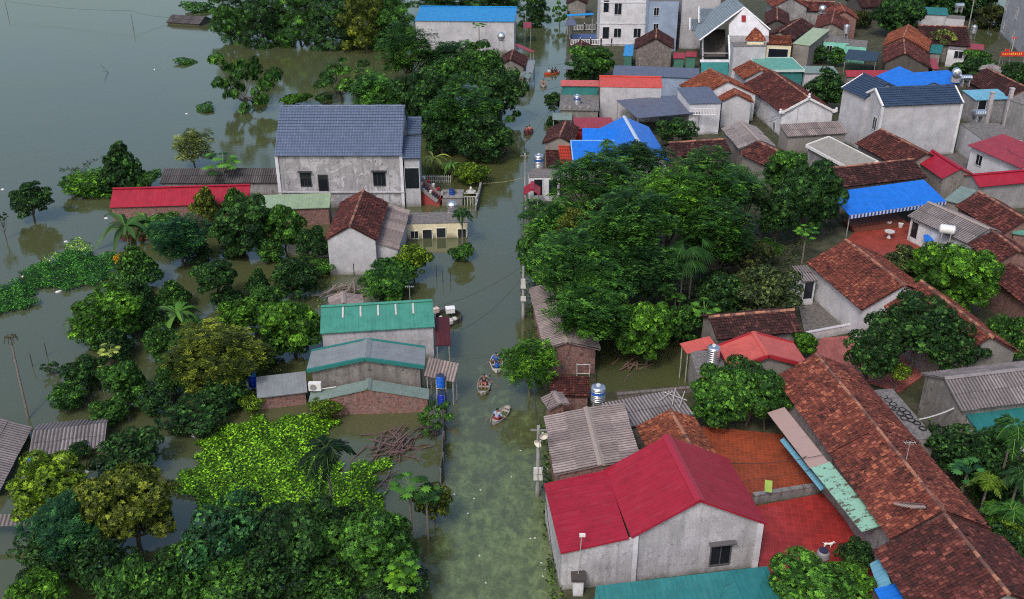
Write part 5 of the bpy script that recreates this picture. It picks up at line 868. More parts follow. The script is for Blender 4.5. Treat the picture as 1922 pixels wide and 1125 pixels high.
# ---------------------------------------------------------------- rings, frond, banner, jars, gate post
rp = None
for i, (p) in enumerate([(25.30, 58.79, 2.85), (25.62, 58.52, 2.85), (25.68, 58.04, 2.85), (25.82, 57.57, 2.85), (25.99, 57.10, 2.85), (25.96, 56.51, 2.85), (25.78, 56.71, 2.85), (26.41, 56.44, 2.85), (26.08, 55.93, 2.85), (26.56, 56.06, 2.85), (26.54, 55.61, 2.85), (26.16, 55.42, 2.85), (26.56, 55.16, 2.85), (26.80, 54.85, 2.85), (26.96, 54.23, 2.85)]):
    if rp is None: rp = o = MB().lathe([(.20, 0), (.27, 0), (.27, .06), (.20, .06), (.20, 0)], 16).build('black_ring', m_plain('black_coil', (.012, .012, .012)))
    else: o = rp.copy(); COL.objects.link(o)
    o.location = p; o.rotation_euler = (0, 0, i); tag(o, 'black ring lying flat on the grey concrete roof', 'ring', 'black rings on the concrete roof')
ba = Vector((80.12, 163.22, 1.60)); bb = Vector((84.14, 162.85, 1.60)); bn = empty('banner', 'red banner with yellow lettering at the right edge above the dark tree', 'banner', ba); L = (bb-ba).length; MB().box(0, L, -.03, .03, 0, .75).build('cloth', m_plain('banner_red', (.55, .02, .02)), bn)
rg = random.Random(3); m = MB(); [m.box(.25+i*.33, .25+i*.33+rg.uniform(.12, .26), -.045, -.031, .2+rg.uniform(0, .08), .55+rg.uniform(-.1, .08)) for i in range(int((L-.5)/.33))]; m.build('lettering', m_plain('letter_yellow', (.75, .45, .05)), bn); m = MB(); [m.tube((x, .05, -1.4), (x, .05, .9), .04) for x in (.05, L-.05)]; m.build('post', m_plain('post', (.3, .3, .3)), bn)
for lab, p in (('red flag on a pole left of the banner', (81.04, 164.01, 2.20)), ('higher red flag above the banner', (83.17, 166.74, 3.60))):
    f = empty('flag', lab, 'flag', p); MB().tube((0, 0, -2.5), (0, 0, .5), .03).build('pole', m_plain('post', (.3, .3, .3)), f); MB().slab([(0, 0, .45), (.6, -.15, .4), (.62, -.1, .05), (0, 0, .1)], .02).build('cloth', m_plain('flag_red', (.6, .02, .02)), f)
jr = empty('water_jar', 'grey round jar with dark lid in the red paved yard beside the bushes', 'jar', (17.99, 44.47, 0.36)); MB().lathe([(0, 0), (.25, 0), (.4, .3), (.36, .6), (.22, .72), (0, .72)], 14).build('body', m_plain('jar', (.25, .25, .28)), jr, True); MB().lathe([(.26, .7), (.26, .78), (0, .8)], 14).build('lid', m_plain('jar_lid', (.03, .03, .07)), jr)
gp = empty('gate_pillar', 'white pillar with dark cap and a thin antenna at the crimson roofed house', 'pillar', (3.67, 42.01, 0.00)); MB().box(-.28, .28, -.28, .28, -1, 1.3).build('shaft', WALLS['white'](), gp); MB().box(-.4, .4, -.4, .4, 1.32, 1.5).build('cap', m_plain('dark_cap', (.06, .05, .05)), gp); MB().tube((0, .1, 1.5), (.1, .1, 4.2), .025).build('antenna', m_plain('pole_pale', (.4, .38, .36)), gp); MB().box(-.02, .3, .02, .18, 4.15, 4.3).build('camera_head', m_plain('white_metal', (.7, .7, .7)), gp)
dp = empty('dead_palm', 'leaning dead palm trunk with withered top in the grey water at left', 'dead tree', (-34.66, 59.50, -0.30)); top = Vector((-36.03, 62.28, 5.20))-Vector((-34.66, 59.50, -0.30)); MB().path([(0, 0, 0), top*.33+Vector((0, 0, .1)), top*.7, top], .10, .07, 8).build('trunk', m_bark((.16, .14, .12)), dp)
m = MB(); rg = random.Random(8); [m.path([top, top+Vector((math.cos(a)*.35, math.sin(a)*.35, .15)), top+Vector((math.cos(a)*.5, math.sin(a)*.5, -.3))], .05, .03, 5) for a in [i*.8 for i in range(8)]]; m.build('crown', m_bark((.08, .08, .05)), dp)
o = MB().box(-.1, .1, -.1, .1, -1, .9).build('dark_post', m_plain('dark_wood', (.05, .03, .035))); o.location = (-26.84, 51.24, 0.00); tag(o, 'lone short dark post in the water at lower left', 'post')
for i, p in enumerate([(-37.14, 68.62, 0.00), (-37.58, 66.96, 0.00), (-7.03, 83.14, 0.00), (-6.36, 82.01, 0.00), (-5.69, 82.23, 0.00), (-14.74, 83.48, 0.00), (-13.58, 84.06, 0.00)]):
    o = MB().tube((0, 0, -1), (.03, 0, 1.2), .045, .03, 6).build('stake', m_plain('dark_wood', (.05, .03, .035))); o.location = p; tag(o, ['stake in the grey lake by the dead palm', 'short stake between the dead palm and dark shrub', 'stake in the canal, left of three', 'stake in the canal, middle of three', 'stake in the canal, right of three', 'tall stake before the left part of the pale gable wall', 'tall stake before the right part of the pale gable wall'][i], 'stake')
ca = empty('wash_frame', 'white pipe frame against the brick shed by the big trees', 'frame', (5.39, 65.06, 0.00)); m = MB()
for a, b in (((-.4, 0, -.3), (-.45, 0, 1.3)), ((.5, 0, -.3), (.55, 0, 1.3)), ((-.45, 0, 1.3), (.55, 0, 1.3)), ((-.42, 0, .5), (.52, 0, .5)), ((-.45, .5, 1.1), (-.45, 0, 1.3))): m.tube(a, b, .03)
m.build('pipes', m_plain('rail_white', (.55, .55, .58)), ca)
bh = empty('balustrade', 'white balustrade on the upper floor under the raised slate blue roof', 'balustrade', Vector((23.23, 124.62, 4.00))+Vector((0, -.15, -.8))); m = MB(); m.box(0, 3.0, -.05, .05, .75, .85); m.box(0, 3.0, -.05, .05, 0, .08); [m.box(.1+.2*i, .18+.2*i, -.03, .03, .08, .75) for i in range(15)]; m.build('railing', m_plain('white_paint', (.72, .72, .76)), bh)
for lab, p, h in (('pale square concrete column, left of two before the light blue roof', (62.71, 127.67, 0.30), 4.9), ('pale square concrete column, right of two before the light blue roof', (65.77, 128.85, 0.30), 5.1)):
    e = empty('concrete_column', lab, 'column', p); MB().box(-.22, .22, -.22, .22, -.5, h).build('shaft', m_plaster((.5, .47, .5), .5), e); MB().box(-.27, .27, -.27, .27, h, h+.15).build('cap', m_plaster((.5, .47, .5), .5), e)
tw = MB().path([(-67.20, 161.99, 0.50), (-65.08, 159.25, 0.05), (-63.53, 153.27, 0.30)], .035, .02, 5).build('dead_branch', m_plain('dark_wood', (.05, .03, .035))); tag(tw, 'thin forked twig sticking out of the open lake at upper left', 'branch')
o = MB().slab([(39.86, 88.59, 1.90), (41.24, 88.98, 1.90), (41.13, 88.12, 1.60), (39.66, 87.48, 1.60)], .03).build('tarpaulin', m_metal(METAL['blue'])); tag(o, 'small blue tarpaulin stretched beside the white wall of the patched grey roof', 'tarpaulin')
for i, (p, lab) in enumerate([((38.78, 94.57, 0.40), 'white pot under the bright blue awning'), ((39.79, 94.01, 0.40), 'pot with white rim near the corner of the blue awning')]): pot(p, .28, (.6, .6, .62), lab, None)
for i, p in enumerate([(9.04, 127.83, 3.00), (7.63, 127.58, 3.00), (6.95, 128.08, 3.00), (10.03, 127.83, 3.00)]): pot(p, .22, (.35, .30, .26), 'plant pot on the porch roof beside the small steel tank', 'pots on the porch roof')
tb = empty('round_table', 'little round stone table in the courtyard before the bright blue awning', 'table', (37.68, 91.32, 0.38)); MB().lathe([(0, .68), (.5, .68), (.5, .75), (0, .75)], 16).build('top', m_plain('stone', (.5, .5, .5)), tb); MB().lathe([(.22, 0), (.12, .3), (.15, .68), (0, .68)], 10).build('leg', m_plain('stone', (.5, .5, .5)), tb)
stp = MB(); [stp.box(0, 6.2, -.35*i, 1.6, .36-.0+.0, .36+.16*(3-i)) for i in range(3)]; o = stp.build('steps', m_plain('brick_step', (.16, .05, .035))); q = Vector((34.59, 93.41, 0.36)); o.location = (q.x, q.y, 0); o.rotation_euler = (0, 0, .28); tag(o, 'brick red steps leading up under the bright blue awning', 'steps')
# ---------------------------------------------------------------- boats and people
HULL = {}
def boat(label, p, rz, L=2.7, W=.85, c=(.30, .29, .28), inner=(.35, .31, .27)):
    e = empty('rowing_boat', label, 'boat', p, rz); n = 13; ns = 7; out = []; inn = []
    for i in range(n+1):
        t = i/n*2-1; y = t*L/2; w = W/2*(1-abs(t)**2.6)**.75*(1 if t < 0 else .96)+.03; sh = .24+.16*t*t
        ring = []; ri = []
        for j in range(ns+1):
            a = math.pi*j/ns; x = -w*math.cos(a); z = sh-(sh+.16)*math.sin(a)**.7*(1-.3*abs(t)**3); ring.append((x, y, z)); ri.append((x*.92, y*.96, z+.03 if 0 < j < ns else z))
        out.append(ring); inn.append(ri)
    m = MB(); mi_ = MB()
    for i in range(n):
        for j in range(ns): m.face([out[i][j], out[i+1][j], out[i+1][j+1], out[i][j+1]]); mi_.face([inn[i][j], inn[i][j+1], inn[i+1][j+1], inn[i+1][j]])
        for j in (0, ns): m.face([out[i][j], inn[i][j], inn[i+1][j], out[i+1][j]][::1 if j else -1])
    m.build('hull', m_plain('hull_paint', c, .5), e, True); mi_.build('inner_planking', m_plain('hull_inner', inner, .7), e, True)
    for y in (-.28*L, .02*L, .3*L): MB().box(-W*.42, W*.42, y-.09, y+.09, .12, .16).build('bench', m_plain('bench', mul(inner, 1.1), .7), e)
    MB().box(-W*.22, W*.22, L*.36, L*.475, .27, .30).build('bow_deck', m_plain('bench', mul(inner, 1.2), .7), e)
    return e
def skin_mesh(name, joints, edges, mat, parent, root=0):
    me = bpy.data.meshes.new(name); me.from_pydata([j[0] for j in joints], edges, []); o = bpy.data.objects.new(name, me); COL.objects.link(o); me.materials.append(mat)
    import bmesh; bm = bmesh.new(); bm.from_mesh(me); bm.verts.layers.skin.verify(); bm.to_mesh(me); bm.free()
    for i, (co, r) in enumerate(joints): v = me.skin_vertices[0].data[i]; v.radius = (r, r) if not isinstance(r, tuple) else r; v.use_root = (i == root)
    s = o.modifiers.new('skin', 'SKIN'); s.use_smooth_shade = True; ss = o.modifiers.new('sub', 'SUBSURF'); ss.levels = 1; ss.render_levels = 2
    o.parent = parent; return o
def person(label, p, rz, shirt, shorts, reach=((-.45, .25, .12), (.45, .25, .12)), hair=(.01, .01, .01), lean=.08, legs=.38, hat=None):
    """seated figure, hips at the origin, facing +y"""
    e = empty('person', label, 'person', p, rz); skin = m_plain('skin', (.30, .16, .10), .5); J = []; E = []
    def add(co, r, par=None):
        J.append((co, r)); 
        if par is not None: E.append((par, len(J)-1))
        return len(J)-1
    pel = add((0, 0, .08), (.15, .11)); wa = add((0, lean*.4, .26), (.125, .09), pel); ch = add((0, lean*.9, .44), (.155, .10), wa); nk = add((0, lean*1.1, .58), .055, ch); hb = add((0, lean*1.2+.01, .67), (.075, .085), nk); ht = add((0, lean*1.2+.01, .79), (.08, .092), hb); add((0, lean*1.2, .85), (.05, .06), ht)
    add((0, lean*1.2+.105, .715), .016, hb)          # nose
    elb = []
    for s, R in ((-1, reach[0]), (1, reach[1])):
        sh = add((s*.19, lean*.9, .52), .055, ch); mid = Vector((s*.19, lean*.9, .52)).lerp(Vector(R), .5)+Vector((s*.09, -.03, -.10)); el = add(tuple(mid), .042, sh); elb.append(tuple(mid)); wr = add(R, .027, el)
        d = (Vector(R)-mid).normalized(); q = Vector(R)+d*.07; pm = add(tuple(q), (.038, .02), wr); sd = d.cross(Vector((0, 0, 1))).normalized()
        for f, (o, l) in enumerate(((-.03, .060), (-.01, .072), (.01, .068), (.03, .052))):
            a = q+sd*o+d*.035; k1 = add(tuple(a+d*l*.5), .010, pm); add(tuple(a+d*l*.75+Vector((0, 0, -l*.55))), .008, k1)
        th = Vector(R)+d*.03+sd*.045*s; k1 = add(tuple(th), .012, wr); add(tuple(th+d*.04+Vector((0, 0, -.03))), .010, k1)
    knees = []
    for s in (-1, 1):
        hp = add((s*.10, .02, .07), .085, pel); kn = add((s*.15, legs, .20), .06, hp); knees.append((s*.15, legs, .20)); an = add((s*.13, legs+.18, -.06), .036, kn); add((s*.13, legs+.33, -.09), .035, an)
    skin_mesh('body', J, E, skin, e)
    sj = [((0, 0, .09), (.165, .125)), ((0, lean*.4, .26), (.145, .11)), ((0, lean*.9, .44), (.175, .12)), ((0, lean*1.05, .54), (.075, .07))]; se = [(0, 1), (1, 2), (2, 3)]
    for k, s in enumerate((-1, 1)):
        sj.append(((s*.20, lean*.9, .52), .075)); se.append((2, len(sj)-1)); sj.append((tuple(Vector((s*.20, lean*.9, .52)).lerp(Vector(elb[k]), .85)), .062)); se.append((len(sj)-2, len(sj)-1))
    skin_mesh('shirt', sj, se, m_plain('shirt', shirt, .8), e)
    pj = [((0, 0, .06), (.175, .13))]; pe = []
    for k in (0, 1): s = (-1, 1)[k]; pj.append(((s*.105, .05, .075), .105)); pe.append((0, len(pj)-1)); pj.append((tuple(Vector((s*.10, .02, .07)).lerp(Vector(knees[k]), .75)), .085)); pe.append((len(pj)-2, len(pj)-1))
    skin_mesh('shorts', pj, pe, m_plain('shorts', shorts, .8), e)
    hc = (0, lean*1.2-.012, .775); n = 6; MB().lathe([(.098*math.sin(math.pi*.62*i/n+.001), .10*math.cos(math.pi*.62*i/n)+.01) for i in range(n+1)], 14, hc).build('hair', m_plain('hair', hair, .6), e, True)
    for s in (-1, 1):
        MB().lathe([(0, -.012), (.012, 0), (0, .012)], 8, (s*.03, lean*1.2+.098, .735)).build('eye', m_plain('eye', (.02, .02, .02), .3), e); MB().lathe([(0, -.03), (.018, 0), (0, .03)], 8, (s*.088, lean*1.2+.0, .73)).build('ear', skin, e)
    MB().box(-.025, .025, lean*1.2+.088, lean*1.2+.1, .672, .68).build('mouth', m_plain('lips', (.22, .07, .06)), e)
    if hat: MB().lathe([(.0, .12), (.09, .09), (.11, .02), (.17, 0), (.17, -.01), (.11, .0)], 16, (hc[0], hc[1], hc[2]+.04)).build('hat', m_plain('hat', hat, .7), e)
    return e
def oar(label, a, b):
    e = empty('oar', label, 'oar', a); d = Vector(b)-Vector(a); MB().tube((0, 0, 0), d*.75, .018).build('shaft', m_plain('oar_wood', (.22, .16, .11)), e); u = d.normalized(); s = u.cross(Vector((0, 0, 1))).normalized()*.06
    MB().slab([d*.72-s*.4, d-s, d+s, d*.72+s*.4], .02).build('blade', m_plain('oar_wood', (.22, .16, .11)), e)
def crewed(lab, px, rz, people, oars=1, **k):
    p = Vector(px); boat(lab, p, rz, **k); R = Matrix.Rotation(rz, 3, 'Z')
    for q in people:
        at = R @ Vector(q[1]); e = person(q[0], p+at, rz+q[2], *q[3:5], **(q[5] if len(q) > 5 else {}))
    return p, R
p, R = crewed('grey rowing boat nearest the viewer, bow pointing up the canal', (-0.84, 59.80, 0.00), rad(-30), [('person in pale blue shirt and red shorts, back to the viewer, nearest boat', (0, -.5, .17), 0., (.30, .38, .55), (.35, .03, .04))], L=2.5, W=.85)
oar('oar at the left of the nearest boat', p+R@Vector((-.4, -.25, .35)), p+R@Vector((-.75, -.9, -.02))); oar('oar at the right of the nearest boat', p+R@Vector((.4, -.25, .35)), p+R@Vector((.95, .3, -.02)))
p, R = crewed('weathered grey boat in the middle of the three on the near canal', (-2.13, 63.83, 0.00), rad(178), [('person in a black and white shirt with pink shorts, one arm stretched on an oar', (0, -.35, .17), 0., (.03, .03, .04), (.45, .12, .14), dict(reach=((-.62, .12, .22), (.36, .28, .18))))], L=2.6, W=.95)
oar('oar held out at the right of the black shirted rower', p+R@Vector((-.5, -.3, .4)), p+R@Vector((-1.15, -.1, -.02))); oar('thin oar behind the black shirted rower', p+R@Vector((-.2, -.9, .3)), p+R@Vector((-.35, -1.9, .1)))
p, R = crewed('white rowing boat farthest of the three on the near canal', (-1.21, 67.04, 0.00), rad(184), [('person in a bright blue shirt rowing toward the viewer', (0, -.4, .17), 0., (.02, .12, .50), (.04, .05, .10), dict(reach=((-.5, .18, .16), (.5, .18, .16))))], L=2.5, W=.95, c=(.55, .56, .58))
oar('oar left of the blue shirted rower', p+R@Vector((.45, -.25, .3)), p+R@Vector((1.1, -.2, -.02))); oar('oar right of the blue shirted rower', p+R@Vector((-.45, -.25, .3)), p+R@Vector((-1.1, -.2, -.02)))
barrel('small blue drum in the bow of the white rowing boat', p+R@Vector((0, .35, .1)), (.01, .12, .6), .42, .16)
crewed('reddish loaded boat in the upper canal beside the right bank', (2.18, 127.00, 0.00), rad(-20), [('person in a dark red shirt at the stern of the reddish boat', (-.1, -.45, .17), 0., (.22, .03, .03), (.05, .04, .05)), ('person in a pink shirt leaning in the middle of the reddish boat', (.05, .25, .17), .4, (.45, .16, .15), (.1, .05, .05))], L=2.4, W=1.1, c=(.14, .04, .035), inner=(.18, .08, .06))
crewed('dark boat under the overhanging trees of the left bank', (-1.07, 119.12, 0.00), rad(170), [('person in brown clothes rowing the dark boat under the trees', (0, -.3, .17), 0., (.09, .06, .05), (.04, .03, .03), dict(reach=((-.55, .1, .15), (.55, .1, .15))))], L=2.5, W=1.0, c=(.05, .035, .03), inner=(.09, .07, .06))
crewed('pale boat alone in the far canal, lower of the two', (4.83, 150.92, 0.00), rad(185), [('person with a bare pinkish torso in the pale far boat', (0, -.2, .17), 0., (.40, .22, .17), (.05, .05, .06), dict(reach=((-.5, .1, .2), (.5, .1, .2))))], L=2.4, W=1.0, c=(.4, .38, .37))
crewed('orange boat farthest up the canal with three people', (6.40, 158.08, 0.00), rad(-60), [('person in a white shirt at the orange end of the farthest boat', (0, -.7, .17), 0., (.7, .7, .7), (.5, .08, .02)), ('person in dark clothes in the middle of the farthest boat', (-.08, .0, .17), 0., (.03, .03, .04), (.03, .03, .04)), ('person in a black shirt at the front of the farthest boat', (.08, .55, .17), .3, (.015, .015, .02), (.05, .04, .05))], L=2.9, W=1.0, c=(.6, .07, .02))
# white dog on the red yard
dg = empty('dog', 'white dog standing on the red paved yard', 'dog', (18.61, 45.55, 0.37), rad(-5)); dg.scale = (.8, .8, .8); J = [((-.22, 0, .36), (.085, .09)), ((0, 0, .35), (.08, .10)), ((.2, 0, .37), (.095, .11)), ((.32, 0, .46), .06), ((.40, 0, .52), .065), ((.52, 0, .49), .032)]; E = [(0, 1), (1, 2), (2, 3), (3, 4), (4, 5)]
def dl(par, pts):
    for co, r in pts: J.append((co, r)); E.append((par, len(J)-1)); par = len(J)-1
for s in (-1, 1):
    dl(2, [((.2, s*.07, .24), .04), ((.19, s*.07, .11), .024), ((.22, s*.07, .02), .026)]); dl(0, [((-.2, s*.08, .25), .055), ((-.27, s*.08, .14), .025), ((-.24, s*.08, .02), .024)]); dl(4, [((.38, s*.05, .60), .018)])
dl(0, [((-.33, 0, .42), .022), ((-.42, 0, .50), .016)]); skin_mesh('body', J, E, m_plain('white_fur', (.72, .70, .68), .9), dg, 1)
# ---------------------------------------------------------------- vegetation
def leafquads(C, D, Sd, ln, wd, fold=.15):
    """C base (n,3), D direction, Sd side, length (n,), width (n,) -> verts, quads"""
    n = len(C); ln = ln[:, None]; wd = wd[:, None]; up = np.cross(D, Sd)
    V = np.stack([C, C+D*ln*.5+Sd*wd*.5+up*wd*fold, C+D*ln, C+D*ln*.5-Sd*wd*.5+up*wd*fold], 1).reshape(-1, 3)
    return V, np.arange(4*n).reshape(n, 4)
def unit(a): return a/np.maximum(np.linalg.norm(a, axis=-1, keepdims=True), 1e-9)
CR = {}
KINDS = {  # lobes, lobe radius, rosettes, leaves each, leaf length, leaf width, flatten, droop
    'mango': (36, .26, 3600, 7, .185, .075, .9, .25), 'dense': (42, .23, 3500, 6, .155, .095, .95, .1), 'feather': (48, .19, 2500, 8, .19, .08, .85, .3),
    'conic': (30, .28, 2500, 6, .185, .11, 1.0, .1), 'bamboo': (38, .24, 2900, 7, .26, .05, 1.3, .9), 'sparse': (18, .18, 950, 7, .19, .085, .8, .2), 'bush': (24, .30, 1900, 6, .19, .10, .75, .1)}
def crown(kind, seed):
    if (kind, seed) in CR: return CR[kind, seed]
    nl, lr, nr, nv, ll, lw, fl, dr = KINDS[kind]; g = np.random.default_rng(hash((kind == 'x', seed, len(kind), nl)) % 99991)
    R = 2.5; i = np.arange(nl)+.5; ph = np.arccos(1-1.9*i/nl); th = math.pi*(1+5**.5)*i+seed
    d = np.stack([np.cos(th)*np.sin(ph), np.sin(th)*np.sin(ph), np.cos(ph)], 1)
    if kind == 'conic':
        z = np.linspace(-.8, .95, nl); w = .75*(1-(z+.8)/1.75)**.8+.12; c = np.stack([np.cos(th)*w, np.sin(th)*w, z], 1)*R*.8; lrad = (.32*(1.25-(z+.8)/1.9))*R*g.uniform(.75, 1.2, nl)
    else:
        c = d*R*(1-lr)*g.uniform(.55, 1.22, (nl, 1))*np.array([g.uniform(.88, 1.1), g.uniform(.88, 1.1), fl]); lrad = lr*R*g.uniform(.6, 1.4, nl)
        if kind in ('mango', 'dense', 'bamboo', 'bush'): c = np.vstack([c, [[0, 0, 0]]]); lrad = np.append(lrad, R*.52)
    nl = len(c); lt = g.uniform(.05, .85, nl); p = lrad**2; p /= p.sum(); k = g.choice(nl, nr*2, p=p)
    n = unit(g.normal(size=(nr*2, 3))); n[:, 2] = np.abs(n[:, 2])*1.0-.35; n = unit(n)
    sq = .8 if kind == 'feather' else .85
    pos = c[k]+n*(lrad[k]*g.uniform(.7, 1.05, nr*2))[:, None]*np.array([1, 1, sq])
    dist = np.linalg.norm((pos[:, None]-c[None])/lrad[None, :, None], axis=2); dist[np.arange(len(k)), k] = 9
    keep = dist.min(1) > .72; pos, n, k = pos[keep][:nr], n[keep][:nr], k[keep][:nr]; m = len(pos)
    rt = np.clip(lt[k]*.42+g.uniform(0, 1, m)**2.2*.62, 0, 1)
    # leaves of each rosette
    C = np.repeat(pos, nv, 0); nn = np.repeat(n, nv, 0); a = np.tile(np.arange(nv)*2*math.pi/nv, m)+np.repeat(g.uniform(0, 6.28, m), nv)
    if kind == 'feather':
        ax = unit(np.stack([g.normal(size=m), g.normal(size=m), g.normal(size=m)*.6-.05], 1)+n*1.1*np.array([1, 1, .8])); ax = np.repeat(ax, nv, 0)
        s = np.tile(np.arange(nv), m); C = C+ax*(s*.05)[:, None]-np.array([0, 0, 1])*(s**2*.003)[:, None]
        sd = unit(np.cross(ax, [0, 0, 1.])); sg = np.where(s % 2 == 0, 1., -1.)[:, None]; D = unit(sd*sg+ax*.35+np.array([0, 0, -.12])); Sd = unit(np.cross(D, g.normal(size=D.shape)*.25+[0, 0, 1]))
    else:
        x = unit(np.cross(nn, [.3, .2, 1.])); y = np.cross(nn, x); D = unit(x*np.cos(a)[:, None]+y*np.sin(a)[:, None]+nn*g.uniform(.15, .8, len(C))[:, None]+np.array([0, 0, -dr]))
        Sd = unit(np.cross(D, nn+g.normal(size=D.shape)*.2))
    L = ll*g.uniform(.7, 1.25, len(C)); V, F = leafquads(C, D, Sd, L, lw*g.uniform(.8, 1.25, len(C)))
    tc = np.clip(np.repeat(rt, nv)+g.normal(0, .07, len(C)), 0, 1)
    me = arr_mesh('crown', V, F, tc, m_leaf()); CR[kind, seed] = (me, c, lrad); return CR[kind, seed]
def limbs(mb, base, tips, r, rng):
    """tapered trunk with limbs that leave it at different heights"""
    b = Vector(base); top = Vector((0, 0, 0))
    for p in tips: top += Vector(p)/len(tips)
    fork = b.lerp(top, .62); pts = [b]
    for i in range(1, 5): q = b.lerp(fork, i/4); pts.append(q+Vector((rng.uniform(-.08, .08), rng.uniform(-.08, .08), 0))*min(1, r*8))
    mb.path(pts, r, r*.68, 8)
    for p in tips:
        p = Vector(p); s = pts[-1] if rng.random() < .6 else pts[-2]; mid = s.lerp(p, .5)+Vector((0, 0, -.12*(p-s).length)); mb.path([s, mid, p], r*.5, r*.12, 6)
def tree(t):
    """t: n, lab, kind, x, y, zc, rx, rz, col, group"""
    rng = random.Random(t['lab']); kind = t['kind']; me, c, lr = crown(kind, t.get('seed', rng.randrange(3)))
    x, y, zc, rx, rz = t['x'], t['y'], t['zc'], t['rx'], t['rz']; base = t.get('base', -.9)
    root = empty(t['n'], t['lab'], t.get('cat', 'tree'), (x, y, base), 0, t.get('group'))
    o = bpy.data.objects.new('crown', me); COL.objects.link(o); o.parent = root; o.location = (0, 0, zc-base)
    a = rng.uniform(0, 6.28); o.rotation_euler = (rng.uniform(-.2, .2), rng.uniform(-.2, .2), a); q = rng.uniform(.88, 1.12); k = 2.45 if kind == 'feather' else 2.3; o.scale = (rx/k*q, rx/k/q, rz/k); o.color = (*t['col'], 1)
    R = Matrix.Rotation(a, 3, 'Z'); tips = [R @ Vector((p[0]*rx/2.5, p[1]*rx/2.5, p[2]*rz/2.5))+Vector((0, 0, zc-base)) for p in c]
    rng.shuffle(tips); mb = MB(); lean = t.get('lean', (0, 0))
    limbs(mb, (lean[0], lean[1], 0), tips[:9 if kind in ('sparse', 'feather') else 6], max(.06, min(.24, rx*.065)), rng); mb.build('trunk', m_bark(), root)
    return root
def strip(P, W, up, tcs=None):
    """quad strips along centre lines: P (k,s,3), W (k,s) half widths, up (k,s,3) side vectors"""
    k, s, _ = P.shape; A = P-up*W[..., None]; B = P+up*W[..., None]; V = np.stack([A, B], 2).reshape(-1, 3); F = []
    for i in range(k):
        o = i*s*2
        for j in range(s-1): F.append((o+2*j, o+2*j+1, o+2*j+3, o+2*j+2))
    return V, np.array(F)
def palm_crown(kind, seed):
    if (kind, seed) in CR: return CR[kind, seed]
    g = np.random.default_rng(seed*7+len(kind)); VV = []; FF = []; TC = []; off = 0
    def add(V, F, tc):
        nonlocal off
        VV.append(V); FF.append(F+off); TC.append(tc); off += len(V)
    if kind in ('areca', 'droop'):
        nf = 11 if kind == 'areca' else 14
        for i in range(nf):
            a = i*2.4+g.uniform(-.2, .2); el = g.uniform(.15, 1.25) if kind == 'areca' else g.uniform(-.2, 1.); L = g.uniform(1.25, 1.65); s = np.linspace(0, 1, 26); d = np.array([math.cos(a), math.sin(a), 0])
            P = d*(s*L*math.cos(el*.8))[:, None]+np.array([0, 0, 1])*(L*(s*math.sin(el)-s**2*(1.0 if kind == 'areca' else 1.2)))[:, None]
            T = unit(np.gradient(P, axis=0)); side = np.array([-math.sin(a), math.cos(a), 0]); n = len(s)-3
            for sg in (1, -1):
                D = unit(side*sg+T[3:]*.75+np.array([0, 0, -.35])); D = unit(D+g.normal(size=D.shape)*.08); ln = (.62*np.sin(np.clip(s[3:]*1.02, 0, 1)*math.pi*.86+.25))*g.uniform(.85, 1.1, n)
                V, F = leafquads(P[3:], D, unit(np.cross(D, [0, 0, 1.])), ln, np.full(n, .11), 0.); add(V, F, g.uniform(.1, .6, n))
            V, F = strip(P[None], np.full((1, len(s)), .015), np.tile(side, (1, len(s), 1))); add(V, F, np.full(len(F), .8))
    elif kind == 'banana':
        for i in range(20):
            a = i*2.4+g.uniform(-.3, .3); L = g.uniform(.9, 1.8); el = g.uniform(.5, 1.35); s = np.linspace(0, 1, 9); d = np.array([math.cos(a), math.sin(a), 0])
            P = d*(s*L*.95)[:, None]+np.array([0, 0, 1])*(L*(s*math.sin(el)*1.2-s**2*1.1))[:, None]; side = np.array([-math.sin(a), math.cos(a), 0]); W = .17*np.sin(np.clip(s*.93+.07, 0, 1)*math.pi)**.7
            for sg in (1, -1):
                u = unit(side*sg+np.array([0, 0, -.35])); Q = P+u*(W/2)[:, None]
                V, F = strip(Q[None], (W/2)[None], np.tile(u, (1, len(s), 1))); add(V, F, np.full(len(F), g.uniform(.3, .85)))
    elif kind == 'papaya':
        for i in range(17):
            a = i*2.4; pl = g.uniform(.55, 1.0); el = g.uniform(-.1, 1.1); h = np.array([math.cos(a)*math.cos(el), math.sin(a)*math.cos(el), math.sin(el)*.9])*pl
            P = np.stack([np.zeros(3), h*.6, h]); V, F = strip(P[None], np.full((1, 3), .012), np.tile([-math.sin(a), math.cos(a), 0], (1, 3, 1))); add(V, F, np.full(len(F), .9))
            m = 9; b = np.linspace(-2.3, 2.3, m)+a; D = unit(np.stack([np.cos(b), np.sin(b), np.full(m, -.28)], 1)); C = np.tile(h, (m, 1))
            V, F = leafquads(C, D, unit(np.cross(D, [0, 0, 1.])), .42*np.cos((b-a)*.35)*g.uniform(.85, 1.1, m), np.full(m, .17), .05); add(V, F, np.full(m, g.uniform(.2, .8)))
    elif kind == 'fan':
        for i in range(16):
            a = i*2.4; el = g.uniform(-.9, 1.0); h = np.array([math.cos(a)*math.cos(el), math.sin(a)*math.cos(el), math.sin(el)])*.75; m = 16; b = np.linspace(-1.6, 1.6, m)+a
            D = unit(np.stack([np.cos(b), np.sin(b), np.full(m, -.7+.3*el)], 1)); V, F = leafquads(np.tile(h, (m, 1)), D, unit(np.cross(D, [0, 0, 1.])), np.full(m, .95), np.full(m, .07), 0.); add(V, F, g.uniform(.1, .5, m))
    me = arr_mesh('crown', np.vstack(VV), np.vstack(FF), np.concatenate(TC), m_leaf()); CR[kind, seed] = me; return me
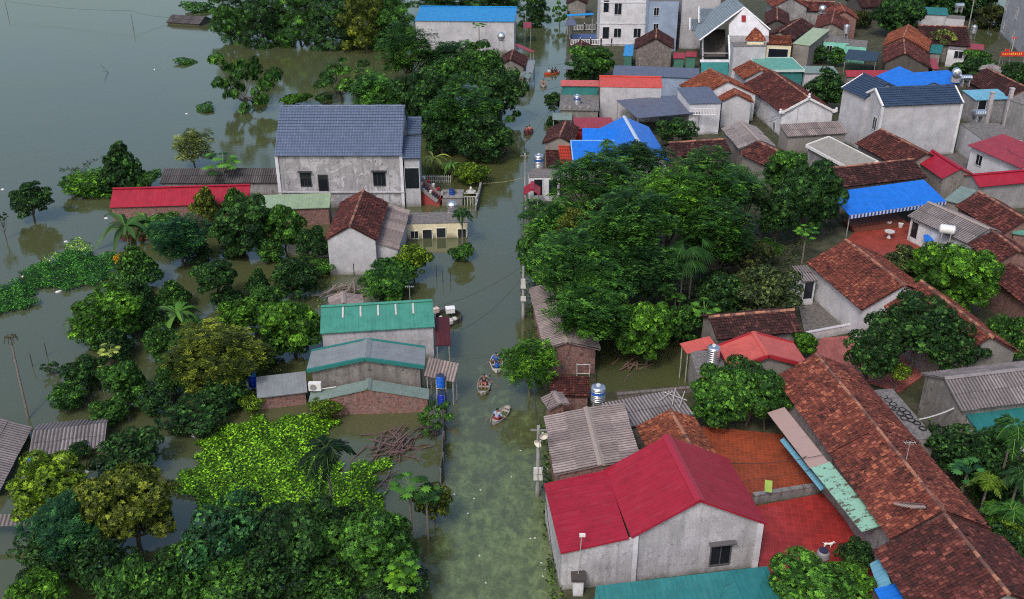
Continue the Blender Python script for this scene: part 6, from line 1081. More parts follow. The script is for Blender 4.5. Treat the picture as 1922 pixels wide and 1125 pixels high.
def palm(t):
    rng = random.Random(t['lab']); root = empty(t['n'], t['lab'], t.get('cat', 'palm'), (t['x'], t['y'], t.get('base', -.9)), 0, t.get('group')); h = t['zc']-t.get('base', -.9)
    o = bpy.data.objects.new('crown', palm_crown(t['kind'], rng.randrange(2))); COL.objects.link(o); o.parent = root; o.location = (t.get('dx', 0), 0, h); o.scale = (t['rx']/1.5,)*3; o.rotation_euler = (0, 0, rng.uniform(0, 6)); o.color = (*t['col'], 1)
    r = t.get('tr', .09 if t['kind'] != 'banana' else .13); MB().path([(0, 0, 0), (t.get('dx', 0)*.3, 0, h*.35), (t.get('dx', 0)*.7, 0, h*.7), (t.get('dx', 0), 0, h)], r, r*.7, 8).build('trunk', m_bark((.22, .20, .17)) if t['kind'] != 'banana' else m_plain('banana_stem', (.16, .2, .06)), root)
    return root
def scatter(name, lab, cat, poly, dens, ll, lw, hmax, col, seed=1, holes=.0, mound=0.):
    """leafy ground cover too dense to count, over a polygon given in metres"""
    g = np.random.default_rng(seed); P = np.array(poly, float); lo, hi = P.min(0), P.max(0); n = int((hi[0]-lo[0])*(hi[1]-lo[1])*dens)
    q = g.uniform(lo, hi, (n, 2)); ins = np.zeros(n, bool)
    jit = q+np.stack([np.sin(q[:, 1]*1.3+seed)+.5*np.sin(q[:, 1]*3.7), np.cos(q[:, 0]*1.1)+.5*np.cos(q[:, 0]*3.1+seed)], 1)*(.75 if dens > 60 else .35)
    for i in range(len(P)):
        (x1, y1), (x2, y2) = P[i], P[(i+1) % len(P)]; c = ((y1 > jit[:, 1]) != (y2 > jit[:, 1])) & (jit[:, 0] < (x2-x1)*(jit[:, 1]-y1)/(y2-y1+1e-9)+x1); ins ^= c
    q = q[ins]; f = np.sin(q[:, 0]*1.7+seed)*np.cos(q[:, 1]*1.3)+.6*np.sin(q[:, 0]*4.1+q[:, 1]*2.3); q = q[f > -1.6+holes*2.2]; f = f[f > -1.6+holes*2.2]; n = len(q)
    z = .03+(f+1.6)/3.2*mound+g.uniform(0, hmax, n)**1.2; C = np.column_stack([q, z]); a = g.uniform(0, 6.28, n)
    D = unit(np.stack([np.cos(a), np.sin(a), g.uniform(-.2, .5, n)], 1)); Sd = unit(np.cross(D, g.normal(size=(n, 3))*.3+[0, 0, 1]))
    V, F = leafquads(C, D, Sd, ll*g.uniform(.6, 1.3, n), lw*g.uniform(.7, 1.3, n), .1)
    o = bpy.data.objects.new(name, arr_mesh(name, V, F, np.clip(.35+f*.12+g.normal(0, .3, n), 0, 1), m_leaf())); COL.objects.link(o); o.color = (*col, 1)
    return tag(o, lab, cat, kind='stuff')
TREES = [
("tree", {'kind': 'dense', 'lab': 'lone dark tree standing in open grey water near the left edge', 'x': -50.11, 'y': 96.76, 'zc': 2.3, 'rx': 2.11, 'rz': 1.69, 'col': (0.023, 0.066, 0.025), 'n': 'tree', 'cat': 'tree'}),
("tree", {'kind': 'sparse', 'lab': 'sliver of a dark tree at the left edge beside the lone water tree', 'x': -50.99, 'y': 91.85, 'zc': 2.4, 'rx': 0.64, 'rz': 0.57, 'col': (0.023, 0.066, 0.025), 'n': 'tree', 'cat': 'tree'}),
("tree", {'kind': 'conic', 'lab': 'tall knobbly dark green tree left of the crimson roof', 'x': -44.12, 'y': 106.52, 'zc': 2.6, 'rx': 2.52, 'rz': 3.15, 'col': (0.023, 0.066, 0.025), 'n': 'tree', 'cat': 'tree'}),
("tree", {'kind': 'bush', 'lab': 'low bright green bush spreading on the water left of the knobbly tree', 'x': -47.6, 'y': 105.69, 'zc': 1.0, 'rx': 3.12, 'rz': 1.25, 'col': (0.056, 0.148, 0.022), 'n': 'shrub', 'cat': 'shrub'}),
("tree", {'kind': 'bush', 'lab': 'small bush between the knobbly tree and the dark corrugated shed', 'x': -41.36, 'y': 106.54, 'zc': 1.2, 'rx': 1.45, 'rz': 0.87, 'col': (0.04, 0.112, 0.029), 'n': 'shrub', 'cat': 'shrub'}),
("tree", {'kind': 'feather', 'lab': 'pale yellowish thin tree behind the dark corrugated shed', 'x': -37.82, 'y': 113.13, 'zc': 2.8, 'rx': 2.08, 'rz': 2.6, 'col': (0.14, 0.18, 0.07), 'n': 'tree', 'cat': 'tree'}),
("palm", {'kind': 'papaya', 'lab': 'leafy green papaya poking over the dark corrugated shed roof', 'x': -32.07, 'y': 104.81, 'zc': 3.2, 'rx': 3.12, 'col': (0.04, 0.112, 0.029), 'n': 'papaya_tree', 'cat': 'papaya'}),
("tree", {'kind': 'sparse', 'lab': 'airy layered tree rising from the pond left of the blue house roof', 'x': -37.84, 'y': 138.2, 'zc': 3.6, 'rx': 4.5, 'rz': 5.39, 'col': (0.04, 0.112, 0.029), 'n': 'tree', 'cat': 'tree'}),
("tree", {'kind': 'bush', 'lab': 'low floating branches beside the drowned hut', 'x': -64.53, 'y': 209.9, 'zc': 0.6, 'rx': 3.3, 'rz': 1.15, 'col': (0.04, 0.112, 0.029), 'n': 'shrub', 'cat': 'shrub'}),
("tree", {'kind': 'bush', 'lab': 'thin strip of floating weeds near the airy layered tree', 'x': -54.12, 'y': 165.61, 'zc': 0.15, 'rx': 1.96, 'rz': 0.49, 'col': (0.04, 0.112, 0.029), 'n': 'shrub', 'cat': 'shrub'}),
("tree", {'kind': 'bush', 'lab': 'dark floating weed clump at the foot of the airy layered tree', 'x': -43.61, 'y': 137.86, 'zc': 0.25, 'rx': 1.51, 'rz': 0.53, 'col': (0.04, 0.112, 0.029), 'n': 'shrub', 'cat': 'shrub'}),
("tree", {'kind': 'sparse', 'lab': 'slanting thin tree with layered boughs behind the steep blue roof', 'x': -24.85, 'y': 143.01, 'zc': 2.8, 'rx': 4.18, 'rz': 3.34, 'col': (0.04, 0.112, 0.029), 'n': 'tree', 'cat': 'tree'}),
("tree", {'kind': 'bush', 'lab': 'low bright bush just behind the ridge of the steep blue roof', 'x': -31.1, 'y': 139.59, 'zc': 1.0, 'rx': 2.29, 'rz': 1.14, 'col': (0.056, 0.148, 0.022), 'n': 'shrub', 'cat': 'shrub'}),
("tree", {'kind': 'bamboo', 'lab': 'leftmost dark clump of the top thicket beside the lake', 'x': -50.62, 'y': 181.54, 'zc': 3.4, 'rx': 3.83, 'rz': 4.21, 'col': (0.04, 0.112, 0.029), 'n': 'bamboo_clump', 'cat': 'bamboo', 'group': 'dark thicket at the top'}),
("tree", {'kind': 'bamboo', 'lab': 'tall very dark clump second from the left in the top thicket', 'x': -44.39, 'y': 179.56, 'zc': 3.8, 'rx': 4.92, 'rz': 5.41, 'col': (0.023, 0.066, 0.025), 'n': 'bamboo_clump', 'cat': 'bamboo', 'group': 'dark thicket at the top'}),
("tree", {'kind': 'bamboo', 'lab': 'mid green feathery clump in the middle of the top thicket', 'x': -38.1, 'y': 180.42, 'zc': 4.0, 'rx': 4.94, 'rz': 5.43, 'col': (0.04, 0.112, 0.029), 'n': 'bamboo_clump', 'cat': 'bamboo', 'group': 'dark thicket at the top'}),
("tree", {'kind': 'bamboo', 'lab': 'dark clump of the top thicket above the olive pond', 'x': -31.76, 'y': 177.66, 'zc': 4.0, 'rx': 4.68, 'rz': 5.15, 'col': (0.023, 0.066, 0.025), 'n': 'bamboo_clump', 'cat': 'bamboo', 'group': 'dark thicket at the top'}),
("tree", {'kind': 'bamboo', 'lab': 'olive tinged clump of the top thicket', 'x': -25.69, 'y': 175.77, 'zc': 4.2, 'rx': 4.45, 'rz': 5.12, 'col': (0.078, 0.105, 0.022), 'n': 'bamboo_clump', 'cat': 'bamboo', 'group': 'dark thicket at the top'}),
("tree", {'kind': 'bamboo', 'lab': 'clump at the right end of the top thicket by the blue roof', 'x': -20.55, 'y': 176.02, 'zc': 3.6, 'rx': 4.09, 'rz': 4.5, 'col': (0.04, 0.112, 0.029), 'n': 'bamboo_clump', 'cat': 'bamboo', 'group': 'dark thicket at the top'}),
("tree", {'kind': 'bamboo', 'lab': 'dark tree mass behind the thicket touching the top edge', 'x': -26.51, 'y': 194.4, 'zc': 4.5, 'rx': 6.09, 'rz': 4.88, 'col': (0.023, 0.066, 0.025), 'n': 'bamboo_clump', 'cat': 'bamboo', 'group': 'dark thicket at the top'}),
("tree", {'kind': 'bamboo', 'lab': 'dark trees behind the sky blue roof at the top edge', 'x': -14.18, 'y': 208.11, 'zc': 4.0, 'rx': 6.49, 'rz': 3.9, 'col': (0.023, 0.066, 0.025), 'n': 'bamboo_clump', 'cat': 'bamboo'}),
("tree", {'kind': 'bamboo', 'lab': 'dark tree behind the right end of the sky blue roof', 'x': -3.32, 'y': 205.71, 'zc': 4.0, 'rx': 6.43, 'rz': 4.5, 'col': (0.023, 0.066, 0.025), 'n': 'bamboo_clump', 'cat': 'bamboo'}),
("tree", {'kind': 'bamboo', 'lab': 'dark tree hanging over the canal at the top edge left bank', 'x': 4.51, 'y': 195.51, 'zc': 3.0, 'rx': 3.07, 'rz': 3.69, 'col': (0.023, 0.066, 0.025), 'n': 'bamboo_clump', 'cat': 'bamboo'}),
("tree", {'kind': 'sparse', 'lab': 'ragged tree on the right bank of the canal at the top edge', 'x': 9.29, 'y': 194.47, 'zc': 2.6, 'rx': 1.63, 'rz': 2.45, 'col': (0.04, 0.112, 0.029), 'n': 'tree', 'cat': 'tree'}),
("tree", {'kind': 'feather', 'lab': 'broad layered tree before the left end of the sky blue roofed house', 'x': -15.37, 'y': 150.65, 'zc': 5.2, 'rx': 4.67, 'rz': 4.67, 'col': (0.04, 0.112, 0.029), 'n': 'tree', 'cat': 'tree', 'group': 'grove behind the blue roof'}),
("tree", {'kind': 'feather', 'lab': 'dark knobbly boughs in front of the pale long wall', 'x': -9.28, 'y': 149.28, 'zc': 4.4, 'rx': 3.84, 'rz': 3.07, 'col': (0.023, 0.066, 0.025), 'n': 'tree', 'cat': 'tree', 'group': 'grove behind the blue roof'}),
("tree", {'kind': 'dense', 'lab': 'rounded tree in front of the pale wall near the canal', 'x': -4.37, 'y': 144.89, 'zc': 4.2, 'rx': 3.43, 'rz': 3.43, 'col': (0.04, 0.112, 0.029), 'n': 'tree', 'cat': 'tree', 'group': 'grove behind the blue roof'}),
("tree", {'kind': 'feather', 'lab': 'fresh green layered tree at the left end of the grove', 'x': -17.9, 'y': 131.92, 'zc': 3.8, 'rx': 3.74, 'rz': 3.36, 'col': (0.047, 0.132, 0.03), 'n': 'tree', 'cat': 'tree', 'group': 'grove behind the blue roof'}),
("tree", {'kind': 'dense', 'lab': 'dark round tree in the middle of the grove', 'x': -12.07, 'y': 129.36, 'zc': 4.0, 'rx': 4.1, 'rz': 4.1, 'col': (0.023, 0.066, 0.025), 'n': 'tree', 'cat': 'tree', 'group': 'grove behind the blue roof'}),
("tree", {'kind': 'feather', 'lab': 'brightest widest layered tree of the grove beside the canal', 'x': -6.21, 'y': 121.59, 'zc': 4.6, 'rx': 4.67, 'rz': 4.44, 'col': (0.047, 0.132, 0.03), 'n': 'tree', 'cat': 'tree', 'group': 'grove behind the blue roof'}),
("tree", {'kind': 'dense', 'lab': 'green crown between the dark boughs and the bright layered tree', 'x': -9.1, 'y': 136.67, 'zc': 4.6, 'rx': 3.25, 'rz': 2.6, 'col': (0.04, 0.112, 0.029), 'n': 'tree', 'cat': 'tree', 'group': 'grove behind the blue roof'}),
("tree", {'kind': 'dense', 'lab': 'dark tree leaning over the canal at the right end of the grove', 'x': -1.5, 'y': 131.19, 'zc': 4.0, 'rx': 3.29, 'rz': 3.95, 'col': (0.023, 0.066, 0.025), 'n': 'tree', 'cat': 'tree', 'group': 'grove behind the blue roof'}),
("tree", {'kind': 'dense', 'lab': 'dark low crown at the foot of the bright layered tree', 'x': -3.62, 'y': 116.19, 'zc': 2.6, 'rx': 3.36, 'rz': 2.86, 'col': (0.023, 0.066, 0.025), 'n': 'tree', 'cat': 'tree', 'group': 'grove behind the blue roof'}),
("tree", {'kind': 'dense', 'lab': 'dark crown right beside the steep slate blue roof', 'x': -8.71, 'y': 118.11, 'zc': 2.8, 'rx': 2.49, 'rz': 2.49, 'col': (0.023, 0.066, 0.025), 'n': 'tree', 'cat': 'tree', 'group': 'grove behind the blue roof'}),
("palm", {'kind': 'papaya', 'lab': 'slim papaya tree in front of the long pale wall', 'x': -5.51, 'y': 168.16, 'zc': 5.4, 'rx': 1.81, 'col': (0.04, 0.112, 0.029), 'n': 'papaya_tree', 'cat': 'papaya'}),
("palm", {'kind': 'banana', 'lab': 'wilted pale banana plant right of the big grey house', 'x': -9.28, 'y': 111.62, 'zc': 1.6, 'rx': 1.96, 'col': (0.14, 0.18, 0.07), 'n': 'banana_plant', 'cat': 'banana plant'}),
("palm", {'kind': 'banana', 'lab': 'smaller wilted banana plant behind the white picket fence', 'x': -7.0, 'y': 109.94, 'zc': 1.4, 'rx': 1.63, 'col': (0.04, 0.112, 0.029), 'n': 'banana_plant', 'cat': 'banana plant'}),
("tree", {'kind': 'bush', 'lab': 'yellow green shrub over the low wall beside the canal', 'x': -4.39, 'y': 107.85, 'zc': 1.3, 'rx': 2.07, 'rz': 1.45, 'col': (0.1, 0.17, 0.022), 'n': 'shrub', 'cat': 'shrub'}),
("palm", {'kind': 'areca', 'lab': 'dark palm in front of the pale yellow flooded building', 'x': -4.88, 'y': 90.01, 'zc': 3.6, 'rx': 1.5, 'col': (0.023, 0.066, 0.025), 'n': 'palm_tree', 'cat': 'palm'}),
("tree", {'kind': 'bush', 'lab': 'round bright shrub standing in water below the yellow building', 'x': -4.8, 'y': 86.89, 'zc': 0.8, 'rx': 1.28, 'rz': 0.96, 'col': (0.047, 0.132, 0.03), 'n': 'shrub', 'cat': 'shrub'}),
("tree", {'kind': 'dense', 'lab': 'bright yellow green tree beside the pale gable house', 'x': -9.04, 'y': 82.79, 'zc': 1.9, 'rx': 1.56, 'rz': 1.56, 'col': (0.1, 0.17, 0.022), 'n': 'tree', 'cat': 'tree'}),
("tree", {'kind': 'feather', 'lab': 'drooping green tree over the stick pile below the pale gable house', 'x': -11.25, 'y': 78.94, 'zc': 1.6, 'rx': 2.07, 'rz': 1.55, 'col': (0.04, 0.112, 0.029), 'n': 'tree', 'cat': 'tree'}),
("tree", {'kind': 'bush', 'lab': 'leafy bush between the bright tree and the stick pile', 'x': -10.43, 'y': 81.48, 'zc': 1.6, 'rx': 1.93, 'rz': 1.55, 'col': (0.047, 0.132, 0.03), 'n': 'shrub', 'cat': 'shrub'}),
("tree", {'kind': 'conic', 'lab': 'pointed olive tree overlapping the crimson roof', 'x': -31.65, 'y': 95.69, 'zc': 2.6, 'rx': 1.54, 'rz': 1.77, 'col': (0.078, 0.105, 0.022), 'n': 'tree', 'cat': 'tree'}),
("tree", {'kind': 'conic', 'lab': 'small pointed tree at the right end of the crimson roof', 'x': -28.8, 'y': 96.6, 'zc': 2.6, 'rx': 1.44, 'rz': 1.29, 'col': (0.04, 0.112, 0.029), 'n': 'tree', 'cat': 'tree'}),
("tree", {'kind': 'mango', 'lab': 'big round dark tree in front of the crimson roof', 'x': -26.22, 'y': 88.5, 'zc': 3.0, 'rx': 3.18, 'rz': 2.86, 'col': (0.023, 0.066, 0.025), 'n': 'tree', 'cat': 'tree'}),
("tree", {'kind': 'mango', 'lab': 'bright leafy tree before the pale green roof', 'x': -22.36, 'y': 89.45, 'zc': 2.6, 'rx': 2.07, 'rz': 2.39, 'col': (0.047, 0.132, 0.03), 'n': 'tree', 'cat': 'tree'}),
("tree", {'kind': 'dense', 'lab': 'dark bush against the wall of the pale gable house', 'x': -18.92, 'y': 86.65, 'zc': 1.8, 'rx': 1.72, 'rz': 1.55, 'col': (0.023, 0.066, 0.025), 'n': 'tree', 'cat': 'tree'}),
("tree", {'kind': 'feather', 'lab': 'wide airy blue green tree with bare forked trunk in the water', 'x': -31.25, 'y': 85.7, 'zc': 3.2, 'rx': 2.6, 'rz': 2.08, 'col': (0.026, 0.088, 0.045), 'n': 'tree', 'cat': 'tree'}),
("palm", {'kind': 'banana', 'lab': 'big clump of dark banana leaves below the crimson roof', 'x': -38.33, 'y': 91.03, 'zc': 1.6, 'rx': 3.17, 'col': (0.023, 0.066, 0.025), 'n': 'banana_plant', 'cat': 'banana plant'}),
("palm", {'kind': 'banana', 'lab': 'second banana clump nearer the brick wall', 'x': -36.81, 'y': 92.6, 'zc': 1.4, 'rx': 2.32, 'col': (0.04, 0.112, 0.029), 'n': 'banana_plant', 'cat': 'banana plant'}),
("tree", {'kind': 'conic', 'lab': 'green tree with an orange flowering side in the flooded garden', 'x': -34.13, 'y': 81.45, 'zc': 2.2, 'rx': 1.93, 'rz': 1.93, 'col': (0.04, 0.112, 0.029), 'n': 'tree', 'cat': 'tree'}),
("tree", {'kind': 'bush', 'lab': 'orange yellow blossoming bough left of the green garden tree', 'x': -35.47, 'y': 82.15, 'zc': 2.3, 'rx': 0.82, 'rz': 0.74, 'col': (0.34, 0.2, 0.02), 'n': 'shrub', 'cat': 'shrub'}),
("tree", {'kind': 'conic', 'lab': 'dark small tree below the orange blossoming one', 'x': -32.18, 'y': 76.03, 'zc': 1.8, 'rx': 1.64, 'rz': 1.56, 'col': (0.023, 0.066, 0.025), 'n': 'tree', 'cat': 'tree'}),
("tree", {'kind': 'conic', 'lab': 'small tree standing alone near the broken banana leaves', 'x': -29.45, 'y': 76.84, 'zc': 1.6, 'rx': 1.38, 'rz': 1.18, 'col': (0.04, 0.112, 0.029), 'n': 'tree', 'cat': 'tree'}),
("tree", {'kind': 'mango', 'lab': 'round dark tree on a thin bare trunk mirrored in the water', 'x': -25.56, 'y': 77.52, 'zc': 2.7, 'rx': 1.85, 'rz': 1.75, 'col': (0.023, 0.066, 0.025), 'n': 'tree', 'cat': 'tree'}),
("tree", {'kind': 'conic', 'lab': 'narrow dark tree between two round ones left of the stick pile', 'x': -22.35, 'y': 78.75, 'zc': 1.8, 'rx': 1.13, 'rz': 1.24, 'col': (0.023, 0.066, 0.025), 'n': 'tree', 'cat': 'tree'}),
("tree", {'kind': 'dense', 'lab': 'low wide dark tree left of the stick pile', 'x': -19.28, 'y': 79.19, 'zc': 1.9, 'rx': 2.07, 'rz': 1.66, 'col': (0.023, 0.066, 0.025), 'n': 'tree', 'cat': 'tree'}),
("tree", {'kind': 'mango', 'lab': 'large bright green round tree left of the teal green roof', 'x': -17.47, 'y': 68.82, 'zc': 2.6, 'rx': 2.6, 'rz': 2.4, 'col': (0.056, 0.148, 0.022), 'n': 'tree', 'cat': 'tree'}),
("palm", {'kind': 'banana', 'lab': 'drowned banana plant with wide leaves lying near the water', 'x': -28.24, 'y': 74.02, 'zc': 0.9, 'rx': 2.27, 'col': (0.04, 0.112, 0.029), 'n': 'banana_plant', 'cat': 'banana plant'}),
("palm", {'kind': 'banana', 'lab': 'two banana leaves sticking out of the grey water at left', 'x': -36.77, 'y': 73.34, 'zc': 0.5, 'rx': 1.07, 'col': (0.023, 0.066, 0.025), 'n': 'banana_plant', 'cat': 'banana plant'}),
("tree", {'kind': 'mango', 'lab': 'large bright tree at left beside the floating green mat', 'x': -33.14, 'y': 71.37, 'zc': 2.2, 'rx': 2.69, 'rz': 2.28, 'col': (0.056, 0.148, 0.022), 'n': 'tree', 'cat': 'tree'}),
("tree", {'kind': 'dense', 'lab': 'bright leafy crown left of the large bright round tree', 'x': -22.17, 'y': 71.75, 'zc': 2.0, 'rx': 1.92, 'rz': 1.53, 'col': (0.056, 0.148, 0.022), 'n': 'tree', 'cat': 'tree'}),
("tree", {'kind': 'feather', 'lab': 'broad olive coloured tree left of the blue barrels', 'x': -21.6, 'y': 63.47, 'zc': 3.0, 'rx': 3.07, 'rz': 2.61, 'col': (0.078, 0.105, 0.022), 'n': 'tree', 'cat': 'tree'}),
("tree", {'kind': 'dense', 'lab': 'green crown left of the broad olive tree', 'x': -24.88, 'y': 63.03, 'zc': 1.8, 'rx': 1.66, 'rz': 1.66, 'col': (0.04, 0.112, 0.029), 'n': 'tree', 'cat': 'tree'}),
("tree", {'kind': 'dense', 'lab': 'mid green crown above the broad olive tree', 'x': -24.58, 'y': 67.85, 'zc': 1.8, 'rx': 1.84, 'rz': 1.65, 'col': (0.04, 0.112, 0.029), 'n': 'tree', 'cat': 'tree'}),
("tree", {'kind': 'mango', 'lab': 'dark green bush tree below the pale papaya tops', 'x': -28.28, 'y': 61.69, 'zc': 1.8, 'rx': 1.78, 'rz': 1.78, 'col': (0.04, 0.112, 0.029), 'n': 'tree', 'cat': 'tree'}),
("tree", {'kind': 'dense', 'lab': 'dark low crown right of the leaning dead pole', 'x': -31.94, 'y': 63.54, 'zc': 1.4, 'rx': 1.59, 'rz': 1.27, 'col': (0.023, 0.066, 0.025), 'n': 'tree', 'cat': 'tree'}),
("palm", {'kind': 'papaya', 'lab': 'pale yellow papaya top under the large bright tree', 'x': -30.73, 'y': 65.67, 'zc': 2.0, 'rx': 1.27, 'col': (0.14, 0.18, 0.07), 'n': 'papaya_tree', 'cat': 'papaya'}),
("palm", {'kind': 'papaya', 'lab': 'smaller pale papaya top just below the other one', 'x': -30.64, 'y': 63.36, 'zc': 1.6, 'rx': 0.85, 'col': (0.14, 0.18, 0.07), 'n': 'papaya_tree', 'cat': 'papaya'}),
("tree", {'kind': 'dense', 'lab': 'low bush in the water above the long drowned corrugated roof', 'x': -32.27, 'y': 61.07, 'zc': 1.0, 'rx': 1.39, 'rz': 0.98, 'col': (0.04, 0.112, 0.029), 'n': 'tree', 'cat': 'tree'}),
("tree", {'kind': 'sparse', 'lab': 'little leafless dark shrub near the dead pole', 'x': -35.55, 'y': 65.8, 'zc': 0.6, 'rx': 0.74, 'rz': 0.52, 'col': (0.023, 0.066, 0.025), 'n': 'tree', 'cat': 'tree'}),
("tree", {'kind': 'bush', 'lab': 'dark low shrub mass left of the bright creeper patch', 'x': -22.31, 'y': 58.44, 'zc': 1.0, 'rx': 2.32, 'rz': 1.16, 'col': (0.023, 0.066, 0.025), 'n': 'shrub', 'cat': 'shrub'}),
("tree", {'kind': 'dense', 'lab': 'round dark bush in the water right of the drowned corrugated roof', 'x': -25.14, 'y': 53.33, 'zc': 1.5, 'rx': 1.88, 'rz': 1.36, 'col': (0.023, 0.066, 0.025), 'n': 'tree', 'cat': 'tree'}),
("tree", {'kind': 'bush', 'lab': 'yellow green tuft in front of the small blue grey shed', 'x': -18.96, 'y': 60.82, 'zc': 0.8, 'rx': 1.0, 'rz': 0.6, 'col': (0.1, 0.17, 0.022), 'n': 'shrub', 'cat': 'shrub'}),
("tree", {'kind': 'bush', 'lab': 'creeper covered bush climbing the brick wall of the low gable house', 'x': -13.26, 'y': 59.6, 'zc': 1.0, 'rx': 1.22, 'rz': 0.67, 'col': (0.1, 0.17, 0.022), 'n': 'shrub', 'cat': 'shrub'}),
("tree", {'kind': 'sparse', 'lab': 'thin leafy bush on the canal edge below the blue barrels', 'x': -5.49, 'y': 57.54, 'zc': 1.6, 'rx': 1.25, 'rz': 1.13, 'col': (0.047, 0.132, 0.03), 'n': 'tree', 'cat': 'tree'}),
("tree", {'kind': 'dense', 'lab': 'low dark green crown in the water right of the large bright left tree', 'x': -27.88, 'y': 68.56, 'zc': 1.4, 'rx': 1.43, 'rz': 1.15, 'col': (0.04, 0.112, 0.029), 'n': 'tree', 'cat': 'tree'}),
("tree", {'kind': 'conic', 'lab': 'small dark crown left of the drowned banana plant', 'x': -29.94, 'y': 72.69, 'zc': 1.6, 'rx': 1.15, 'rz': 1.15, 'col': (0.023, 0.066, 0.025), 'n': 'tree', 'cat': 'tree'}),
("tree", {'kind': 'dense', 'lab': 'low green bush in the water below the big round dark tree', 'x': -23.28, 'y': 86.95, 'zc': 1.0, 'rx': 1.53, 'rz': 1.07, 'col': (0.04, 0.112, 0.029), 'n': 'tree', 'cat': 'tree'}),
("tree", {'kind': 'dense', 'lab': 'low dark bush beneath the wide airy blue green tree', 'x': -30.69, 'y': 86.95, 'zc': 1.0, 'rx': 1.74, 'rz': 1.04, 'col': (0.023, 0.066, 0.025), 'n': 'tree', 'cat': 'tree'}),
("tree", {'kind': 'mango', 'lab': 'green crown between the narrow dark tree and the bright round tree', 'x': -20.86, 'y': 75.22, 'zc': 1.8, 'rx': 1.54, 'rz': 1.23, 'col': (0.04, 0.112, 0.029), 'n': 'tree', 'cat': 'tree'}),
("tree", {'kind': 'conic', 'lab': 'dark crown under the large bright left tree', 'x': -31.3, 'y': 68.2, 'zc': 1.6, 'rx': 1.43, 'rz': 1.28, 'col': (0.023, 0.066, 0.025), 'n': 'tree', 'cat': 'tree'}),
("tree", {'kind': 'dense', 'lab': 'dark low crown at the edge of the open water left of the broad olive tree', 'x': -25.81, 'y': 60.69, 'zc': 1.2, 'rx': 1.38, 'rz': 0.97, 'col': (0.023, 0.066, 0.025), 'n': 'tree', 'cat': 'tree'}),
("tree", {'kind': 'mango', 'lab': 'dark crown beneath the broad olive tree', 'x': -20.97, 'y': 60.77, 'zc': 1.6, 'rx': 1.77, 'rz': 1.24, 'col': (0.023, 0.066, 0.025), 'n': 'tree', 'cat': 'tree'}),
("tree", {'kind': 'dense', 'lab': 'low green crown in the water right of the dark low crown', 'x': -28.59, 'y': 59.25, 'zc': 1.0, 'rx': 1.29, 'rz': 0.9, 'col': (0.04, 0.112, 0.029), 'n': 'tree', 'cat': 'tree'}),
("tree", {'kind': 'bush', 'lab': 'low bush along the brick wall under the crimson roof', 'x': -35.35, 'y': 92.15, 'zc': 1.3, 'rx': 2.14, 'rz': 1.28, 'col': (0.04, 0.112, 0.029), 'n': 'shrub', 'cat': 'shrub'}),
("tree", {'kind': 'dense', 'lab': 'green crown at the foot of the large bright left tree', 'x': -33.35, 'y': 69.42, 'zc': 1.4, 'rx': 1.28, 'rz': 1.15, 'col': (0.04, 0.112, 0.029), 'n': 'tree', 'cat': 'tree'}),
("tree", {'kind': 'bush', 'lab': 'low shrubs between the floating mat and the garden trees', 'x': -34.35, 'y': 78.95, 'zc': 0.7, 'rx': 1.89, 'rz': 0.95, 'col': (0.04, 0.112, 0.029), 'n': 'shrub', 'cat': 'shrub'}),
("tree", {'kind': 'bush', 'lab': 'low shrubs behind the bright crown in the flooded garden', 'x': -24.73, 'y': 77.39, 'zc': 0.7, 'rx': 1.58, 'rz': 0.79, 'col': (0.023, 0.066, 0.025), 'n': 'shrub', 'cat': 'shrub'}),
("tree", {'kind': 'bush', 'lab': 'bright weeds at the left wall corner of the pale gable house', 'x': -17.9, 'y': 83.76, 'zc': 0.8, 'rx': 1.29, 'rz': 0.77, 'col': (0.047, 0.132, 0.03), 'n': 'shrub', 'cat': 'shrub'}),
("tree", {'kind': 'dense', 'lab': 'dark low crown below the large bright round tree', 'x': -19.05, 'y': 67.64, 'zc': 1.2, 'rx': 1.67, 'rz': 1.0, 'col': (0.023, 0.066, 0.025), 'n': 'tree', 'cat': 'tree'}),
("tree", {'kind': 'dense', 'lab': 'small dark bush against the long drowned corrugated roof', 'x': -29.03, 'y': 54.86, 'zc': 0.7, 'rx': 0.86, 'rz': 0.52, 'col': (0.023, 0.066, 0.025), 'n': 'tree', 'cat': 'tree'}),
("tree", {'kind': 'mango', 'lab': 'yellow green tree at the left edge under the drowned roofs', 'x': -28.42, 'y': 48.48, 'zc': 2.4, 'rx': 2.46, 'rz': 1.84, 'col': (0.1, 0.17, 0.022), 'n': 'tree', 'cat': 'tree', 'group': 'lower left grove'}),
("tree", {'kind': 'feather', 'lab': 'blue green feathery tree left of the big yellowish crown', 'x': -25.34, 'y': 44.69, 'zc': 2.8, 'rx': 2.19, 'rz': 1.75, 'col': (0.026, 0.088, 0.045), 'n': 'tree', 'cat': 'tree', 'group': 'lower left grove'}),
("tree", {'kind': 'mango', 'lab': 'big round yellowish olive crown of the lower left grove', 'x': -21.92, 'y': 45.6, 'zc': 3.6, 'rx': 2.7, 'rz': 2.56, 'col': (0.078, 0.105, 0.022), 'n': 'tree', 'cat': 'tree', 'group': 'lower left grove'}),
("tree", {'kind': 'dense', 'lab': 'blue green crown with small round leaves below the bright creeper', 'x': -15.67, 'y': 43.1, 'zc': 3.0, 'rx': 2.61, 'rz': 2.22, 'col': (0.026, 0.088, 0.045), 'n': 'tree', 'cat': 'tree', 'group': 'lower left grove'}),
("tree", {'kind': 'dense', 'lab': 'dark low crown at lower left beside open water', 'x': -26.06, 'y': 43.38, 'zc': 1.6, 'rx': 1.81, 'rz': 1.26, 'col': (0.023, 0.066, 0.025), 'n': 'tree', 'cat': 'tree', 'group': 'lower left grove'}),
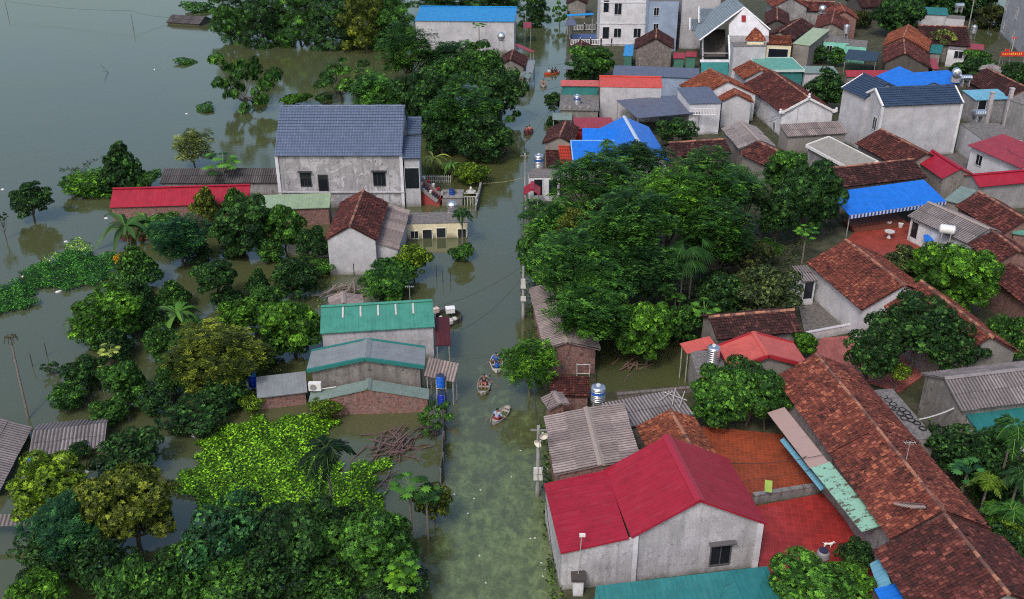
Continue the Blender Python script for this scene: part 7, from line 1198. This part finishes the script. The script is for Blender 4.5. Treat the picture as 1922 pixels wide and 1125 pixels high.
("tree", {'kind': 'mango', 'lab': 'bright tree top at the bottom left corner', 'x': -25.29, 'y': 40.15, 'zc': 2.0, 'rx': 1.42, 'rz': 1.28, 'col': (0.056, 0.148, 0.022), 'n': 'tree', 'cat': 'tree', 'group': 'lower left grove'}),
("tree", {'kind': 'dense', 'lab': 'very dark crown below the big yellowish one', 'x': -22.84, 'y': 42.51, 'zc': 1.8, 'rx': 1.66, 'rz': 1.33, 'col': (0.023, 0.066, 0.025), 'n': 'tree', 'cat': 'tree', 'group': 'lower left grove'}),
("tree", {'kind': 'mango', 'lab': 'mid green crown at the bottom edge near the left corner', 'x': -20.87, 'y': 40.57, 'zc': 1.6, 'rx': 1.72, 'rz': 1.21, 'col': (0.04, 0.112, 0.029), 'n': 'tree', 'cat': 'tree', 'group': 'lower left grove'}),
("tree", {'kind': 'dense', 'lab': 'green crown with pale new shoots at the bottom edge', 'x': -18.09, 'y': 40.81, 'zc': 2.4, 'rx': 1.89, 'rz': 1.7, 'col': (0.04, 0.112, 0.029), 'n': 'tree', 'cat': 'tree', 'group': 'lower left grove'}),
("tree", {'kind': 'mango', 'lab': 'leafy crown at the bottom edge left of the grove centre', 'x': -15.15, 'y': 40.41, 'zc': 2.2, 'rx': 1.77, 'rz': 1.41, 'col': (0.04, 0.112, 0.029), 'n': 'tree', 'cat': 'tree', 'group': 'lower left grove'}),
("tree", {'kind': 'mango', 'lab': 'tall dark crown under the lone palm', 'x': -11.69, 'y': 43.0, 'zc': 3.2, 'rx': 2.36, 'rz': 2.36, 'col': (0.023, 0.066, 0.025), 'n': 'tree', 'cat': 'tree', 'group': 'lower left grove'}),
("tree", {'kind': 'dense', 'lab': 'dark crown at the bottom edge below the tall dark one', 'x': -12.78, 'y': 40.81, 'zc': 2.4, 'rx': 2.01, 'rz': 1.61, 'col': (0.023, 0.066, 0.025), 'n': 'tree', 'cat': 'tree', 'group': 'lower left grove'}),
("tree", {'kind': 'mango', 'lab': 'rounded green crown speckled with yellow tips near the canal', 'x': -7.62, 'y': 42.42, 'zc': 3.4, 'rx': 2.28, 'rz': 2.23, 'col': (0.047, 0.132, 0.03), 'n': 'tree', 'cat': 'tree', 'group': 'lower left grove'}),
("tree", {'kind': 'dense', 'lab': 'lower green crown at the bottom edge right of centre', 'x': -10.12, 'y': 40.84, 'zc': 1.8, 'rx': 1.79, 'rz': 1.25, 'col': (0.047, 0.132, 0.03), 'n': 'tree', 'cat': 'tree', 'group': 'lower left grove'}),
("tree", {'kind': 'dense', 'lab': 'dark crown between the palm and the papaya trees', 'x': -9.51, 'y': 45.66, 'zc': 2.0, 'rx': 1.43, 'rz': 1.14, 'col': (0.023, 0.066, 0.025), 'n': 'tree', 'cat': 'tree', 'group': 'lower left grove'}),
("palm", {'kind': 'papaya', 'lab': 'light green papaya top near the bottom edge by the canal', 'x': -5.87, 'y': 41.09, 'zc': 3.0, 'rx': 1.31, 'col': (0.047, 0.132, 0.03), 'n': 'papaya_tree', 'cat': 'papaya'}),
("palm", {'kind': 'papaya', 'lab': 'pale drooping leaved papaya at the bottom edge', 'x': -5.84, 'y': 40.4, 'zc': 2.4, 'rx': 1.37, 'col': (0.056, 0.148, 0.022), 'n': 'papaya_tree', 'cat': 'papaya'}),
("tree", {'kind': 'dense', 'lab': 'dark bush at the bottom edge on the canal bank', 'x': -6.28, 'y': 41.07, 'zc': 1.2, 'rx': 1.57, 'rz': 1.1, 'col': (0.023, 0.066, 0.025), 'n': 'tree', 'cat': 'tree'}),
("palm", {'kind': 'papaya', 'lab': 'tall papaya with bare pale trunk beside the canal fence', 'x': -5.98, 'y': 46.51, 'zc': 4.0, 'rx': 1.63, 'col': (0.04, 0.112, 0.029), 'n': 'papaya_tree', 'cat': 'papaya'}),
("palm", {'kind': 'papaya', 'lab': 'shorter papaya right behind the tall one', 'x': -5.04, 'y': 46.74, 'zc': 3.2, 'rx': 1.27, 'col': (0.023, 0.066, 0.025), 'n': 'papaya_tree', 'cat': 'papaya'}),
("tree", {'kind': 'dense', 'lab': 'olive bush leaning over the canal beside the papaya trees', 'x': -4.81, 'y': 48.11, 'zc': 1.8, 'rx': 1.1, 'rz': 1.1, 'col': (0.078, 0.105, 0.022), 'n': 'tree', 'cat': 'tree'}),
("palm", {'kind': 'areca', 'lab': 'lone dark palm standing above the bright creeper', 'x': -10.76, 'y': 47.28, 'zc': 6.2, 'rx': 2.08, 'col': (0.012, 0.032, 0.014), 'n': 'palm_tree', 'cat': 'palm'}),
("tree", {'kind': 'feather', 'lab': 'bright leafy tree on the canal edge below the brick shed', 'x': 1.32, 'y': 62.55, 'zc': 3.0, 'rx': 1.79, 'rz': 2.15, 'col': (0.056, 0.148, 0.022), 'n': 'tree', 'cat': 'tree'}),
("tree", {'kind': 'feather', 'lab': 'top left crown of the big central grove under the blue roof', 'x': 8.39, 'y': 87.38, 'zc': 7.6, 'rx': 4.37, 'rz': 3.28, 'col': (0.04, 0.112, 0.029), 'n': 'tree', 'cat': 'tree', 'group': 'big central grove'}),
("tree", {'kind': 'feather', 'lab': 'dark top crown of the central grove overlapping the blue roof', 'x': 12.04, 'y': 93.6, 'zc': 7.8, 'rx': 3.16, 'rz': 2.21, 'col': (0.023, 0.066, 0.025), 'n': 'tree', 'cat': 'tree', 'group': 'big central grove'}),
("tree", {'kind': 'feather', 'lab': 'left crown of the central grove hanging over the canal', 'x': 4.14, 'y': 81.91, 'zc': 5.6, 'rx': 3.14, 'rz': 2.82, 'col': (0.047, 0.132, 0.03), 'n': 'tree', 'cat': 'tree', 'group': 'big central grove'}),
("tree", {'kind': 'feather', 'lab': 'wide middle crown of the central grove', 'x': 9.8, 'y': 77.35, 'zc': 8.0, 'rx': 3.94, 'rz': 3.15, 'col': (0.04, 0.112, 0.029), 'n': 'tree', 'cat': 'tree', 'group': 'big central grove'}),
("tree", {'kind': 'feather', 'lab': 'bright upper right crown of the central grove', 'x': 18.17, 'y': 86.72, 'zc': 8.0, 'rx': 4.14, 'rz': 3.1, 'col': (0.047, 0.132, 0.03), 'n': 'tree', 'cat': 'tree', 'group': 'big central grove'}),
("tree", {'kind': 'feather', 'lab': 'brightest small crown near the top of the central grove', 'x': 13.96, 'y': 82.14, 'zc': 8.2, 'rx': 3.29, 'rz': 2.63, 'col': (0.056, 0.148, 0.022), 'n': 'tree', 'cat': 'tree', 'group': 'big central grove'}),
("tree", {'kind': 'feather', 'lab': 'right hand crown of the central grove before the fan palms', 'x': 17.28, 'y': 78.47, 'zc': 6.8, 'rx': 3.37, 'rz': 2.7, 'col': (0.04, 0.112, 0.029), 'n': 'tree', 'cat': 'tree', 'group': 'big central grove'}),
("tree", {'kind': 'feather', 'lab': 'lower left crown of the central grove above the brick shed', 'x': 5.8, 'y': 73.08, 'zc': 5.8, 'rx': 3.81, 'rz': 3.05, 'col': (0.04, 0.112, 0.029), 'n': 'tree', 'cat': 'tree', 'group': 'big central grove'}),
("tree", {'kind': 'dense', 'lab': 'small crown of the grove beside the canal poles', 'x': 2.54, 'y': 80.0, 'zc': 3.6, 'rx': 2.07, 'rz': 2.28, 'col': (0.04, 0.112, 0.029), 'n': 'tree', 'cat': 'tree', 'group': 'big central grove'}),
("tree", {'kind': 'feather', 'lab': 'lowest crown of the central grove drooping over the brick shed', 'x': 6.09, 'y': 67.45, 'zc': 4.6, 'rx': 3.19, 'rz': 2.23, 'col': (0.04, 0.112, 0.029), 'n': 'tree', 'cat': 'tree', 'group': 'big central grove'}),
("tree", {'kind': 'feather', 'lab': 'dark crown in the heart of the central grove', 'x': 10.56, 'y': 72.99, 'zc': 5.6, 'rx': 2.86, 'rz': 2.57, 'col': (0.023, 0.066, 0.025), 'n': 'tree', 'cat': 'tree', 'group': 'big central grove'}),
("tree", {'kind': 'dense', 'lab': 'reddish olive twiggy top inside the left crown of the grove', 'x': 5.26, 'y': 79.53, 'zc': 6.6, 'rx': 1.57, 'rz': 1.41, 'col': (0.078, 0.105, 0.022), 'n': 'tree', 'cat': 'tree', 'group': 'big central grove'}),
("tree", {'kind': 'feather', 'lab': 'rightmost upper crown of the central grove', 'x': 22.7, 'y': 90.76, 'zc': 5.8, 'rx': 2.38, 'rz': 2.14, 'col': (0.04, 0.112, 0.029), 'n': 'tree', 'cat': 'tree', 'group': 'big central grove'}),
("tree", {'kind': 'dense', 'lab': 'brownish dark crown right of the fan palm trunks', 'x': 20.26, 'y': 80.23, 'zc': 3.6, 'rx': 2.55, 'rz': 2.04, 'col': (0.03, 0.04, 0.02), 'n': 'tree', 'cat': 'tree', 'group': 'big central grove'}),
("tree", {'kind': 'dense', 'lab': 'greyish green rounded crown above the long dark tiled roof', 'x': 21.05, 'y': 74.03, 'zc': 3.0, 'rx': 2.75, 'rz': 2.06, 'col': (0.065, 0.095, 0.05), 'n': 'tree', 'cat': 'tree', 'group': 'big central grove'}),
("tree", {'kind': 'dense', 'lab': 'shaded low crown right of the fan palm trunks', 'x': 17.11, 'y': 74.04, 'zc': 2.4, 'rx': 2.32, 'rz': 1.85, 'col': (0.023, 0.066, 0.025), 'n': 'tree', 'cat': 'tree', 'group': 'big central grove'}),
("tree", {'kind': 'mango', 'lab': 'bright glossy round tree below the central grove', 'x': 10.51, 'y': 67.46, 'zc': 3.2, 'rx': 2.55, 'rz': 2.55, 'col': (0.056, 0.148, 0.022), 'n': 'tree', 'cat': 'tree'}),
("palm", {'kind': 'papaya', 'lab': 'papaya top beside the bright glossy round tree', 'x': 15.5, 'y': 70.88, 'zc': 2.8, 'rx': 1.86, 'col': (0.04, 0.112, 0.029), 'n': 'papaya_tree', 'cat': 'papaya'}),
("palm", {'kind': 'papaya', 'lab': 'small papaya in front of the dark hut inside the grove', 'x': 13.46, 'y': 72.86, 'zc': 3.0, 'rx': 1.26, 'col': (0.047, 0.132, 0.03), 'n': 'papaya_tree', 'cat': 'papaya'}),
("tree", {'kind': 'dense', 'lab': 'green crown squeezed between the glossy tree and the papaya', 'x': 13.5, 'y': 70.47, 'zc': 1.8, 'rx': 1.72, 'rz': 1.55, 'col': (0.04, 0.112, 0.029), 'n': 'tree', 'cat': 'tree'}),
("palm", {'kind': 'fan', 'lab': 'left one of the tall twin fan palms in the grove', 'x': 14.08, 'y': 74.06, 'zc': 6.4, 'rx': 2.3, 'col': (0.04, 0.112, 0.029), 'n': 'fan_palm', 'cat': 'palm'}),
("palm", {'kind': 'fan', 'lab': 'right one of the tall twin fan palms in the grove', 'x': 15.0, 'y': 75.0, 'zc': 6.6, 'rx': 2.11, 'col': (0.04, 0.112, 0.029), 'n': 'fan_palm', 'cat': 'palm'}),
("palm", {'kind': 'areca', 'lab': 'small palm head against the bright blue roof', 'x': 9.79, 'y': 98.71, 'zc': 8.0, 'rx': 1.06, 'col': (0.047, 0.132, 0.03), 'n': 'palm_tree', 'cat': 'palm'}),
("palm", {'kind': 'areca', 'lab': 'second dark small palm head right of the first by the blue roof', 'x': 12.88, 'y': 98.27, 'zc': 7.8, 'rx': 1.06, 'col': (0.078, 0.105, 0.022), 'n': 'palm_tree', 'cat': 'palm'}),
("tree", {'kind': 'mango', 'lab': 'very dark tall tree left of the bright blue awning', 'x': 28.98, 'y': 91.49, 'zc': 4.8, 'rx': 3.45, 'rz': 3.8, 'col': (0.023, 0.066, 0.025), 'n': 'tree', 'cat': 'tree'}),
("tree", {'kind': 'mango', 'lab': 'dark green crown behind the very dark tall tree', 'x': 29.02, 'y': 98.59, 'zc': 4.8, 'rx': 2.45, 'rz': 2.7, 'col': (0.04, 0.112, 0.029), 'n': 'tree', 'cat': 'tree'}),
("tree", {'kind': 'dense', 'lab': 'dark crown between the grove and the very dark tall tree', 'x': 25.83, 'y': 89.33, 'zc': 3.6, 'rx': 2.06, 'rz': 2.06, 'col': (0.023, 0.066, 0.025), 'n': 'tree', 'cat': 'tree'}),
("palm", {'kind': 'papaya', 'lab': 'yellow green papaya tree above the bright red tiled roof', 'x': 27.56, 'y': 85.7, 'zc': 3.2, 'rx': 1.62, 'col': (0.047, 0.132, 0.03), 'n': 'papaya_tree', 'cat': 'papaya', 'base': 0.2}),
("tree", {'kind': 'feather', 'lab': 'low bright layered bush left of the yellow green papaya', 'x': 23.76, 'y': 84.51, 'zc': 2.2, 'rx': 1.39, 'rz': 1.11, 'col': (0.056, 0.148, 0.022), 'n': 'tree', 'cat': 'tree'}),
("tree", {'kind': 'mango', 'lab': 'large bright round tree among the dark red tiles at right', 'x': 37.45, 'y': 75.03, 'zc': 4.0, 'rx': 3.66, 'rz': 3.22, 'col': (0.056, 0.148, 0.022), 'n': 'tree', 'cat': 'tree'}),
("tree", {'kind': 'dense', 'lab': 'dull pale green crown left of the large bright round tree', 'x': 34.89, 'y': 79.82, 'zc': 2.8, 'rx': 1.89, 'rz': 1.61, 'col': (0.065, 0.095, 0.05), 'n': 'tree', 'cat': 'tree'}),
("tree", {'kind': 'dense', 'lab': 'large dark round crown over the pink paved yard', 'x': 30.34, 'y': 65.26, 'zc': 4.4, 'rx': 2.95, 'rz': 2.51, 'col': (0.023, 0.066, 0.025), 'n': 'tree', 'cat': 'tree'}),
("tree", {'kind': 'dense', 'lab': 'right half of the dark crown over the pink paved yard', 'x': 32.47, 'y': 63.5, 'zc': 3.8, 'rx': 2.19, 'rz': 1.75, 'col': (0.023, 0.066, 0.025), 'n': 'tree', 'cat': 'tree'}),
("tree", {'kind': 'dense', 'lab': 'left dark crown over the pink paved yard', 'x': 26.57, 'y': 63.06, 'zc': 3.6, 'rx': 2.03, 'rz': 1.93, 'col': (0.023, 0.066, 0.025), 'n': 'tree', 'cat': 'tree'}),
("tree", {'kind': 'bush', 'lab': 'yellow leaved twig end hanging under the dark crowns', 'x': 28.27, 'y': 62.19, 'zc': 2.4, 'rx': 0.86, 'rz': 0.6, 'col': (0.1, 0.17, 0.022), 'n': 'shrub', 'cat': 'shrub'}),
("tree", {'kind': 'dense', 'lab': 'green crown at the right edge behind the tiled gable', 'x': 37.94, 'y': 66.84, 'zc': 2.6, 'rx': 1.81, 'rz': 1.81, 'col': (0.04, 0.112, 0.029), 'n': 'tree', 'cat': 'tree'}),
("tree", {'kind': 'mango', 'lab': 'small round bright shrub beside the salmon roof', 'x': 22.55, 'y': 66.45, 'zc': 2.4, 'rx': 0.98, 'rz': 0.98, 'col': (0.056, 0.148, 0.022), 'n': 'tree', 'cat': 'tree'}),
("tree", {'kind': 'mango', 'lab': 'left crown of the trees on the red terrace', 'x': 13.94, 'y': 58.39, 'zc': 2.8, 'rx': 2.07, 'rz': 1.97, 'col': (0.047, 0.132, 0.03), 'n': 'tree', 'cat': 'tree'}),
("tree", {'kind': 'mango', 'lab': 'middle crown of the trees on the red terrace', 'x': 16.38, 'y': 58.45, 'zc': 3.2, 'rx': 2.36, 'rz': 2.24, 'col': (0.04, 0.112, 0.029), 'n': 'tree', 'cat': 'tree'}),
("tree", {'kind': 'dense', 'lab': 'right small crown of the trees on the red terrace', 'x': 17.77, 'y': 57.81, 'zc': 3.0, 'rx': 1.32, 'rz': 1.45, 'col': (0.04, 0.112, 0.029), 'n': 'tree', 'cat': 'tree'}),
("tree", {'kind': 'mango', 'lab': 'leafy green tree at the bottom edge below the red paved yard', 'x': 15.71, 'y': 39.3, 'zc': 2.8, 'rx': 2.34, 'rz': 1.68, 'col': (0.047, 0.132, 0.03), 'n': 'tree', 'cat': 'tree'}),
("tree", {'kind': 'dense', 'lab': 'small very dark bush at the corner of the red paved yard', 'x': 19.27, 'y': 43.15, 'zc': 2.0, 'rx': 1.02, 'rz': 0.91, 'col': (0.023, 0.066, 0.025), 'n': 'tree', 'cat': 'tree'}),
("tree", {'kind': 'mango', 'lab': 'bright yellow green side of the tree at the bottom edge', 'x': 18.25, 'y': 40.6, 'zc': 2.4, 'rx': 1.31, 'rz': 1.05, 'col': (0.056, 0.148, 0.022), 'n': 'tree', 'cat': 'tree'}),
("tree", {'kind': 'dense', 'lab': 'dark shrub mass under the teal lean-to at right', 'x': 29.01, 'y': 52.48, 'zc': 2.4, 'rx': 1.92, 'rz': 1.53, 'col': (0.023, 0.066, 0.025), 'n': 'tree', 'cat': 'tree'}),
("tree", {'kind': 'dense', 'lab': 'green shrub mass beside the palm at right', 'x': 31.25, 'y': 53.06, 'zc': 2.2, 'rx': 1.59, 'rz': 1.27, 'col': (0.04, 0.112, 0.029), 'n': 'tree', 'cat': 'tree'}),
("palm", {'kind': 'papaya', 'lab': 'blue green papaya crown behind the tiled row', 'x': 28.11, 'y': 49.8, 'zc': 2.6, 'rx': 1.66, 'col': (0.026, 0.088, 0.045), 'n': 'papaya_tree', 'cat': 'papaya'}),
("palm", {'kind': 'areca', 'lab': 'tall green palm at the right edge before the teal lean-to', 'x': 30.88, 'y': 50.8, 'zc': 5.4, 'rx': 1.8, 'col': (0.04, 0.112, 0.029), 'n': 'palm_tree', 'cat': 'palm'}),
("palm", {'kind': 'areca', 'lab': 'yellow green young palm among the right edge palms', 'x': 28.52, 'y': 48.01, 'zc': 3.4, 'rx': 1.3, 'col': (0.1, 0.17, 0.022), 'n': 'palm_tree', 'cat': 'palm'}),
("palm", {'kind': 'areca', 'lab': 'wide low palm below the tall right edge palm', 'x': 28.79, 'y': 45.38, 'zc': 3.2, 'rx': 1.69, 'col': (0.047, 0.132, 0.03), 'n': 'palm_tree', 'cat': 'palm'}),
("palm", {'kind': 'areca', 'lab': 'bright small palm crown next to the tiled row', 'x': 28.36, 'y': 46.37, 'zc': 2.6, 'rx': 1.2, 'col': (0.056, 0.148, 0.022), 'n': 'palm_tree', 'cat': 'palm'}),
("palm", {'kind': 'areca', 'lab': 'dark palm crown cut by the right edge', 'x': 30.51, 'y': 48.37, 'zc': 3.6, 'rx': 1.38, 'col': (0.023, 0.066, 0.025), 'n': 'palm_tree', 'cat': 'palm'}),
("tree", {'kind': 'dense', 'lab': 'dark undergrowth crown in the lower right corner area', 'x': 28.5, 'y': 44.28, 'zc': 1.6, 'rx': 1.65, 'rz': 1.65, 'col': (0.023, 0.066, 0.025), 'n': 'tree', 'cat': 'tree'}),
("tree", {'kind': 'mango', 'lab': 'yellow leaved crown at the right edge above the bottom corner', 'x': 28.93, 'y': 44.48, 'zc': 2.4, 'rx': 1.03, 'rz': 1.03, 'col': (0.1, 0.17, 0.022), 'n': 'tree', 'cat': 'tree'}),
("tree", {'kind': 'dense', 'lab': 'dark low foliage beneath the right edge palms', 'x': 31.09, 'y': 51.0, 'zc': 1.2, 'rx': 1.69, 'rz': 1.35, 'col': (0.023, 0.066, 0.025), 'n': 'tree', 'cat': 'tree'}),
("tree", {'kind': 'mango', 'lab': 'round green tree between the balustrades and the long slate roof', 'x': 12.71, 'y': 153.77, 'zc': 3.0, 'rx': 3.3, 'rz': 2.81, 'col': (0.04, 0.112, 0.029), 'n': 'tree', 'cat': 'tree'}),
("tree", {'kind': 'mango', 'lab': 'dark green tree touching the grey pyramid roof by the canal', 'x': 10.02, 'y': 151.37, 'zc': 2.6, 'rx': 2.44, 'rz': 1.96, 'col': (0.023, 0.066, 0.025), 'n': 'tree', 'cat': 'tree'}),
("tree", {'kind': 'dense', 'lab': 'dark tree over the canal beside the salmon porch', 'x': 5.94, 'y': 135.91, 'zc': 1.8, 'rx': 1.26, 'rz': 1.39, 'col': (0.023, 0.066, 0.025), 'n': 'tree', 'cat': 'tree'}),
("tree", {'kind': 'dense', 'lab': 'little dark bush at the canal left of the small tiled house', 'x': 5.27, 'y': 127.34, 'zc': 1.2, 'rx': 0.84, 'rz': 0.84, 'col': (0.023, 0.066, 0.025), 'n': 'tree', 'cat': 'tree'}),
("tree", {'kind': 'dense', 'lab': 'dark tree in the yard under the low slate roof', 'x': 20.37, 'y': 118.97, 'zc': 2.8, 'rx': 2.11, 'rz': 1.69, 'col': (0.023, 0.066, 0.025), 'n': 'tree', 'cat': 'tree'}),
("tree", {'kind': 'dense', 'lab': 'round dark tree left of the white two storey house', 'x': 43.57, 'y': 136.12, 'zc': 3.4, 'rx': 2.66, 'rz': 2.66, 'col': (0.023, 0.066, 0.025), 'n': 'tree', 'cat': 'tree'}),
("tree", {'kind': 'mango', 'lab': 'round dark tree at the top edge behind the orange red tiles', 'x': 70.34, 'y': 184.18, 'zc': 4.2, 'rx': 4.45, 'rz': 4.45, 'col': (0.023, 0.066, 0.025), 'n': 'tree', 'cat': 'tree'}),
("tree", {'kind': 'sparse', 'lab': 'pale sparse tree in front of the long dark roof at top right', 'x': 71.43, 'y': 166.05, 'zc': 3.4, 'rx': 2.65, 'rz': 2.91, 'col': (0.14, 0.18, 0.07), 'n': 'tree', 'cat': 'tree'}),
("tree", {'kind': 'dense', 'lab': 'dark shrub before the mint green house', 'x': 50.62, 'y': 163.96, 'zc': 1.6, 'rx': 1.58, 'rz': 1.42, 'col': (0.023, 0.066, 0.025), 'n': 'tree', 'cat': 'tree'}),
("tree", {'kind': 'dense', 'lab': 'greener shrub right of the dark one before the mint green house', 'x': 52.93, 'y': 162.37, 'zc': 1.8, 'rx': 1.56, 'rz': 1.41, 'col': (0.04, 0.112, 0.029), 'n': 'tree', 'cat': 'tree'}),
("tree", {'kind': 'mango', 'lab': 'leafy tree beside the red banner at top right', 'x': 74.92, 'y': 159.35, 'zc': 2.0, 'rx': 2.22, 'rz': 1.78, 'col': (0.04, 0.112, 0.029), 'n': 'tree', 'cat': 'tree'}),
("tree", {'kind': 'dense', 'lab': 'dark bushes behind the two lying steel tanks', 'x': 71.49, 'y': 153.13, 'zc': 2.0, 'rx': 2.8, 'rz': 1.96, 'col': (0.023, 0.066, 0.025), 'n': 'tree', 'cat': 'tree'}),
("palm", {'kind': 'areca', 'lab': 'yellow green palm right of the lying steel tanks', 'x': 69.29, 'y': 144.84, 'zc': 2.8, 'rx': 2.26, 'col': (0.1, 0.17, 0.022), 'n': 'palm_tree', 'cat': 'palm'}),
("tree", {'kind': 'dense', 'lab': 'dark tree at the right edge below the red banner', 'x': 75.74, 'y': 147.95, 'zc': 2.0, 'rx': 2.56, 'rz': 2.05, 'col': (0.023, 0.066, 0.025), 'n': 'tree', 'cat': 'tree'}),
("tree", {'kind': 'dense', 'lab': 'dark trees behind the teal roof at the top edge', 'x': 83.87, 'y': 198.77, 'zc': 3.4, 'rx': 5.2, 'rz': 4.16, 'col': (0.023, 0.066, 0.025), 'n': 'tree', 'cat': 'tree'}),
("tree", {'kind': 'dense', 'lab': 'dark tree left of the flooded lane at the top right', 'x': 91.2, 'y': 201.01, 'zc': 3.6, 'rx': 5.25, 'rz': 5.25, 'col': (0.023, 0.066, 0.025), 'n': 'tree', 'cat': 'tree'}),
("tree", {'kind': 'dense', 'lab': 'dull dark foliage along the flooded lane at top right', 'x': 91.0, 'y': 191.93, 'zc': 2.0, 'rx': 2.42, 'rz': 3.15, 'col': (0.03, 0.04, 0.02), 'n': 'tree', 'cat': 'tree'}),
("tree", {'kind': 'bush', 'lab': 'potted greenery under the light blue roof', 'x': 66.25, 'y': 134.05, 'zc': 1.2, 'rx': 1.62, 'rz': 0.97, 'col': (0.04, 0.112, 0.029), 'n': 'shrub', 'cat': 'shrub'}),
("tree", {'kind': 'bush', 'lab': 'brownish thicket left of the round dark tree at the top', 'x': 66.28, 'y': 192.45, 'zc': 1.6, 'rx': 2.23, 'rz': 2.23, 'col': (0.03, 0.04, 0.02), 'n': 'shrub', 'cat': 'shrub'}),
]
for k, t in TREES: (tree if k == "tree" else palm)(t)
fr = Vector((22.77, 43.71, 5.00)); o = bpy.data.objects.new('dry_palm_frond', arr_mesh('dry_palm_frond', *(lambda n: leafquads(np.stack([np.linspace(0, 1.6, n), np.zeros(n), np.linspace(0, .15, n)], 1), unit(np.stack([np.full(n, -.45), np.where(np.arange(n) % 2, 1., -1.), np.full(n, -.25)], 1)), np.tile([1., 0, 0], (n, 1)), .55-.2*np.linspace(-1, 1, n)**2, np.full(n, .07), 0.))(40), np.full(40, .5), m_plain('dry_leaf', (.36, .31, .28)))); COL.objects.link(o); o.location = fr; o.rotation_euler = (.25, .25, -.35+math.pi); tag(o, 'dry grey palm frond lying on the orange red tiled roof', 'palm frond')

def P2(*a): return [(p[0], p[1]) for p in a]
scatter('creeper_cover', 'bright yellow green creeper with broad leaves covering the garden', 'creeper', P2((-18.82, 59.97, 0.30), (-13.84, 59.97, 0.30), (-12.50, 58.28, 0.30), (-13.11, 55.72, 0.30), (-10.86, 54.03, 0.30), (-8.72, 53.91, 0.30), (-8.08, 50.53, 0.30), (-8.47, 47.70, 0.30), (-13.26, 48.96, 0.30), (-20.54, 48.96, 0.30), (-21.67, 52.18, 0.30), (-21.84, 54.81, 0.30), (-20.61, 57.30, 0.30)), 150, .19, .15, .14, (.092, .215, .02), 3, 0., .22)
scatter('floating_mat', 'dark green floating weed mat stretching from the left edge', 'water plants', P2((-48.89, 79.84, 0.10), (-45.95, 82.93, 0.10), (-44.56, 86.46, 0.10), (-44.04, 87.94, 0.10), (-39.24, 88.70, 0.10), (-37.30, 85.26, 0.10), (-36.57, 81.80, 0.10), (-39.25, 80.92, 0.10), (-42.08, 80.16, 0.10), (-42.41, 76.52, 0.10), (-45.39, 72.68, 0.10)), 170, .17, .13, .28, (.030, .12, .024), 5, .0, .25)
scatter('algae_film', 'pale lime green film beside the dark floating mat', 'algae', P2((-45.33, 84.88, 0.00), (-45.35, 89.17, 0.00), (-42.94, 92.47, 0.00), (-41.42, 89.17, 0.00), (-43.55, 86.68, 0.00), (-44.08, 83.71, 0.00)), 70, .14, .12, .01, (.16, .30, .06), 8, .25, .0)
scatter('hyacinth', 'bright green water plants left of the knobbly tree', 'water plants', P2((-51.74, 107.61, 0.10), (-51.84, 111.76, 0.10), (-48.50, 112.13, 0.10), (-45.63, 109.38, 0.10), (-44.41, 102.57, 0.10), (-47.83, 103.06, 0.10)), 60, .22, .17, .25, (.045, .14, .02), 9, .0, .5)
scatter('weed_film', 'green weed film under the garden trees at left', 'water plants', P2((-20.04, 60.08, 0.00), (-20.23, 67.62, 0.00), (-14.21, 66.80, 0.00), (-21.02, 71.04, 0.00), (-17.25, 85.47, 0.00), (-21.50, 91.79, 0.00), (-17.42, 93.15, 0.00), (-15.78, 71.04, 0.00)), 22, .15, .12, .01, (.07, .11, .03), 11, .45, .0)
scatter('bank_plants', 'low green plants growing between the houses of the right bank', 'undergrowth', [(b[0], b[1]) for b in ((14.70, 70.51, 0.30), (23.84, 72.31, 0.30), (28.01, 88.51, 0.30), (34.72, 95.24, 0.30), (37.21, 109.73, 0.30), (18.57, 109.73, 0.30), (3.34, 98.17, 0.30), (2.46, 84.83, 0.30), (6.03, 70.51, 0.30))], 9, .3, .2, .6, (.02, .05, .015), 12, .2, .5)
scatter('bank_plants', 'low green plants in the lower right corner garden', 'undergrowth', [(b[0], b[1]) for b in ((29.61, 58.28, 0.30), (37.49, 58.28, 0.30), (30.11, 40.41, 0.30), (27.17, 41.61, 0.30), (27.75, 48.96, 0.30))], 30, .3, .15, .6, (.03, .08, .02), 13, .1, .6)
scatter('bank_weed', 'strip of dark weeds along the wall foot of the right canal bank', 'weeds', P2((2.02, 59.40, 0.00), (2.48, 59.40, 0.00), (2.74, 52.30, 0.00), (2.95, 44.51, 0.00), (2.79, 41.11, 0.00), (2.03, 41.11, 0.00), (1.98, 49.85, 0.00)), 45, .25, .12, .35, (.035, .075, .018), 21, .1, .3)
scatter('bank_weed', 'dark weeds along the foot of the big central grove beside the canal', 'weeds', P2((0.83, 95.96, 0.00), (1.72, 95.96, 0.00), (2.01, 82.01, 0.00), (2.36, 69.30, 0.00), (1.67, 69.30, 0.00), (0.90, 78.77, 0.00)), 30, .25, .12, .4, (.03, .07, .018), 22, .1, .3)
scatter('drift_weed', 'thin line of drifting weeds on the lake surface', 'water plants', P2((-54.81, 112.79, 0.00), (-52.07, 113.93, 0.00), (-50.96, 117.88, 0.00), (-50.25, 116.67, 0.00), (-51.31, 112.79, 0.00), (-53.71, 111.66, 0.00)), 25, .2, .12, .05, (.03, .045, .02), 15, .35, .0)
